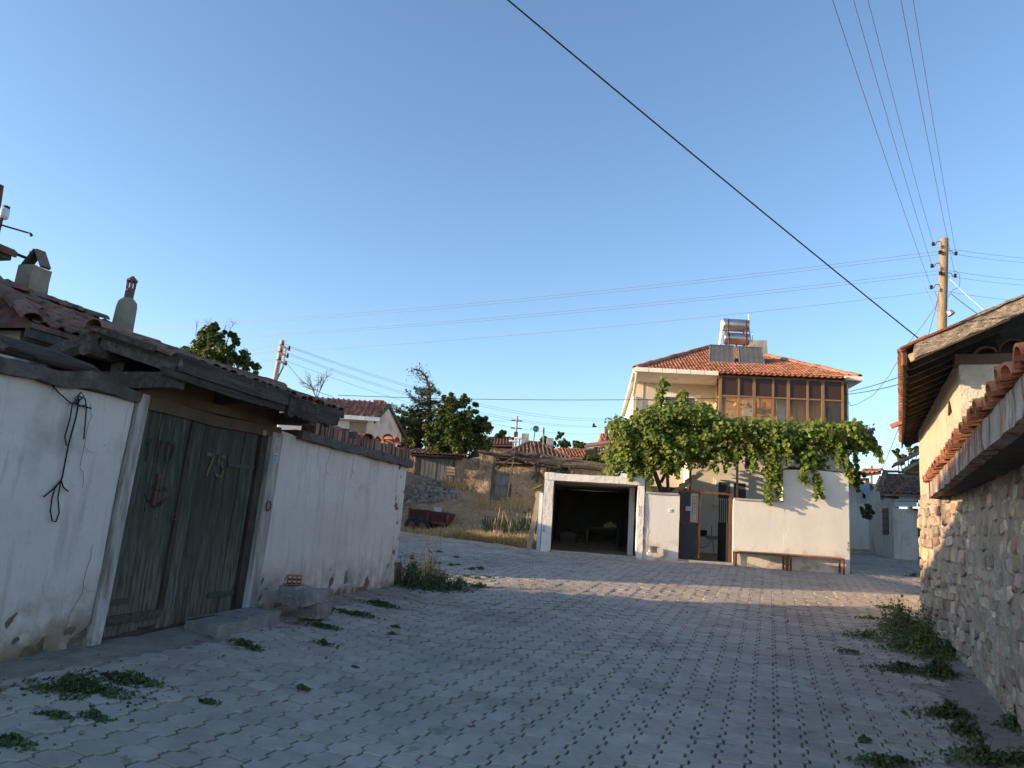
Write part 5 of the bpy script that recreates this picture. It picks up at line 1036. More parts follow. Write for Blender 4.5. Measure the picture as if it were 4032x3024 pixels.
# ---- solar water heaters
hm = thing('solar_water_heater', 'pair of stacked steel tanks on a rusty frame on the roof ridge', 'water heater', FH.W(FH.px(2890, 1380, dRd + .6)[0], dRd + .6, zRd - .2))
dT = dRd + .55; ns = Vector((FH.e.x, FH.e.y, 0))
for (u0, u1, v0, v1) in ((2846, 2948, 1254, 1306), (2850, 2949, 1308, 1358)):
    a, zt = FH.px(u0, v0, dT); b, zb_ = FH.px(u1, v1, dT); zc = (zt + zb_) / 2; r = (zt - zb_) / 2
    c0_, c1_ = FH.W(a, dT, zc), FH.W(b, dT, zc - .03)
    tk = MB().tube([c0_ + (c1_ - c0_) * k for k in (0, .012, .02, .98, .988, 1)], [r * .9, r * .985, r, r, r * .985, r * .9], 28).build('tank', 'steel', hm, smooth=True)
    for k in (.1, .9): MB().tube([c0_ + (c1_ - c0_) * (k - .008), c0_ + (c1_ - c0_) * (k + .008)], r * 1.012, 28).build('band', 'galv', tk)
    for sg in (.17, .86):
        s = a + (b - a) * sg; MB().bar(FH.W(s, dT + r + .02, zb_ - .25), FH.W(s, dT + r * .95, zt - r * .35), .05, .05, (1, 0, 0)).build('frame_post', 'rustdark', hm); MB().bar(FH.W(s, dT - r - .02, zRd - .6), FH.W(s, dT - r * .95, zt - r * .6), .05, .05, (1, 0, 0)).build('frame_post', 'rustdark', hm)
a, z = FH.px(2950, 1270, dT); MB().tube([FH.W(a, dT, z - .3), FH.W(a - .02, dT, FH.px(2946, 1238, dT)[1])], .03, 6).build('vent_pipe', 'whitepaint', hm)
P_ = lambda u, v: FH.W(*(lambda t: (t[0], dT, t[1]))(FH.px(u, v, dT)))
MB().tube([P_(2945, 1307), P_(2963, 1308), P_(2963, 1350)], .014, 5).build('pipe', 'galv', hm); MB().tube([P_(2950, 1260), P_(2952, 1310), P_(2957, 1345)], .014, 5).build('pipe', 'cable', hm)
MB().tube([P_(2899, 1372), P_(2898, 1335), P_(2900, 1322)], [.04, .035, .04], 7).build('pipe', 'rust', hm); MB().tube([P_(2834, 1358), P_(2842, 1305), P_(2845, 1262)], .06, 6).build('pipe', 'whitepaint', hm)
nF = (mid.normalized().cross(Xv.normalized())); nF = nF if nF.z > 0 else -nF
def collector(corners, label):
    # corners: top-left, top-right, bottom-right, bottom-left as pixels; stands steeper than the roof
    (tl, tr, br, bl) = corners; dB_, dT_ = D0 - 1.75, D0 - 2.5
    pb = [FH.W(*(lambda t: (t[0], dB_, t[1]))(FH.px(*c, dB_))) for c in (bl, br)]; pt = [FH.W(*(lambda t: (t[0], dT_, t[1]))(FH.px(*c, dT_))) for c in (tl, tr)]
    co = thing('solar_collector', label, 'solar panel', pb[0]); x = (pb[1] - pb[0]).normalized(); y = (pt[0] - pb[0]); n_ = x.cross(y).normalized(); n_ = n_ if n_.y < 0 else -n_
    L = lambda a, b: (pb[0] * (1 - a) + pb[1] * a) * (1 - b) + (pt[0] * (1 - a) + pt[1] * a) * b
    MB().poly([L(0, 0), L(1, 0), L(1, 1), L(0, 1)], n_ * -.09).build('casing', 'greenframe', co)
    for (a0, b0, a1, b1) in ((0, 0, 1, .035), (0, .965, 1, 1), (0, .035, .03, .965), (.97, .035, 1, .965)): MB().poly([L(a0, b0) + n_ * .002, L(a1, b0) + n_ * .002, L(a1, b1) + n_ * .002, L(a0, b1) + n_ * .002], n_ * .014).build('rim', 'galv', co)
    for k in range(9): a0, a1 = .035 + k * .1035, .035 + (k + 1) * .1035 - .008; MB().poly([L(a0, .04) + n_ * .001, L(a1, .04) + n_ * .001, L(a1, .96) + n_ * .001, L(a0, .96) + n_ * .001], n_ * .003).build('absorber_strip', 'collector' if k % 2 else 'finstrip', co)
    MB().tube([L(-.03, .97), L(1.03, .97)], .018, 6).build('header_pipe', 'blackmetal', co)
    for a in (.1, .9): MB().bar(L(a, .95) - n_ * .1, L(a, .7) - n_ * .1 - Vector((0, 0, .8)), .04, .04).build('prop', 'rust', co)
collector([(2795, 1357), (2889, 1361), (2892, 1430), (2792, 1426)], 'flat solar collector with a green edge, the left one of two on the roof')
collector([(2905, 1363), (3001, 1368), (3012, 1436), (2911, 1431)], 'flat solar collector, the right one of two on the roof below the steel tanks')

# ================================================================== grape vine on its arbour
vn = thing('grape_vine', 'large grape vine with hanging shoots covering the arbour before the house', 'vine', FH.W(3.2, -1.2, gh(3)))
ab = thing('vine_arbour', 'timber and pipe arbour carrying the grape vine above the yard', 'arbour', FH.W(5, -1.5, gh(5)))
def fp(u, v, d): s, z = FH.px(u, v, d); return FH.W(s, d, z)
for (u, v0, v1, d) in ((2722, 1945, 1700, -.5), (2905, 1990, 1690, -.6), (3060, 1960, 1700, -2.2), (3330, 1850, 1690, -.5), (2560, 1950, 1700, -2.0)):
    a = fp(u, v1, d); b = fp(u, v0, d); b.x, b.y = a.x, a.y; b.z = min(b.z, zW1 + .02) if d > -.7 else gy + .1
    MB().tube([b, a], .035, 8).build('post', 'rust' if u < 2800 else 'polewood', ab, smooth=True)
for (u0, v0, u1, v1, d) in ((2450, 1690, 3440, 1705, -.5), (2480, 1680, 3420, 1700, -2.0), (2500, 1672, 3400, 1690, -3.4)): MB().tube([fp(u0, v0, d), fp(u1, v1, d)], .035, 7).build('beam', 'polewood', ab)
for k in range(9):
    u = 2520 + k * 108; MB().tube([fp(u, 1690, .15), fp(u + 8, 1672, -3.6)], .025, 6).build('cross_pole', 'polewood', ab)
MB().tube([fp(3340, 1714, -.2), fp(3445, 1690, -.1)], .04, 8).build('end_pole', 'barklight', ab)
MB().tube([fp(3195, 1710, -.2), fp(3258, 1765, .0)], .03, 6).build('brace', 'polewood', ab)
# trunks
for k, pl in enumerate(([(2610, 1945, -.9), (2588, 1890, -.9), (2575, 1850, -.9), (2560, 1800, -1.0), (2590, 1730, -1.2)], [(2632, 1945, -1.0), (2628, 1880, -1.0), (2610, 1820, -1.1), (2625, 1740, -1.3)], [(2602, 1900, -.9), (2640, 1830, -.9), (2680, 1760, -1.0), (2720, 1700, -1.2)], [(2560, 1805, -1.0), (2520, 1740, -1.1), (2500, 1690, -1.2)], [(2590, 1730, -1.2), (2800, 1690, -1.4), (3100, 1685, -1.6), (3350, 1700, -1.4)])):
    pts = [fp(*c) for c in pl]
    if k < 2: pts = [Vector((pts[0].x + .05, pts[0].y, gy))] + pts
    r0 = (.085, .06, .05, .045, .04)[k]; MB().tube(pts, [r0 * (1 - .5 * i / (len(pts) - 1)) for i in range(len(pts))], 8).build('stem', 'bark', vn, smooth=True)
# foliage volumes (u, v, d, half sizes in px-ish metres)
blobs = []
def vb(u, v, d, rs, rd, rz): p = fp(u, v, d); blobs.append((p, (rs, rd, rz)))
top = [(2440, 1760), (2480, 1690), (2530, 1640), (2580, 1610), (2640, 1600), (2700, 1600), (2760, 1600), (2830, 1640), (2900, 1660), (2970, 1665), (3040, 1668), (3110, 1672), (3180, 1672), (3250, 1672), (3310, 1672), (3370, 1700)]
for (u, v) in top:
    for d in (-.3, -1.4, -2.6): vb(u + random.uniform(-20, 20), v + 35 + random.uniform(-12, 12), d, .38, .55, .28)
for k in range(30): vb(random.uniform(2430, 2760), random.uniform(1640, 1800), random.uniform(-1.6, -.1), .32, .4, .3)
for k in range(26): vb(random.uniform(2760, 3390), random.uniform(1690, 1775), random.uniform(-.5, .1), .28, .25, .2)
for k in range(75): u = random.uniform(2440, 3400); vb(u, random.uniform(1690, 1800 + 30 * math.sin(u * .02)), random.uniform(-.7, .15), random.uniform(.18, .36), .3, random.uniform(.15, .28))
for k in range(24): vb(random.uniform(2430, 2720), random.uniform(1720, 1850), random.uniform(-.6, .1), .22, .3, .22)
for (u, v) in ((2600, 1545), (2598, 1575), (2612, 1510), (2590, 1610), (2680, 1585), (2690, 1560), (2545, 1640)): vb(u, v, -1.2, .16, .2, .2)
for (u, v) in ((2410, 1800), (2430, 1840), (2460, 1830), (2500, 1840), (2415, 1860), (2520, 1870), (2540, 1830)): vb(u, v, -.4, .22, .3, .22)
# hanging shoots
for (u, v0, v1, w_) in ((2550, 1800, 1900, .16), (2660, 1780, 1870, .14), (2705, 1790, 1840, .14), (2810, 1790, 1860, .13), (2850, 1780, 1850, .13), (2890, 1760, 1830, .12), (2960, 1770, 1850, .15), (3020, 1800, 1975, .14), (3060, 1790, 1955, .13), (3040, 1780, 1900, .16), (3100, 1760, 1830, .14), (3165, 1790, 1890, .10), (3205, 1800, 1960, .07), (3155, 1840, 1895, .07), (3230, 1880, 1958, .06), (3300, 1760, 1830, .13), (3330, 1790, 1870, .11), (3345, 1830, 1890, .09), (3440, 1730, 1790, .10), (3465, 1770, 1812, .08), (3400, 1720, 1770, .18), (3365, 1740, 1850, .1), (3420, 1720, 1760, .12), (2470, 1830, 1885, .12)):
    n = max(2, int((v1 - v0) / 13))
    for i in range(n + 1): vb(u + random.uniform(-7, 7) + (8 * i / n), v0 + (v1 - v0) * i / n, .14 if u < 3360 else .0, w_ * random.uniform(.45, .95) * (1 - .35 * i / n), w_ * .8, w_ * .8)
P = []; N = []
for p, r in blobs:
    vol = r[0] * r[1] * r[2]; n = int(np.clip(2300 * vol ** .67, 16, 380)); a, b = clumps([tuple(p)], [r], n, .72); P.append(a); N.append(b * .5 + np.array([-.5, -.7, .35]))
P = np.concatenate(P); N = np.concatenate(N)
order = np.argsort(P[:, 1] + RN.uniform(0, .3, len(P)))
P = P[order]; N = N[order]
V, idx = leaf_cloud(P[300:], N[300:], .105, .6); leaf_mesh('foliage', V, idx, 'vineleaf', vn)
lv = [(0, -.5, 0), (.28, -.42, .03), (.5, .05, .06), (.22, .2, .02), (0, .55, -.02), (-.22, .2, .02), (-.5, .05, .06), (-.28, -.42, .03)]
lf_ = [(0, 1, 2, 3), (0, 3, 4, 5), (0, 5, 6, 7)]; xf = []
for p, n in zip(P[:300], N[:300]):
    n_ = Vector(n) + Vector((random.gauss(0, .4), random.gauss(0, .4), random.gauss(0, .4))); xf.append((0, axes_M(p, n_.cross(Vector((random.gauss(0, .4), random.gauss(0, .4), -1))), n_.cross(Vector((1, .2, 0))).cross(n_) if False else Vector((random.gauss(0, .5), random.gauss(0, .3), -1)), random.uniform(.10, .16))))
pieces('leaf', [(lv, lf_)], xf, 'vineleaf', vn, 300)
# ================================================================== trees and plants
def tree(name, label, base, blobs, leaf, per, mt, trunk_r, group=None, shell=.65, cat='tree', hang=False):
    """blobs: (x,y,z,rx,ry,rz); crown of ragged clumps, limbs reach each blob"""
    base = Vector(base); t = thing(name, label, cat, base, group)
    cz = np.mean([b[2] for b in blobs]); cx = np.mean([b[0] for b in blobs]); cy = np.mean([b[1] for b in blobs])
    zmin = min(b[2] - b[5] for b in blobs); fork = Vector((base.x * .5 + cx * .5, base.y * .5 + cy * .5, max(base.z + .6, min(zmin + .3, base.z + .45 * (cz - base.z) + .4))))
    if hang: base = Vector((cx, cy, zmin)); fork = Vector((cx, cy, cz))
    m = MB(); m.tube([base - Vector((0, 0, 0 if hang else .2)), base + (fork - base) * .4 + Vector((.05, 0, 0)), fork], [trunk_r * 1.25, trunk_r, trunk_r * .8], 8)
    for b in blobs[:14]:
        c = Vector(b[:3]); k = fork + (c - fork) * .5 + Vector((random.uniform(-.15, .15), random.uniform(-.15, .15), .15)); m.tube([fork, k, c], [trunk_r * .34, trunk_r * .2, trunk_r * .07], 6)
    m.build('trunk', 'bark', t, smooth=True)
    C = []; R = []
    for b in blobs:
        n = max(7, int(11 * (b[3] * b[4] * b[5]) ** .33 / .5))
        for _ in range(n):
            d = RN.normal(size=3); d /= np.linalg.norm(d); r = RN.uniform(.4, 1.15); C.append(np.array(b[:3]) + d * r * np.array(b[3:])); k = RN.uniform(.16, .42); R.append(np.array(b[3:]) * k * RN.uniform(.6, 1.3, 3))
    P, N = clumps(C, R, per, shell); V, idx = leaf_cloud(P, N, leaf); leaf_mesh('crown', V, idx, mt, t); return t
def pxblob(u, v, y, ru, rv, ry=None):
    p = PY(u, v, y); k = y / FPX; return (p.x, p.y, p.z, ru * k, (ry or ru) * k, rv * k)
def gbase(u, y): p = PY(u, 1800, y); return (p.x, y, gz(p.x, y))
# walnut behind the gate roof
B = [pxblob(u, v, 27 + dy, r, r * .9) for u, v, r, dy in ((820, 1330, 55, 0), (780, 1370, 55, .5), (860, 1360, 60, -.4), (900, 1400, 60, 0), (940, 1440, 55, .3), (760, 1430, 70, 0), (850, 1440, 80, -.5), (720, 1390, 40, .6), (905, 1310, 22, 0), (845, 1290, 30, 0), (920, 1350, 26, .2), (950, 1400, 30, 0), (985, 1460, 35, 0), (690, 1410, 30, 0), (800, 1520, 110, 0))]
tree('walnut_tree', 'rounded walnut tree rising above the gate roof on the left', gbase(830, 27), B, .115, 130, 'treeleaf', .16)
def twigs(mb, p, d, L, r, depth):
    q = p + d * L; mb.tube([p, p + d * L * .5 + Vector((random.gauss(0, .03), random.gauss(0, .03), random.gauss(0, .03))) * L, q], [r, r * .8, r * .55], 4)
    if depth:
        for _ in range(random.choice((2, 3))):
            e = (d + Vector((random.gauss(0, .55), random.gauss(0, .55), random.gauss(.12, .4)))).normalized(); twigs(mb, p + d * L * random.uniform(.5, 1), e, L * random.uniform(.55, .75), r * .55, depth - 1)
p = PY(1245, 1575, 26); bt = thing('bare_tree', 'bare leafless tree behind the red roofed house', 'tree', (p.x, p.y, gz(p.x, p.y))); m = MB()
m.tube([(p.x, p.y, gz(p.x, p.y) - .1), p], [.09, .06], 7); m.build('trunk', 'twig', bt); m = MB(); random.seed(5)
for a in range(9):
    e = Vector((random.uniform(-.9, .9), random.uniform(-.4, .4), 1 if a != 4 else 3)).normalized(); twigs(m, p, e, .52 if a != 4 else .62, .018, 3)
m.build('crown', 'twig', bt)
# twigs over the walnut
m = MB(); random.seed(9); p = PY(790, 1300, 27)
for a in range(6): twigs(m, PY(770 + a * 26, 1325 - (a % 3) * 8, 27), Vector((random.uniform(-.5, .5), 0, 1)).normalized(), .35, .012, 2)
m.build('dead_twigs', 'twig', bpy.data.objects['walnut_tree'])
# cedar with drooping tip
random.seed(21)
def cedar(name, label, pts, y, levels, need):
    base = gbase(pts[0][0], y); t = thing(name, label, 'tree', base); spine = [Vector((PY(pts[0][0], 1800, y).x, y, base[2]))] + [PY(u, v, y) for u, v in pts]
    MB().tube(spine, [.14] + [.1 * (1 - i / len(pts)) + .015 for i in range(len(pts))], 7).build('trunk', 'bark', t, smooth=True)
    nb = MB(); P = []; N = []
    for (u, v, du, dv, L) in levels:
        a = PY(u, v, y); b = PY(u + du, v + dv, y + random.uniform(-1.0, .6)); n = 10
        ctrl = [a + (b - a) * (i / n) + Vector((0, 0, -.10 * math.sin(math.pi * i / n) * (b - a).length * (1 if dv < 0 else -.4))) for i in range(n + 1)]
        nb.tube(ctrl, [.03 * (1 - i / n) + .006 for i in range(n + 1)], 5)
        k = int(need * (b - a).length)
        for _ in range(k):
            f = random.random() ** .8; i = min(n - 1, int(f * n)); c = ctrl[i] + (ctrl[i + 1] - ctrl[i]) * (f * n - i); s_ = .20 * (1.05 - f)
            P.append((c.x + random.gauss(0, s_), c.y + random.gauss(0, s_), c.z + random.gauss(-.05, .07))); N.append((0, -.3, 1))
    for i in range(len(spine) - 2):
        a, b = spine[i + 1], spine[i + 2]
        for _ in range(int(170 * (b - a).length)):
            f = random.random(); c = a + (b - a) * f; s_ = .16; P.append((c.x + random.gauss(0, s_), c.y + random.gauss(0, s_), c.z + random.gauss(-.08, .16))); N.append((random.gauss(0, 1), -.5, .3))
    nb.build('boughs', 'bark', t); P = np.array(P); N = np.array(N, float); V, idx = leaf_cloud(P, N, .17, .4)
    V = V.reshape(-1, 4, 3); c = V.mean(1, keepdims=True); V = V.copy(); V[:, 1] = c[:, 0] * .72 + V[:, 1] * .28; V[:, 3] = c[:, 0] * .72 + V[:, 3] * .28
    leaf_mesh('crown', V.reshape(-1, 3), idx, 'needle', t)
lv_ = []
for (u, v) in ((1690, 1540), (1690, 1580), (1688, 1620), (1686, 1660), (1684, 1700)):
    w_ = 30 + (v - 1500) * .55
    for sg in (-1, 1, -.6, .6, -.85, .4): lv_.append((u, v + random.uniform(-12, 12), sg * w_ * random.uniform(.8, 1.15), random.uniform(-22, 14), 1))
lv_ += [(1690, 1640, -150, -52, 1), (1692, 1600, -95, -68, 1), (1690, 1660, -120, -12, 1), (1690, 1580, -60, -58, 1), (1690, 1690, -130, 20, 1), (1690, 1620, -110, -30, 1)]
cedar('cedar_tree', 'dark cedar whose tip bends over to the left, behind the leafy tree', [(1688, 1740), (1690, 1660), (1692, 1600), (1692, 1560), (1688, 1515), (1676, 1482), (1655, 1460), (1630, 1454), (1622, 1462)], 38, lv_, 150)
lv_ = [(1524, v, sg * (4 + (v - 1600) * .32), 10, 1) for v in range(1612, 1760, 12) for sg in (-1, 1, -.6, .7)]
cedar('fir_tree', 'small dark fir just right of the white gable', [(1524, 1760), (1524, 1680), (1523, 1600)], 37, lv_, 200)
B = [pxblob(u, v, 35 + dy, r, r) for u, v, r, dy in ((1760, 1600, 45, -.5), (1730, 1640, 45, -.8), (1800, 1620, 55, 0), (1860, 1650, 50, .3), (1890, 1690, 40, .2), (1770, 1690, 60, -1), (1720, 1700, 45, -1), (1840, 1720, 70, .3), (1760, 1750, 60, -.5), (1890, 1740, 45, .5), (1830, 1580, 26, 0), (1860, 1600, 26, .4), (1915, 1660, 24, .2), (1765, 1572, 20, -.5), (1700, 1660, 30, -.6), (1790, 1760, 60, -1.2), (1740, 1760, 50, -1.2), (1850, 1770, 60, -.6), (1810, 1690, 60, -1))]
tree('leafy_tree', 'dense green leafy tree behind the tiled barn roof', gbase(1820, 35), B, .14, 130, 'treeleaf', .2)
B = [pxblob(u, v, 39 + dy, r, r * .9) for u, v, r, dy in ((1580, 1680, 50, 0), (1630, 1690, 60, .5), (1560, 1720, 50, 0), (1660, 1740, 60, -.5), (1600, 1770, 60, 0), (1545, 1780, 45, 0), (1650, 1650, 45, .5), (1600, 1640, 35, .5), (1700, 1720, 60, 0))]
tree('shade_tree', 'dark broad tree below the cedar, beside the white gable house', gbase(1590, 39), B, .15, 110, 'treeleaf', .2)
FT = 0
for k, (u, v, r, rv, y, lab) in enumerate(((1970, 1712, 22, 18, 62, 'small thin tree just right of the dense leafy tree'), (2150, 1735, 40, 22, 75, 'low round tree behind the old hip roof'), (2218, 1735, 26, 36, 75, 'slim poplar-like tree on the skyline left of the porch'), (2282, 1755, 32, 26, 78, 'rounded tree on the skyline beside the wooden porch'), (2010, 1730, 26, 14, 70, 'low bush on the skyline behind the far tanks'))):
    B = [pxblob(u + random.uniform(-.6, .6) * r, v + random.uniform(-.6, .8) * rv, y + random.uniform(-1, 1), r * .55, rv * .55) for _ in range(6)] + [pxblob(u, v + rv, y, r * .7, rv * .6)]
    tree('skyline_tree', lab, gbase(u, y), B, .22, 55, 'treeleaf', .2, 'trees on the skyline')
B = [pxblob(u, v, 38 + dy, r, r * .6) for u, v, r, dy in ((3560, 1800, 25, 0), (3590, 1780, 25, 0), (3540, 1790, 14, 0), (3600, 1820, 30, 0), (3530, 1775, 12, 0), (3545, 1822, 18, 0), (3615, 1765, 16, 0), (3580, 1755, 14, 0))]
tree('alley_tree', 'sparse tree behind the alley roofs, left of the ochre building', gbase(3580, 38), B, .15, 34, 'treeleaf', .14)

# ================================================================== hillside: barn, ruin, cart
YR = 33.0
FB = Frame((-8, YR), (1, 0))
def bx(u, v, d=0.): return FB.px(u, v, d)
barn = thing('tiled_barn', 'low adobe barn with grey plank doors and an old tile roof', 'barn', (bx(1720, 1850)[0] - 8, YR, gz(-3.4, YR)))
s0, s1 = bx(1590, 1850)[0], bx(1835, 1850)[0]; zt = bx(1720, 1795)[1]; g = lambda s: gz(s - 8, YR) - .4
roughwall(FB, s0, s1, -3, -.02, g, zt, .3, .03, 1., 2).build('wall', 'adobe', barn, smooth=True)
r0, r1 = bx(1605, 1790)[0], bx(1828, 1790)[0]; za, zb = bx(1620, 1790)[1], bx(1820, 1800)[1]
Or = FB.W(r0, .35, za); Xr = FB.W(r1, .35, zb) - Or; Yr = Vector((0, 2.6, .42))
MB().poly([Or, Or + Xr, Or + Xr + Yr, Or + Yr], (0, 0, -.06)).build('roof_boarding', 'darkwood', barn)
pieces('roof_tile', [half_pipe(.2, .42, .07, .016, 5)], tile_xf(Or, Xr, Yr, lambda x, y: True, 0, Xr.length, 2.2, .19, .34, .02, 1, .01), 'oldtile', barn, 130)
d0, d1 = bx(1640, 1840)[0], bx(1782, 1840)[0]; zt = bx(1700, 1803)[1]
for i in range(9):
    a = d0 + (d1 - d0) * i / 9; b = d0 + (d1 - d0) * (i + 1) / 9; zz = gz(a - 8, YR - .1) - .1
    MB().fbox(FB, a + .008, b - .008, -.01, .03 + random.uniform(-.008, .01), zz, zt).build('plank', 'greydoor', barn)
for u in (1637, 1786): a = bx(u, 1850)[0]; MB().fbox(FB, a - .05, a + .05, -.02, .06, g(a) + .2, zt + .05).build('post', 'oldwood', barn)
MB().fbox(FB, d0 - .2, d1 + .4, .02, .14, zt, zt + .12).build('lintel_log', 'oldwood', barn)
for k in range(3): a, z = bx(1760, 1838 + k * 14); MB().bar(FB.W(a, .06, z), FB.W(a + .35, .07, z - .06 + .03 * k), .03, .10).build('loose_board', 'planktan', barn)
ruin = thing('adobe_ruin', 'ruined adobe house with bare roof logs and a weathered plank door', 'ruin', (-.5, YR, gz(-.5, YR)))
def adobe(u0, u1, vt, d0=-.5, d1=0, amp=.05, sd=1., par=ruin, vt2=None, mt='adobe'):
    a, b = bx(u0, 1850)[0], bx(u1, 1850)[0]; z0 = bx(u0, vt)[1]; z1 = bx(u1, vt2 or vt)[1]
    return roughwall(FB, a, b, d0, d1, lambda s: gz(s - 8, YR) - .4, lambda s: z0 + (z1 - z0) * (s - a) / (b - a) + .07 * noise.noise(Vector((s * 3, sd, 0))), .16, amp, sd, 2.2).build('adobe_wall', mt, par, smooth=True)
adobe(1828, 1942, 1812, sd=2., vt2=1780, amp=.06); adobe(2012, 2140, 1868, sd=3., vt2=1850, amp=.05, d1=.06)
a_ = adobe(1936, 2300, 1822, -3.2, -2.9, sd=4., amp=.03)
adobe(1884, 1946, 1778, -.5, .05, sd=6., vt2=1790, amp=.06)
for k in range(11):   # mud brick pilings on the right
    s, _ = bx(2255 + k * 12, 1850); z0 = bx(2300, 1868)[1]; z1 = bx(2300, 1832)[1]
    MB().rough(lambda a, b, c: FB.W(s - .07 + .15 * a, -.3 + .3 * b, z0 - 1.2 + (z1 - z0 + 1.2) * c), 2, 2, 6, .035, 4, k * 1.7).build('mud_block', 'adobe', ruin)
a, z = bx(2390, 1870); MB().rough(lambda p, b, c: FB.W(a - .15 + .6 * p, -.4 + .3 * b, z - 1.5 + 1.85 * c - .25 * p * c), 4, 2, 4, .03, 3).build('limed_wall', 'limewash', ruin)
dr0, dr1 = bx(1950, 1900)[0], bx(2002, 1900)[0]; zt, zb = bx(1975, 1860)[1], gz(bx(1975, 1900)[0] - 8, YR) - .15
dd = MB(); 
for z in (zb + .15, zb + (zt - zb) * .5, zt - .12): dd.fbox(FB, dr0, dr1, .01, .045, z, z + .09)
dd = dd.build('plank_door', 'greydoor', ruin)
for i in range(4): a = dr0 + (dr1 - dr0) * i / 4; MB().fbox(FB, a + .006, a + (dr1 - dr0) / 4 - .006, -.03, .012, zb, zt).build('plank', 'greydoor', dd)
for u, vt in ((1944, 1790), (2009, 1860)): a, z = bx(u, vt); MB().bar(FB.W(a, .02, zb - .2), FB.W(a + .06, .02, z), .12, .12, (1, 0, 0)).build('post', 'oldwood', ruin)
a, z = bx(2000, 1885); MB().bar(FB.W(a, .1, zb), FB.W(a + .2, .1, bx(2012, 1780)[1]), .05, .05, (1, 0, 0)).build('pole', 'planktan', ruin)
for (u0, v0, u1, v1, r, d) in ((1880, 1777, 2080, 1800, .07, .1), (1945, 1795, 2140, 1820, .07, .05), (2010, 1777, 2110, 1793, .09, .25), (2060, 1806, 2370, 1842, .13, .1), (2070, 1820, 2250, 1846, .08, -.3), (1940, 1800, 2110, 1832, .06, -.4), (2130, 1800, 2380, 1835, .12, -.2), (1890, 1785, 2050, 1812, .06, -.6), (2105, 1835, 2210, 1843, .05, .25), (2070, 1820, 2120, 1830, .05, .3), (1960, 1845, 2020, 1802, .05, .15), (2240, 1832, 2405, 1832, .1, -.1), (2150, 1850, 2260, 1856, .1, -.2)):
    a, b = bx(u0, v0, d), bx(u1, v1, d); n = 6
    pts = [FB.W(a[0] + (b[0] - a[0]) * i / n, d + random.gauss(0, .03), a[1] + (b[1] - a[1]) * i / n + random.gauss(0, .025)) for i in range(n + 1)]
    MB().tube(pts, [r * random.uniform(.85, 1.1) for _ in range(n + 1)], 7).build('roof_log', 'oldwood', ruin)
for (u, v0, v1) in ((2112, 1815, 1850), (2198, 1815, 1862), (2118, 1835, 1900), (2105, 1850, 1880), (2245, 1820, 1860)): a, z0 = bx(u, v0, .15); z1 = bx(u, v1, .15)[1]; MB().bar(FB.W(a, .15, z1), FB.W(a + random.uniform(-.1, .1), .15, z0), .09, .09, (1, 0, 0)).build('post', 'oldwood', ruin)
for (u, v, dx, dz) in ((2112, 1800, -.15, .3), (2120, 1800, .12, .3), (2116, 1860, -.25, -.35), (2124, 1860, .2, -.3), (2108, 1850, -.1, .3)): a, z = bx(u, v, .2); MB().tube([FB.W(a, .2, z), FB.W(a + dx * .6, .22, z + dz * .5), FB.W(a + dx, .2, z + dz)], [.06, .05, .015], 6).build('split_branch', 'oldwood', ruin)
a0, z0 = bx(2030, 1845, -.1); MB().fbox(FB, a0 + .25, a0 + .42, .02, .03, z0 - .2, z0 + .1).build('wall_opening', 'blackmetal', ruin) if False else None
a0, z0 = bx(2150, 1838, -2.8); MB().fbox(FB, a0, a0 + 1.2, -2.89, -2.84, z0 - .5, z0 + .3).build('metal_sheet', 'corrugated', ruin)
# stone retaining bank under the barn, loose rocks
bank = thing('stone_bank', 'dry stone retaining bank below the tiled barn', 'stone bank', (-3.5, 31.5, gz(-3.5, 31.5) - .3)); xf = []; random.seed(33)
for _ in range(230):
    u, v = random.uniform(1590, 1800), random.uniform(1895, 1985)
    if v > 1985 - (u - 1590) * .25 + 20: continue
    p = ong(u, v); k = random.uniform(.14, .34); xf.append((random.randrange(9), Matrix.Translation(p + Vector((0, 0, -.02))) @ Matrix.Rotation(random.uniform(0, 6), 4, 'Z') @ Matrix.Rotation(random.gauss(0, .3), 4, 'X') @ Matrix.Diagonal((k, k * .8, k * random.uniform(.5, .8), 1))))
pieces('stone', SB_, xf, 'fieldstone', bank, 300)
rocks = [(2072, 1958, .32), (2045, 1950, .2), (2090, 1940, .28), (2022, 1958, .18), (2068, 2015, .2), (2085, 2010, .16), (1955, 1966, .5), (1775, 2030, .3), (2100, 1945, .2)]
rl = ['stone lying left of the lean-to at the foot of the ruin', 'small stone below the cracked adobe wall', 'upright stone beside the mossy lean-to', 'small stone below the weathered plank door', 'pale stone in the grass near the leaning plank', 'smaller pale stone in the grass beside the leaning plank', 'flat boulder half sunk in the dry bank', 'boulder in the grass right of the red cart', 'stone tucked behind the lean-to roof']
for (u, v, k), lb in zip(rocks, rl):
    p = ong(u, v); m = MB(); vs, fs = SB_[int(u) % 9]; M = Matrix.Translation(p + Vector((0, 0, k * .2))) @ Matrix.Rotation(u, 4, 'Z') @ Matrix.Diagonal((k, k * .8, k * .65, 1)); m.add([M @ v_ for v_ in vs], fs).build('field_stone', 'fieldstone', None, lb, 'stone', 'stones on the bank')
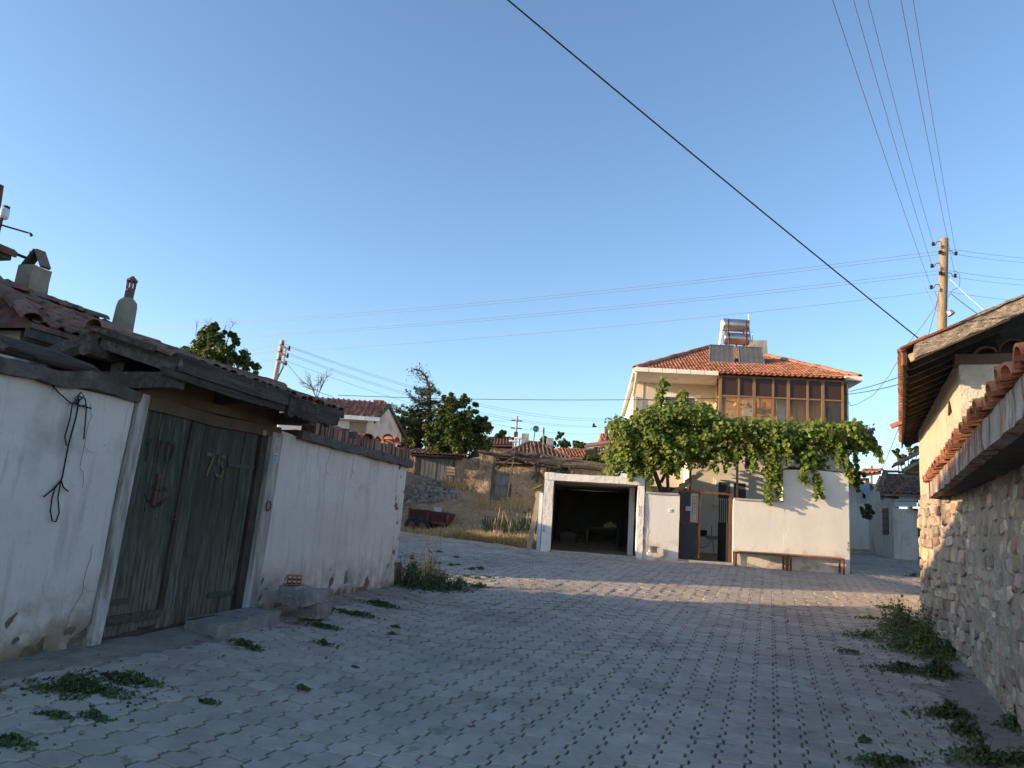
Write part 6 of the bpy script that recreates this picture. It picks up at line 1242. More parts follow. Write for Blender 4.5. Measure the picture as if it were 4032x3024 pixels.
# red farm cart
mat('cartred', [(.3, (.04, .016, .013)), (.7, (.07, .028, .021))], scale=6, bump=.3, bscale=30)
ct_p = ong(1685, 2080); cy = ct_p.y; FC = Frame((ct_p.x, cy), (1, -.12)); g = gz(ct_p.x, cy)
cart = thing('farm_trailer', 'rusty red farm trailer standing in the dry grass below the bank', 'trailer', (ct_p.x, cy, g))
q0 = FC.px(1612, 2020); q1 = FC.px(1762, 2040); zc = (q0[1] + q1[1]) / 2
tilt = lambda s: zc + (q1[1] - q0[1]) * ((s - q0[0]) / (q1[0] - q0[0]) - .5)
def cb(s0, s1, d0, d1, z0, z1): return [FC.W(s, d, tilt(s) + z) for z in (z0, z1) for s, d in ((s0, d0), (s0, d1), (s1, d1), (s1, d0))]
smd = (q0[0] + q1[0]) / 2
for a, b in ((q0[0], smd - .02), (smd + .02, q1[0])): MB().hexa(cb(a, b, -.02, .02, -.16, .16)).build('side_board', 'cartred', cart); MB().hexa(cb(a, b, -1.32, -1.28, -.16, .16)).build('side_board', 'cartred', cart)
for s in (q0[0], smd, q1[0]): MB().hexa(cb(s - .03, s + .03, -.05, .05, -.22, .2)).build('stake', 'rustdark', cart)
MB().hexa(cb(q1[0] - .02, q1[0] + .02, -1.3, 0, -.16, .16)).build('tail_board', 'cartred', cart); MB().hexa(cb(q0[0], q1[0], -1.3, .0, -.25, -.17)).build('bed', 'rustdark', cart)
for s in (q0[0] + .15, q0[0] + .5):
    for d in (.04, -1.34):
        c = FC.W(s, d, tilt(s) - .38); m = MB(); nn = Vector((FC.n.x, FC.n.y, 0)); m.tube([c - nn * .09, c - nn * .07, c + nn * .07, c + nn * .09], [.22, .27, .27, .22], 16); wh = m.build('wheel', 'blackmetal', cart, smooth=False); MB().tube([c - nn * .1, c + nn * .1], .12, 12).build('rim', 'rustdark', wh)
for s in (q1[0] - .5, q1[0] - .1): MB().bar(FC.W(s, -.1, g - .05), FC.W(s, -.1, tilt(s) - .2), .06, .06, (1, 0, 0)).build('prop_leg', 'rustdark', cart)
a = FC.px(1722, 2008, -1.4); MB().fbox(FC, a[0] - .14, a[0] + .14, -1.46, -1.43, a[1] - .12, a[1] + .1).build('small_sign', 'plategrey', None, 'small pale sign board propped behind the red trailer', 'sign')

# ================================================================== houses further back
rh = thing('white_gable_house', 'whitewashed house with red tile roof and striped awning behind the near wall', 'house', PY(1440, 1900, 27))
FW_ = Frame(PY(1448, 1650, 27)[:2], (1, .10)); zE_ = PY(1448, 1648, 27).z
gz0 = gz(-5, 27) - .5; hl = FW_.px(1100, 1650)[0]
MB().fbox(FW_, hl, 0, -5.0, 0, gz0, zE_ - .02).build('wall', 'whiteplaster', rh)
ang = Vector((FW_.e.x, FW_.e.y, 0)); FG = Frame(FW_.W(0, 0, 0)[:2], (-FW_.n.x + FW_.e.x * .22, -FW_.n.y + FW_.e.y * .22))
gl = 4.9; zr_ = PY(1497, 1585, 29.4).z
MB().poly([FG.W(0, 0, gz0), FG.W(gl, 0, gz0), FG.W(gl, 0, zE_), FG.W(gl / 2, 0, zr_ - .05), FG.W(0, 0, zE_)], (-.15, .02, 0)).build('gable_wall', 'limewash', rh)
MB().rough(lambda a, b, c: FW_.W(-.62 + .6 * a, .0 + .012 * b, zE_ - 1.6 + 1.45 * c), 8, 1, 10, .004, 5).build('bare_render', 'adobe', rh)
ra, rb_ = FW_.W(hl, .35, zE_ - .05), FW_.W(.25, .35, zE_ - .05); rc, rd_ = FW_.W(.55, -2.45, zr_), FW_.W(hl, -2.45, zr_)
MB().poly([ra, rb_, rc, rd_], (0, 0, -.06)).build('roof_slope', 'terracotta', rh); MB().poly([rd_, rc, FW_.W(1.25, -5.2, zE_ - .05), FW_.W(hl, -5.2, zE_ - .05)], (0, 0, -.06)).build('roof_slope', 'terracotta', rh)
X_ = rb_ - ra; O2 = rb_ - X_.normalized() * 3.2; Y_ = rc - rb_
pieces('roof_tile', [wave_tile(.2, .34, .045)], tile_xf(O2, X_, Y_ - X_.normalized() * Y_.dot(X_.normalized()), lambda x, y: x < 3.2 + .09 * y, 0, 3.6, Y_.length - .1, .2, .3, .004, 1, .012), 'terracotta', rh, 220)
pieces('ridge_tile', [half_pipe(.24, .42, .09)], ridge_tiles(rd_ + X_.normalized() * 3 + Vector((0, 0, .02)), rc + Vector((0, 0, .02)), .2, .38), 'terracotta', rh, 30)
for a, b in ((rb_, rc), (FW_.W(1.25, -5.2, zE_ - .05), rc)): MB().bar(a + Vector((.02, 0, -.08)), b + Vector((.02, 0, -.08)), .05, .14).build('barge_board', 'oldwood', rh)
for k in range(6): MB().fbox(FW_, .45 - (k + 1) * .5 + .01, .45 - k * .5, .33, .45, zE_ - .12, zE_ + .02).build('gutter', 'whitepaint', rh)
a, z = FW_.px(1300, 1705); b, z2 = FW_.px(1385, 1712)
for k in range(12): s = a - .6 + (b - a + .7) * k / 12; e = (b - a + .7) / 12; MB().hexa([FW_.W(x, d, zz) for t in (0, .02) for x, d, zz in ((s, .02, z + .12 + t), (s + .0, .9, z - .18 + t), (s + e, .9, z - .18 + t), (s + e, .02, z + .12 + t))]).build('awning_stripe', 'awningblue' if k % 2 else 'awning', rh)
def simple_roof(name, label, u0, u1, vE, uR0, uR1, vR, y, dy, tile, mt, wallmt='limewash', tl=1, zbot=None, tiles=True, cat='house', group=None):
    a, b = PY(u0, vE[0], y), PY(u1, vE[1], y); c, d = PY(uR1, vR[1], y + dy), PY(uR0, vR[0], y + dy); zE = (a.z + b.z) / 2
    h = thing(name, label, cat, ((a.x + b.x) / 2, y + dy / 2, gz((a.x + b.x) / 2, y)), group)
    MB().poly([a, b, c, d], (0, 0, -.1)).build('roof_slope', mt, h)
    a2, b2 = Vector((a.x, y + 2 * dy, a.z)), Vector((b.x, y + 2 * dy, b.z)); MB().poly([b2, a2, d, c], (0, 0, -.1)).build('roof_slope', mt, h); MB().poly([a2, a, d], (0, 0, -.1)).build('roof_slope', mt, h); MB().poly([b, b2, c], (0, 0, -.1)).build('roof_slope', mt, h)
    zb_ = min(a.z, b.z); MB().hexa([Vector((x, yy, z)) for z in (zbot if zbot is not None else gz(a.x, y) - .5, zb_ - .1) for x, yy in ((a.x + .4, y + .5), (b.x - .4, y + .5), (b.x - .4, y + 2 * dy - .5), (a.x + .4, y + 2 * dy - .5))]).build('wall', wallmt, h)
    if tiles:
        X = b - a; W_ = X.length; Ym = (c + d) / 2 - (a + b) / 2; H_ = Ym.length; xl = (d - a).dot(X.normalized()); xr = (c - a).dot(X.normalized())
        pieces('roof_tile', [tile], tile_xf(a, X, Ym, lambda x, y_: xl * y_ / H_ < x < W_ + (xr - W_) * y_ / H_, 0, W_, H_, .24 * tl, .38 * tl, .012, 1, .02), mt, h, 200)
        pieces('ridge_tile', [half_pipe(.3, .46, .1)], ridge_tiles(a, d, .3, .42) + ridge_tiles(b, c, .3, .42) + (ridge_tiles(d, c, .3, .42) if (c - d).length > .5 else []), mt, h, 60)
    return h
wt = wave_tile(.25, .42, .07)
h1 = simple_roof('hip_roof_house', 'house with a mossy old hip roof just behind the adobe ruin', 1930, 2310, (1815, 1832), 2085, 2118, (1741, 1745), 42, 5, wt, 'oldtile', 'adobe')
h2 = simple_roof('far_house', 'far house with a brown tile roof right of the dense leafy tree', 1900, 2030, (1752, 1752), 1925, 2005, (1724, 1724), 58, 4, wt, 'oldtile', 'adobe', group='far houses')
h3 = simple_roof('far_house', 'far house with a long red tile roof left of the wooden porch', 2215, 2340, (1795, 1806), 2195, 2320, (1768, 1772), 58, 4, wt, 'terracotta', 'whiteplaster', group='far houses')
p = PY(2287, 1812, 58.4); window(Frame((p.x - .6, p.y), (1, 0)), 0, 1.2, p.z - .8, p.z + .25, .02, h3, 2, False)
h4 = simple_roof('far_house', 'house with a bright red tile roof carrying a tube solar heater beside the vine', 2366, 2440, (1748, 1750), 2368, 2440, (1712, 1712), 55, 3, wt, 'terracotta', 'creamwall', group='far houses')
p = PY(2165, 1748, 47); MB().fbox(Frame((p.x, p.y), (1, 0)), -.2, .2, -.2, .2, p.z - .8, p.z + .35).build('chimney', 'concrete', h1)
# far water heaters, masts, dish
def far_tank(name, label, u0, u1, v0, v1, y, frame=True, tubes=False):
    a, b = PY(u0, v0, y), PY(u1, v1, y); r = abs(a.z - b.z) / 2; zc = (a.z + b.z) / 2; t = thing(name, label, 'water heater', ((a.x + b.x) / 2, y, zc - r), 'far water heaters')
    MB().tube([(a.x, y, zc), (a.x + .03, y, zc), (b.x - .03, y, zc - .02), (b.x, y, zc - .02)], [r * .9, r, r, r * .9], 16).build('tank', 'whitetank', t, smooth=True)
    for x in (a.x + .3, b.x - .3): MB().bar((x, y + .05, zc - r - 1.2), (x, y + .05, zc - r * .5), .06, .06, (1, 0, 0)).build('leg', 'galv', t)
    if tubes:
        for k in range(14): x = a.x + .1 + (b.x - a.x - .2) * k / 13; MB().tube([(x, y - .1, zc - r * .6), (x, y - .9, zc - r - 1.35)], .03, 6).build('glass_tube', 'slatemetal', t)
far_tank('water_heater', 'white tank lying lower on the far roof behind the ruin', 2004, 2040, 1732, 1742, 52); far_tank('water_heater', 'white tank standing higher beside a concrete block behind the ruin', 2031, 2062, 1720, 1731, 53); far_tank('tube_heater', 'white tank with evacuated glass tubes on the bright red roof', 2394, 2430, 1669, 1683, 54, tubes=True)
p = PY(2068, 1727, 52); MB().rough(lambda a, b, c: (p.x - .25 + .5 * a, p.y + .5 * b, p.z - 1.2 + 1.55 * c), 2, 2, 3, .02, 3).build('chimney_block', 'concrete', None, 'square concrete chimney beside the far white tanks', 'chimney')
def mast(u0, v0, u1, v1, y, r, label, name='mast', mt='wiregrey'):
    a = PY(u1, v1, y); b = PY(u0, v0, y); t = thing(name, label, 'mast', (b.x, b.y, gz(b.x, b.y))); MB().tube([(b.x, b.y, gz(b.x, b.y)), b, a], r, 8).build('shaft', mt, t); return t, a
t, a = mast(2028, 1750, 2036, 1638, 55, .085, 'far utility pole with short cross arms above the ruin', 'utility_pole', 'poleconcrete')
for dz in (.35, .9): MB().bar((a.x - .4, a.y, a.z - dz), (a.x + .4, a.y, a.z - dz), .08, .08).build('cross_arm', 'rustdark', t)
MB().box((a.x, a.y - .1, a.z - 1.35), (.14, .1, .18)).build('junction_box', 'rustdark', t)
t, a = mast(2101, 1738, 2107, 1690, 46, .035, 'thin mast with a satellite dish above the old hip roof', 'dish_mast')
m = MB(); m.tube([a + Vector((0, -.02, 0)), a + Vector((.03, -.12, .0)), a + Vector((.05, -.2, 0))], [.04, .14, .2], 14, cap=False); m.build('dish', 'galv', t); MB().bar(a + Vector((-.3, 0, 0)), a + Vector((.15, 0, 0)), .03, .03).build('boom', 'wiregrey', t)
mast(2140, 1752, 2141, 1684, 46, .05, 'plain vertical pole right of the satellite dish')
t, a = mast(2388, 1715, 2386, 1680, 54.5, .12, 'dark stove pipe beside the tube solar heater', 'stove_pipe', 'rustdark')
# wooden porch house right of the long red roof
ph = thing('wooden_porch', 'dark open wooden porch with a projecting roof left of the vine', 'porch', PY(2340, 1830, 48)); y = 48
def pq(u, v, dy=0): return PY(u, v, y + dy)
MB().poly([pq(2300, 1765), pq(2400, 1750), pq(2400, 1742, 3), pq(2310, 1752, 3)], (0, 0, .12)).build('porch_roof', 'oldtile', ph)
MB().poly([pq(2300, 1766), pq(2400, 1752), pq(2400, 1758), pq(2302, 1772)], (0, .1, 0)).build('fascia_board', 'planktan', ph)
for u in (2346, 2385): MB().bar(pq(u, 1830), pq(u, 1760), .2, .2, (1, 0, 0)).build('post', 'darkwood', ph)
for v in (1785, 1800, 1812): MB().bar(pq(2345, v), pq(2400, v), .12, .12).build('rail', 'darkwood', ph)
MB().poly([pq(2305, 1772, 2), pq(2400, 1760, 2), pq(2400, 1830, 2), pq(2305, 1830, 2)], (0, .1, 0)).build('rear_wall', 'darkwood', ph)
for k in range(5): MB().bar(pq(2352 + k * 10, 1770), pq(2358 + k * 10, 1770), .1, .12).build('white_slat', 'whitepaint', ph)
MB().bar(pq(2366, 1781, -.1), pq(2382, 1780, -.1), .25, .12).build('red_cloth', 'orangechair', None, 'red cloth hanging over the wooden porch rail', 'cloth')
B = [pxblob(u, v, 44, r, r * .7) for u, v, r in ((2310, 1808, 14), (2330, 1812, 14), (2350, 1808, 12), (2370, 1812, 16), (2392, 1815, 14))]; tree('garden_bush', 'bright green bush below the wooden porch', gbase(2345, 44), B, .2, 26, 'vineleaf', .05, cat='bush')

# ================================================================== alley on the right
FA = Frame((13.9, 27.5), (.80, 3.5)); gA = 1.0
gh_ = thing('gable_house', 'small white gable house with dark tile roof and barred window in the alley', 'house', (15.5, 28.5, gA))
zc0 = PY(3520, 1940, 27.4).z; zap = PY(3458, 1862, 29.2).z
FA2 = Frame((13.9, 27.5), (1, -.35))
MB().poly([FA.W(0, 0, gA - .5), FA.W(3.6, 0, gA - .5), FA.W(3.6, 0, zc0 - .1), FA.W(1.8, 0, zap - .1), FA.W(0, 0, zc0 - .1)], (.25, .05, 0)).build('gable_wall', 'limewash', gh_)
roughwall(FA2, 0.02, 6, -.25, 0, gA - .5, zc0 - .55, .3, .012, 3.).build('front_wall', 'limewash', gh_, smooth=True)
e0_, e1_ = FA2.W(-.45, .35, zc0 - .05), FA2.W(6, .35, zc0 - .05); r0_, r1_ = FA.W(1.8, -.4, zap), FA2.W(6.6, -1.9, zap)
r0_ = FA2.W(.05, -1.75, zap) ; b0_, b1_ = FA2.W(.5, -3.8, zc0 - .05), FA2.W(7, -3.8, zc0 - .05)
MB().poly([e0_, e1_, r1_, r0_], (0, 0, -.07)).build('roof_slope', 'oldtile', gh_); MB().poly([r0_, r1_, b1_, b0_], (0, 0, -.07)).build('roof_slope', 'oldtile', gh_)
pieces('roof_tile', [wave_tile(.22, .4, .05)], tile_xf(e0_, e1_ - e0_, (r0_ + r1_) / 2 - (e0_ + e1_) / 2, lambda x, y: x > .2 * y, 0, 3.4, 1.95, .21, .33, .008, 1, .012), 'oldtile', gh_, 150)
pieces('ridge_tile', [half_pipe(.24, .42, .09)], ridge_tiles(r0_ + Vector((0, 0, .02)), r1_ + Vector((0, 0, .02)), .2, .4), 'oldtile', gh_, 20)
pieces('verge_tile', [half_pipe(.2, .36, .08)], ridge_tiles(b0_ + Vector((-.05, 0, .0)), r0_ + Vector((-.05, 0, .03)), .2, .3) + ridge_tiles(e0_ + Vector((-.05, 0, 0)), r0_ + Vector((-.05, 0, .03)), .2, .3), 'oldtile', gh_, 30)
for k in range(5): t_ = k / 4; MB().bar(e0_ + (r0_ - e0_) * t_ + Vector((.05, 0, -.12)), e0_ + (r0_ - e0_) * t_ + Vector((.7, .1, -.12)), .08, .08).build('purlin', 'darkwood', gh_)
def on_fa(u, v, d=.0): return FA.px(u, v, d)
a, z1 = on_fa(3498, 2000); b, z0 = on_fa(3478, 2105); a, b = min(a, b), max(a, b)
wn = MB().fbox(FA, a, b, .0, -.02, z0, z1).build('window', 'blackmetal', gh_)
for k in range(4): MB().fbox(FA, a, b, -.03, -.05, z0 + (z1 - z0) * (k + .5) / 4 - .012, z0 + (z1 - z0) * (k + .5) / 4 + .012).build('window_bar', 'rustdark', wn)
a, z1 = on_fa(3483, 1915); b, z0 = on_fa(3470, 1968); MB().fbox(FA, min(a, b), max(a, b), -.01, -.04, z0, z1).build('loft_shutter', 'greydoor', gh_)
for k in range(8):
    z = zc0 - .5 + (k % 3) * .2; s0 = .05 + (k // 3) * .75; MB().hexa([FA2.W(s, d, zz + .06 * s) for zz in (z, z + .18) for s, d in ((s0, .0), (s0, .04), (s0 + .72, .04), (s0 + .72, .0))]).build('wall_plank', 'bluewash', gh_)
a, z1 = FA2.px(3612, 2010); b, z0 = FA2.px(3665, 2200); MB().fbox(FA2, a, b + .5, -.02, .012, gA - .1, z1).build('green_door', 'greygreen', gh_); MB().fbox(FA2, a - .15, b + .6, .0, .2, z1, z1 + .06).build('door_hood', 'oldwood', gh_)
# white building with blue tarp
FT_ = Frame(PY(3300, 2000, 33)[:2], (1, .15)); wb_ = thing('alley_building', 'bluish white building with a blue tarp at the end of the alley', 'building', PY(3390, 2150, 33)); zt = PY(3390, 1900, 33).z
roughwall(FT_, 0, 2.2, -2, 0, 1.0, zt, .3, .015, 4.).build('wall', 'limewash', wb_, smooth=True)
MB().poly([FT_.W(-.2, .3, zt - .1), FT_.W(1.2, .3, zt + .15), FT_.W(1.6, .3, zt - .3), FT_.W(2.4, -1.5, zt + .3), FT_.W(0, -1.5, zt + .6)], (0, 0, -.05)).build('roof_slope', 'oldtile', wb_)
MB().poly([PY(3368, 1898, 32.6), PY(3425, 1905, 32.6), PY(3425, 1965, 32.6), PY(3400, 1940, 32.6)], (0, .04, 0)).build('tarp', 'bluetarp', wb_)
MB().poly([PY(3398, 1940, 32.7), PY(3408, 1945, 32.7), PY(3408, 1965, 32.7), PY(3398, 1960, 32.7)], (0, .05, 0)).build('window', 'blackmetal', wb_)
simple_roof('alley_roof_house', 'low house with an orange tile verge behind the blue tarp', 3395, 3470, (1870, 1860), 3405, 3470, (1852, 1850), 40, 3, wt, 'orangetile', 'adobe')
bs = thing('board_shed', 'rusty board shed with a ragged tile roof right of the alley tree', 'shed', PY(3600, 1900, 32))
MB().poly([PY(3510, 1845, 31), PY(3650, 1775, 31), PY(3650, 1765, 34), PY(3520, 1830, 34)], (0, 0, .08)).build('roof_slope', 'oldtile', bs)
for k in range(9): u = 3562 + k * 9; MB().poly([PY(u, 1845 - k * 3, 31.6), PY(u + 8, 1843 - k * 3, 31.6), PY(u + 8, 1890, 31.6), PY(u, 1890, 31.6)], (0, .05, 0)).build('board', 'rust', bs)
MB().bar(PY(3555, 1852, 31.5), PY(3650, 1800, 31.5), .1, .12).build('purlin', 'planktan', bs)
B = [pxblob(u, v, 26.5, r, r) for u, v, r in ((3415, 2000, 14), (3405, 2020, 14), (3425, 2015, 12), (3395, 2005, 9), (3420, 2035, 10))]; tree('alley_creeper', 'small dark creeper hanging at the corner of the alley gable house', gbase(3425, 26.8), B, .1, 26, 'darkweed', .02, cat='creeper', hang=True)
B = [pxblob(u, v, 24.5, r, r) for u, v, r in ((3370, 1880, 14), (3385, 1900, 14), (3360, 1905, 12), (3395, 1870, 12), (3376, 1925, 9), (3365, 1860, 12))]; tree('corner_creeper', 'vine tangle hanging past the right corner of the white yard wall', gbase(3375, 24.5), B, .1, 30, 'vineleaf', .02, cat='creeper', hang=True)
t, a = mast(3431, 1880, 3432, 1833, 60, .09, 'short far pole above the alley roofs', 'far_pole')
# ================================================================== poles and wires
def catenary(p, q, sag, n=24):
    p, q = Vector(p), Vector(q); return [p + (q - p) * (i / n) + Vector((0, 0, -sag * 4 * (i / n) * (1 - i / n))) for i in range(n + 1)]
def wire(p, q, sag, r, label, mt='wiregrey', group=None, name='wire'): return MB().tube(catenary(p, q, sag), r, 5).build(name, mt, None, label, 'wire', group)
YP = 22.0; pb_, pt_ = PY(3708, 1340, YP), PY(3718, 940, YP); ax = (pt_ - pb_).normalized(); zg = gz(pb_.x, YP); foot = pb_ - ax * ((pb_.z - zg) / ax.z)
pole = thing('utility_pole', 'round wooden utility pole with brown insulators behind the ochre building', 'pole', foot)
MB().tube([foot - Vector((0, 0, .3)), pb_, pt_ - ax * .03, pt_], [.15, .135, .118, .11], 14).build('shaft', 'polewood', pole, smooth=True)
def insul(u, v, side_u, label=None):
    c = PY(u, v, YP - .12); k = PY(side_u, v - 12, YP); m = MB(); m.tube([k, PY((u + side_u) / 2, v - 10, YP - .06), PY(u + (8 if side_u > u else -8), v + 4, YP - .12), c], .012, 5); br = m.build('insulator_hook', 'rustdark', pole)
    MB().tube([c + Vector((0, 0, -.055)), c + Vector((0, 0, -.02)), c + Vector((0, 0, .0)), c + Vector((0, 0, .03)), c + Vector((0, 0, .06))], [.035, .055, .03, .055, .03], 10).build('insulator', 'brownglaze', br, smooth=True)
    return c
IL = [insul(3675, 961, 3705), insul(3670, 1047, 3702), insul(3667, 1131, 3700)]; IC = [insul(3701, 994, 3715), insul(3703, 1076, 3714)]; IRt = [insul(3764, 998, 3730), insul(3761, 1086, 3730)]
a = PY(3727, 1228, YP - .1); lamp = MB().tube([a, a + Vector((.06, -.05, -.02)), a + Vector((.10, -.08, -.1))], [.04, .1, .12], 10).build('lamp_head', 'galv', pole)
# lines to the left, past the walnut
ends = [(560, 1288, 995), (560, 1296, 1000), (560, 1341, 1072), (560, 1347, 1077), (700, 1402, 1152)]
for k, ((u, v, v0), lab) in enumerate(zip(ends, ('topmost', 'second', 'third', 'fourth', 'lowest'))):
    wire(PY(3712, v0 - (8 if k % 2 == 0 else 0), YP), PY(u - 120, v + 3, 34), .35, .005, lab + ' of the five thin lines running left from the wooden pole', group='lines to the left')
# lines overhead towards the viewer
for k, ((u0, u1), c, lab) in enumerate(zip(((3290, 0), (3370, 0), (3425, 0), (3553, 0), (3600, 0)), (IL[2], IL[1], IL[0], IRt[1], IRt[0]), ('first', 'second', 'third', 'fourth', 'fifth'))):
    zz = c.z - .15; q = PZ(u0, 0, zz); q2 = c + (q - c) * 1.9; q2.z = c.z + .1
    wire(c, q2, .35, .005, lab + ' from the left of the five overhead lines leaving the top edge', group='lines overhead')
for k, (v0, v1, lab) in enumerate(((978, 1002, 'upper of the top pair of'), (996, 1020, 'lower of the top pair of'), (1065, 1087, 'upper of the middle pair of'), (1086, 1108, 'lower of the middle pair of'), (1148, 1172, 'lowest of the'))):
    wire(PY(3730, v0, YP), PY(4300, v1 + 18, 30), .15, .005, lab + ' thin lines running right from the wooden pole', group='lines to the right')
# heavy cables
a = E0 + (E1 - E0) * .02 + RR_ * .25 + Vector((0, 0, .05)); far = PY(2052, 0, 7.0); far2 = a + (far - a) * 2.2
MB().tube(catenary(a, far2, .12), .0085, 6).build('thick_cable', 'cable', None, 'thick black cable slanting across the sky to the right building', 'cable')
hR = FH.W(sR - .25, D0 + .06, FH.px(3335, 1552, D0)[1])
wire(PY(1330, 1556, 27), PY(3330, 1553, 24.6), .18, .010, 'black cable stretched level across the house front from the left house', 'cable', name='level_cable')
wire(PY(3330, 1553, 24.6), FR.W(6.9, .05, PY(3590, 1543, 18).z), .05, .010, 'lower of two black cables between house corner and ochre building', 'cable', name='level_cable')
wire(PY(3345, 1541, 24.6), FR.W(6.6, .05, PY(3575, 1518, 18).z), .05, .010, 'upper of two black cables between house corner and ochre building', 'cable', name='level_cable')
wire(PY(3745, 1157, YP), PY(3905, 1275, 20), .02, .010, 'short black cable from the wooden pole down behind the gable timber', 'cable', name='drop_cable')
wire(PY(3730, 1088, YP), PY(3905, 1245, 20), .05, .007, 'pale rope from the wooden pole down behind the gable timber', 'paper', name='drop_rope')
MB().tube([PY(u, v, y) for u, v, y in ((3680, 1148, 22), (3692, 1175, 22), (3685, 1205, 22), (3640, 1270, 22.3), (3570, 1360, 22.8), (3500, 1480, 23.5), (3440, 1555, 24), (3380, 1590, 24.4), (3350, 1598, 24.7), (3335, 1570, 24.9))], .010, 5).build('drop_wire', 'wiregrey', None, 'grey service wire curving from the wooden pole to the house corner', 'wire')
wire(PY(3698, 1165, YP), PY(3470, 1852, 28), .35, .009, 'thin wire dropping from the wooden pole to the alley roof', name='drop_wire')
MB().tube([PY(u, v, 22) for u, v in ((3628, 1085), (3640, 1130), (3660, 1165), (3680, 1215), (3698, 1232))], .006, 4).build('loose_wire', 'wiregrey', None, 'loose thin wire dangling left of the wooden pole', 'wire')
MB().tube([PY(u, v, 22) for u, v in ((3760, 1064), (3778, 1080), (3780, 1110), (3776, 1132), (3755, 1140), (3742, 1152), (3735, 1170))], .007, 4).build('jumper_wire', 'wiregrey', None, 'curled jumper wire on the right of the wooden pole', 'wire')
# concrete pole on the left
YL = 29.0; a, b = PY(1082, 1500, YL), PY(1113, 1340, YL); axl = (b - a).normalized(); zg = gz(a.x, YL); fo = a - axl * ((a.z - zg) / axl.z)
lp_ = thing('line_pole', 'slim leaning pole with three steel cross arms left of the bare tree', 'pole', fo); MB().tube([fo, a, b], [.13, .1, .085], 10).build('shaft', 'poleconcrete', lp_, smooth=True); LI = []
for k, (v0, v1) in enumerate(((1358, 1378), (1385, 1407), (1417, 1436))):
    p, q = PY(1104 - k * 6, v0, YL - .15), PY(1139 - k * 6.5, v1, YL - .7); ca = MB().bar(p, q, .07, .07).build('cross_arm', 'rustdark', lp_)
    for t in (.25, .98):
        c = p + (q - p) * t; MB().tube([c, c + Vector((0, 0, .06)), c + Vector((0, 0, .1)), c + Vector((0, 0, .14))], [.02, .05, .03, .045], 8).build('insulator', 'brownglaze', ca); LI.append(c + Vector((0, 0, .1)))
MB().bar(PY(1127, 1368, YL - .5), PY(1115, 1445, YL - .5), .05, .05, (1, 0, 0)).build('strut', 'galv', lp_); MB().bar(PY(1115, 1445, YL - .5), PY(1088, 1500, YL - .1), .05, .05, (1, 0, 0)).build('strut', 'galv', lp_)
for k, (c, (u, v), lab) in enumerate(zip((LI[0], LI[1], LI[2], LI[3], LI[4]), ((2430, 1640), (2430, 1647), (2400, 1668), (2400, 1672), (2380, 1700)), ('highest', 'second highest', 'middle', 'second lowest', 'lowest'))):
    wire(c, PY(u, v + 8, 58), .9, .006, lab + ' of the five lines falling right from the leaning pole', group='lines from the leaning pole')
    wire(c, PY(400, 1440 + k * 8, 60), .4, .005, lab + ' of the five lines running left behind the walnut', group='lines behind the walnut')
wire(LI[5], PY(1310, 1560, 27.2), .25, .009, 'service wire from the leaning pole to the white gable house', name='drop_wire')
for k, v in enumerate((1720, 1735, 1752, 1768, 1780, 1805)): wire(PY(3380, v, 70), PY(3560, v + 6, 70), .05, .007, ('topmost', 'second', 'third', 'fourth', 'fifth', 'lowest')[k] + ' of the faint far lines above the alley', group='far lines')
wire(PY(1940, 1655, 55), PY(2033, 1650, 55), .1, .01, 'short faint line left of the far utility pole')
# a bird in flight
p = PY(2338, 1680, 45); bd = MB(); bd.tube([p + Vector((-.11, 0, -.02)), p + Vector((-.05, 0, 0)), p + Vector((.07, 0, .02)), p + Vector((.15, 0, .03)), p + Vector((.19, 0, .03))], [.012, .045, .055, .035, .008], 8)
for sg in (-1, 1): bd.poly([p + Vector((.06, 0, .02)), p + Vector((-.04, 0, .0)), p + Vector((-.07, sg * .12, .13)), p + Vector((-.02, sg * .22, .2)), p + Vector((.05, sg * .12, .13))], (0, 0, .012))
bd.build('bird', 'slatemetal', None, 'small dark bird flying above the far roofs', 'bird')

mat('weedblade', [(.25, (.07, .10, .03)), (.6, (.14, .16, .055)), (.85, (.30, .26, .12))], scale=6, rough=.6, bump=0, rnd=.35, hue=.03, trans=.25)
mat('deadleaf', [(.3, (.16, .11, .06)), (.7, (.33, .25, .14))], scale=8, bump=0, rnd=.4, trans=.2)
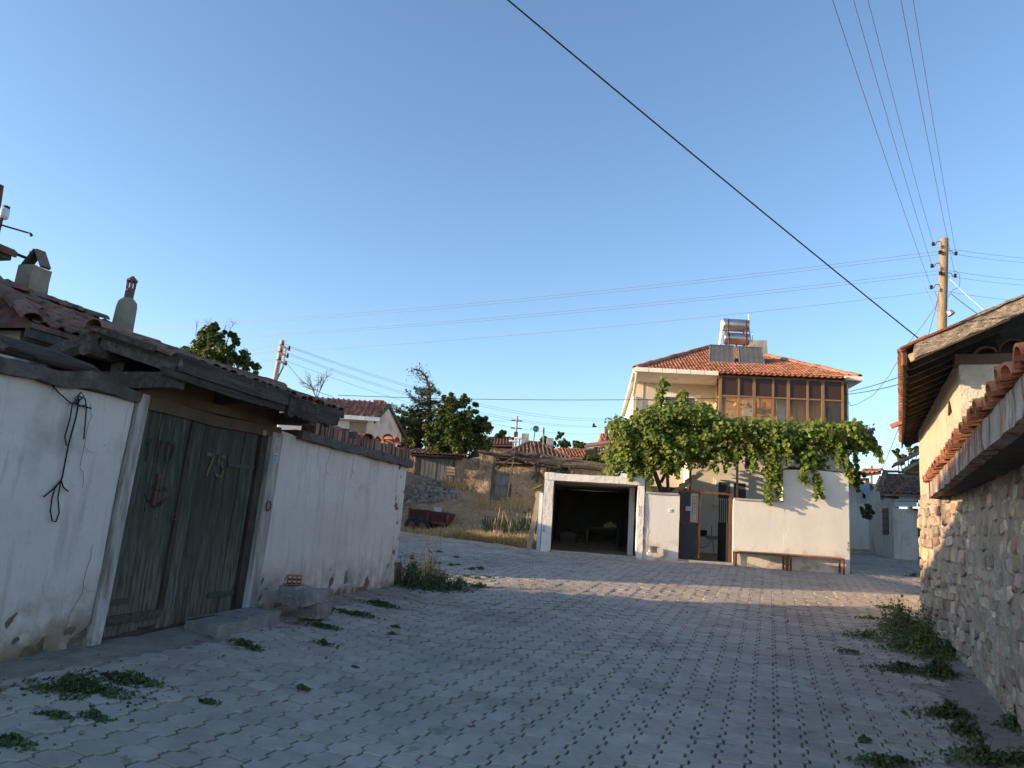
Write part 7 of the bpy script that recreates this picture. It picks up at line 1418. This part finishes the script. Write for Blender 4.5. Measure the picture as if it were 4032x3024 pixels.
# ================================================================== ground plants
def weed(name, label, spots, leaf, mt, group=None, cat='weed', stalk=0):
    """spots: (x,y,rx,ry,h,n)"""
    P = []; N = []; x0, y0 = spots[0][:2]; t = thing(name, label, cat, (x0, y0, gz(x0, y0)), group); m = MB()
    for (x, y, rx, ry, h, n) in spots:
        for _ in range(int(n * 1.9)):
            a = random.uniform(0, 6.283); r = abs(random.gauss(0, .55)); px_, py_ = x + rx * r * math.cos(a), y + ry * r * math.sin(a)
            k = .5 + noise.noise(Vector((px_ * 5, py_ * 5, 2))) + .6 * noise.noise(Vector((px_ * 14, py_ * 14, 5)))
            if k < random.uniform(.05, .5): continue
            hh = h * max(.08, 1 - .8 * r * r) * k * random.uniform(.05, 1.1)
            P.append((px_, py_, gz(px_, py_) + .012 + hh)); N.append((math.cos(a) * r, math.sin(a) * r - .3, 1))
        for _ in range(int(n * stalk)):
            a = random.uniform(0, 6.283); r = random.random() * .8; px_, py_ = x + rx * r * math.cos(a), y + ry * r * math.sin(a); z = gz(px_, py_)
            m.tube([(px_, py_, z), (px_ + random.gauss(0, .03), py_, z + h * .5), (px_ + random.gauss(0, .08), py_ + random.gauss(0, .05), z + h * random.uniform(.7, 1.15))], [.006, .004, .002], 3)
    if m.v: m.build('stalks', 'twig', t, kind='stuff')
    V, idx = leaf_cloud(np.array(P), np.array(N, float), leaf * .72, .6); leaf_mesh('leaves', V, idx, mt, t)
    mb = MB()   # thin grassy blades among the leaves
    for (px_, py_, pz_) in P[::3]:
        z = gz(px_, py_); h = max(.02, (pz_ - z) * random.uniform(.8, 1.7)); a = random.uniform(0, 6.283); dx, dy = math.cos(a) * .004, math.sin(a) * .004; lx, ly = random.gauss(0, .4) * h, random.gauss(0, .4) * h; mb.cur = random.random() * .98 + .01
        mb.add([(px_ - dx, py_ - dy, z), (px_ + dx, py_ + dy, z), (px_ + lx, py_ + ly, z + h)], [(0, 1, 2)])
    mb.build('blades', 'weedblade', t, kind='stuff'); return t
random.seed(77)
def gp(u, v): p = ong(u, v); return p.x, p.y
x, y = gp(3690, 2500)
weed('weed_clump', 'big sprawling green weed clump at the end of the rubble wall', [(6.25, 12.0, .42, .65, .50, 1300), (5.95, 11.2, .42, .55, .32, 900), (5.75, 10.5, .4, .5, .2, 500), (6.5, 12.7, .25, .4, .42, 350), (5.4, 11.6, .4, .25, .10, 160)], .055, 'weedleaf', stalk=.02)
for (u, v, rx, ry, h, n, lab) in ((3480, 2395, .35, .12, .06, 130, 'flat weed streak left of the big clump, nearest the sunlit band'), (3440, 2440, .4, .12, .05, 130, 'brownish flat weed tuft on the pavers left of the big clump'), (3560, 2560, .4, .16, .12, 300, 'low weed mat below the big clump'), (3345, 2570, .18, .1, .05, 110, 'small isolated weed tuft on the pavers, farthest from the rubble wall'), (3540, 2640, .42, .16, .13, 380, 'spreading weed mat reaching out from the middle of the rubble wall'), (3680, 2660, .35, .22, .16, 420, 'leafy weeds against the foot of the rubble wall, middle patch'), (3740, 2570, .2, .2, .2, 260, 'dark weeds tucked in at the foot of the rubble wall below the big clump'), (3700, 2820, .36, .16, .14, 380, 'low weed patch on the pavers in the lower right'), (3790, 2890, .16, .14, .12, 240, 'small weed tuft near the lower right corner pavers'), (3480, 3010, .28, .1, .07, 200, 'weed cut off by the bottom edge, right of centre'), (3900, 3000, .4, .2, .16, 460, 'weeds in the bottom right corner by the wall'), (4000, 2880, .16, .2, .2, 260, 'weed sprig on the wall foot at the right edge'), (3400, 2920, .06, .05, .04, 50, 'tiny yellowish tuft in a paver joint, lower right'), (3600, 2270, .25, .12, .12, 110, 'thin weeds beside the far end of the rubble wall')):
    x, y = gp(u, v); weed('pavement_weed', lab, [(x, y, rx, ry, h, n), (x + rx * .5, y + .05, rx * .5, ry * .7, h * .8, n // 4)], .045, 'darkweed' if v > 2500 else 'weedleaf', 'weeds along the rubble wall', stalk=.01)
for (u, v, rx, ry, h, n, lab) in ((300, 2730, .42, .22, .10, 1000, 'dark weed mat on the pavers below the left wall'), (480, 2690, .36, .14, .09, 420, 'weed strip trailing right below the gate'), (215, 2830, .14, .06, .05, 110, 'small weed tuft below the dark weed mat'), (370, 2835, .12, .06, .05, 100, 'small weed tuft right below the dark weed mat'), (50, 2935, .14, .09, .06, 150, 'weed tuft at the lower left edge of the picture'), (820, 2770, .07, .05, .03, 60, 'single small weed in the pavers below the gate'), (960, 2540, .16, .08, .05, 120, 'sparse weeds on the pavers before the step slabs'), (1280, 2540, .13, .06, .05, 100, 'weed tuft on the pavers right of the stone pile'), (1390, 2420, .4, .1, .07, 300, 'weed strip along the foot of the white wall'), (1500, 2385, .35, .1, .07, 260, 'weed strip near the right end of the white wall'), (1270, 2470, .3, .1, .05, 160, 'thin grassy weeds behind the stone pile'), (1000, 2560, .12, .06, .04, 70, 'tiny weed left of the pavement weeds by the steps'), (1540, 2500, .05, .04, .03, 35, 'tiny weed in a paver joint right of the white wall foot'), (1400, 2635, .05, .04, .03, 35, 'tiny weed in a paver joint near the left middle'), (1190, 2715, .05, .04, .03, 35, 'tiny weed lower in the pavers left of centre'), (1560, 2475, .08, .04, .03, 45, 'small weed on the pavers below the bush')):
    x, y = gp(u, v); weed('pavement_weed', lab, [(x, y, rx, ry, h, n)], .04, 'darkweed', 'weeds along the left walls')
x, y = gp(1650, 2315); weed('weed_bush', 'dark bushy weeds growing round the tile stack at the wall end', [(-1.45, 13.45, .42, .45, .5, 1500), (-1.05, 13.6, .35, .4, .34, 900), (-.7, 13.7, .3, .3, .22, 350), (-1.3, 14.1, .3, .4, .5, 400)], .05, 'darkweed', stalk=.03, cat='bush')
x, y = gp(1680, 2190); weed('flower_stalks', 'thin stalks with small yellow flowers above the bushy weeds', [(-1.25, 13.9, .25, .3, .95, 50)], .03, 'weedleaf', stalk=.28)
for k in range(26):
    u, v = random.uniform(1690, 1960), random.uniform(2170, 2330)
    if (u - 1690) * .5 + 2170 > v + 60: continue
    x, y = gp(u, v); weed('paver_tuft', 'small dark weed tuft in the rough pavers beyond the white wall', [(x, y, random.uniform(.08, .22), .06, .05, 55)], .045, 'darkweed', 'tufts in the rough pavers')
# dry grass
def blades(name, label, regs, mt, kind='stuff', wd=.012):
    P = []; F_ = []; Rv = []; n = 0
    for (fn, cnt, h0, h1) in regs:
        c = 0; tries = 0
        while c < cnt and tries < cnt * 6:
            tries += 1; q = fn()
            if q is None: continue
            x, y = q; z = gz(x, y) - .03; h = random.uniform(h0, h1); a = random.uniform(0, 6.283); lx, ly = random.gauss(0, .3) * h, random.gauss(0, .3) * h; dx, dy = math.cos(a) * wd, math.sin(a) * wd
            P += [(x - dx, y - dy, z), (x + dx, y + dy, z), (x + lx * .4 + dx * .7, y + ly * .4 + dy * .7, z + h * .6), (x + lx * .4 - dx * .7, y + ly * .4 - dy * .7, z + h * .6), (x + lx, y + ly, z + h)]
            F_ += [(n, n + 1, n + 2, n + 3), (n + 3, n + 2, n + 4)]; r = random.random() * .98 + .01; Rv += [r, r]; n += 5; c += 1
    mb = MB(); mb.v = P; mb.f = F_; mb.r = Rv; o = mb.build(name, mt, None, label, 'grass', kind=kind); return o
def reg(u0, u1, v0, v1, test=None):
    def fn():
        u, v = random.uniform(u0, u1), random.uniform(v0, v1); p = ong(u, v)
        if p.y > 34 or p.y < 20 or inroad(p.x, p.y) or p.x > 1.15: return None
        return p.x, p.y
    return fn
def verge():
    x = random.uniform(-8, 1.05); y = roadfar(x) + abs(random.gauss(0, .9)) + .05; return (x, y)
def hot():
    x = random.uniform(-1.6, 1.0); y = roadfar(x) + .1 + random.random() ** 1.5 * 1.6; return (x, y)
blades('dry_grass', 'dry yellow grass along the verge and on the bank', [(verge, 3000, .05, .22), (hot, 3800, .08, .30), (reg(1590, 2120, 1990, 2130), 1500, .04, .16), (reg(1860, 2110, 1930, 2010), 700, .06, .28), (reg(1740, 1850, 1880, 1930), 350, .15, .45)], 'drygrass')
blades('green_grass', 'green tufts among the dry grass beside the garage', [(reg(1900, 2110, 2050, 2100), 260, .1, .28)], 'darkweed', wd=.018)
m = thing('grass_plumes', 'few tall feathery dry stalks beside the garage pillar', 'grass', (.6, 23.5, gz(.6, 23.5))); mb = MB()
for k in range(14):
    x = random.uniform(-.5, 1.0); y = roadfar(x) + random.uniform(.6, 1.8); z = gz(x, y); h = random.uniform(.6, 1.0); lx = random.gauss(0, .12); mb.tube([(x, y, z), (x + lx * .4, y, z + h * .6), (x + lx, y, z + h * .8), (x + lx * 1.2, y, z + h)], [.004, .003, .011, .002], 4)
mb.build('stalks', 'drygrass', m, kind='stuff')
sx, sy = gp(1960, 2118); MB().rough(lambda a, b, c: (sx - .14 + .28 * a, sy + .2 * b, gz(sx, sy) - .05 + .28 * c), 3, 3, 3, .03, 5).build('tree_stump', 'planktan', None, 'pale cut stump in the sunlit grass beside the road', 'stump')
# dead leaves, straw and grit on the pavers
random.seed(91); mb = MB()
def litter_spot():
    while True:
        r = random.random(); y = random.uniform(4.5, 20)
        if r < .35: x = rightwall_x(y) - abs(random.gauss(.2, .5)) if y < 12.4 else random.uniform(-2, 8)
        elif r < .7: x = leftwall_x(y) + abs(random.gauss(.3, .5)) if y < 13 else random.uniform(-3, 3)
        else: x = random.uniform(-3, 8)
        if y < 12.4 and not (leftwall_x(y) + .15 < x < rightwall_x(y) - .1): continue
        if -10 < x < 8: return x, y
for _ in range(420):
    x, y = litter_spot(); z = gz(x, y) + .03 * noise.noise(Vector((x * .5, y * .5, 1))) + .008; L = random.uniform(.02, .05); a = random.uniform(0, 6.283); c, s_ = math.cos(a) * L, math.sin(a) * L; mb.cur = random.random()
    mb.add([(x - c, y - s_, z), (x + s_ * .4, y - c * .4, z + random.uniform(0, .012)), (x + c, y + s_, z + random.uniform(0, .01)), (x - s_ * .4, y + c * .4, z + random.uniform(0, .014))], [(0, 1, 2), (0, 2, 3)])
mb.build('leaf_litter', 'deadleaf', None, 'dead leaves and straw scattered over the paving', 'litter', kind='stuff')
mb = MB()
for _ in range(380):
    x, y = litter_spot(); z = gz(x, y) + .03 * noise.noise(Vector((x * .5, y * .5, 1))); k = random.uniform(.008, .028); mb.cur = random.random(); vs, fs = SB_[random.randrange(9)]
    mb.add([Vector((x, y, z + k * .4)) + Vector((v.x * k, v.y * k, v.z * k * .7)) for v in vs], fs)
mb.build('grit', 'fieldstone', None, 'small stones and grit scattered over the paving', 'grit', kind='stuff')
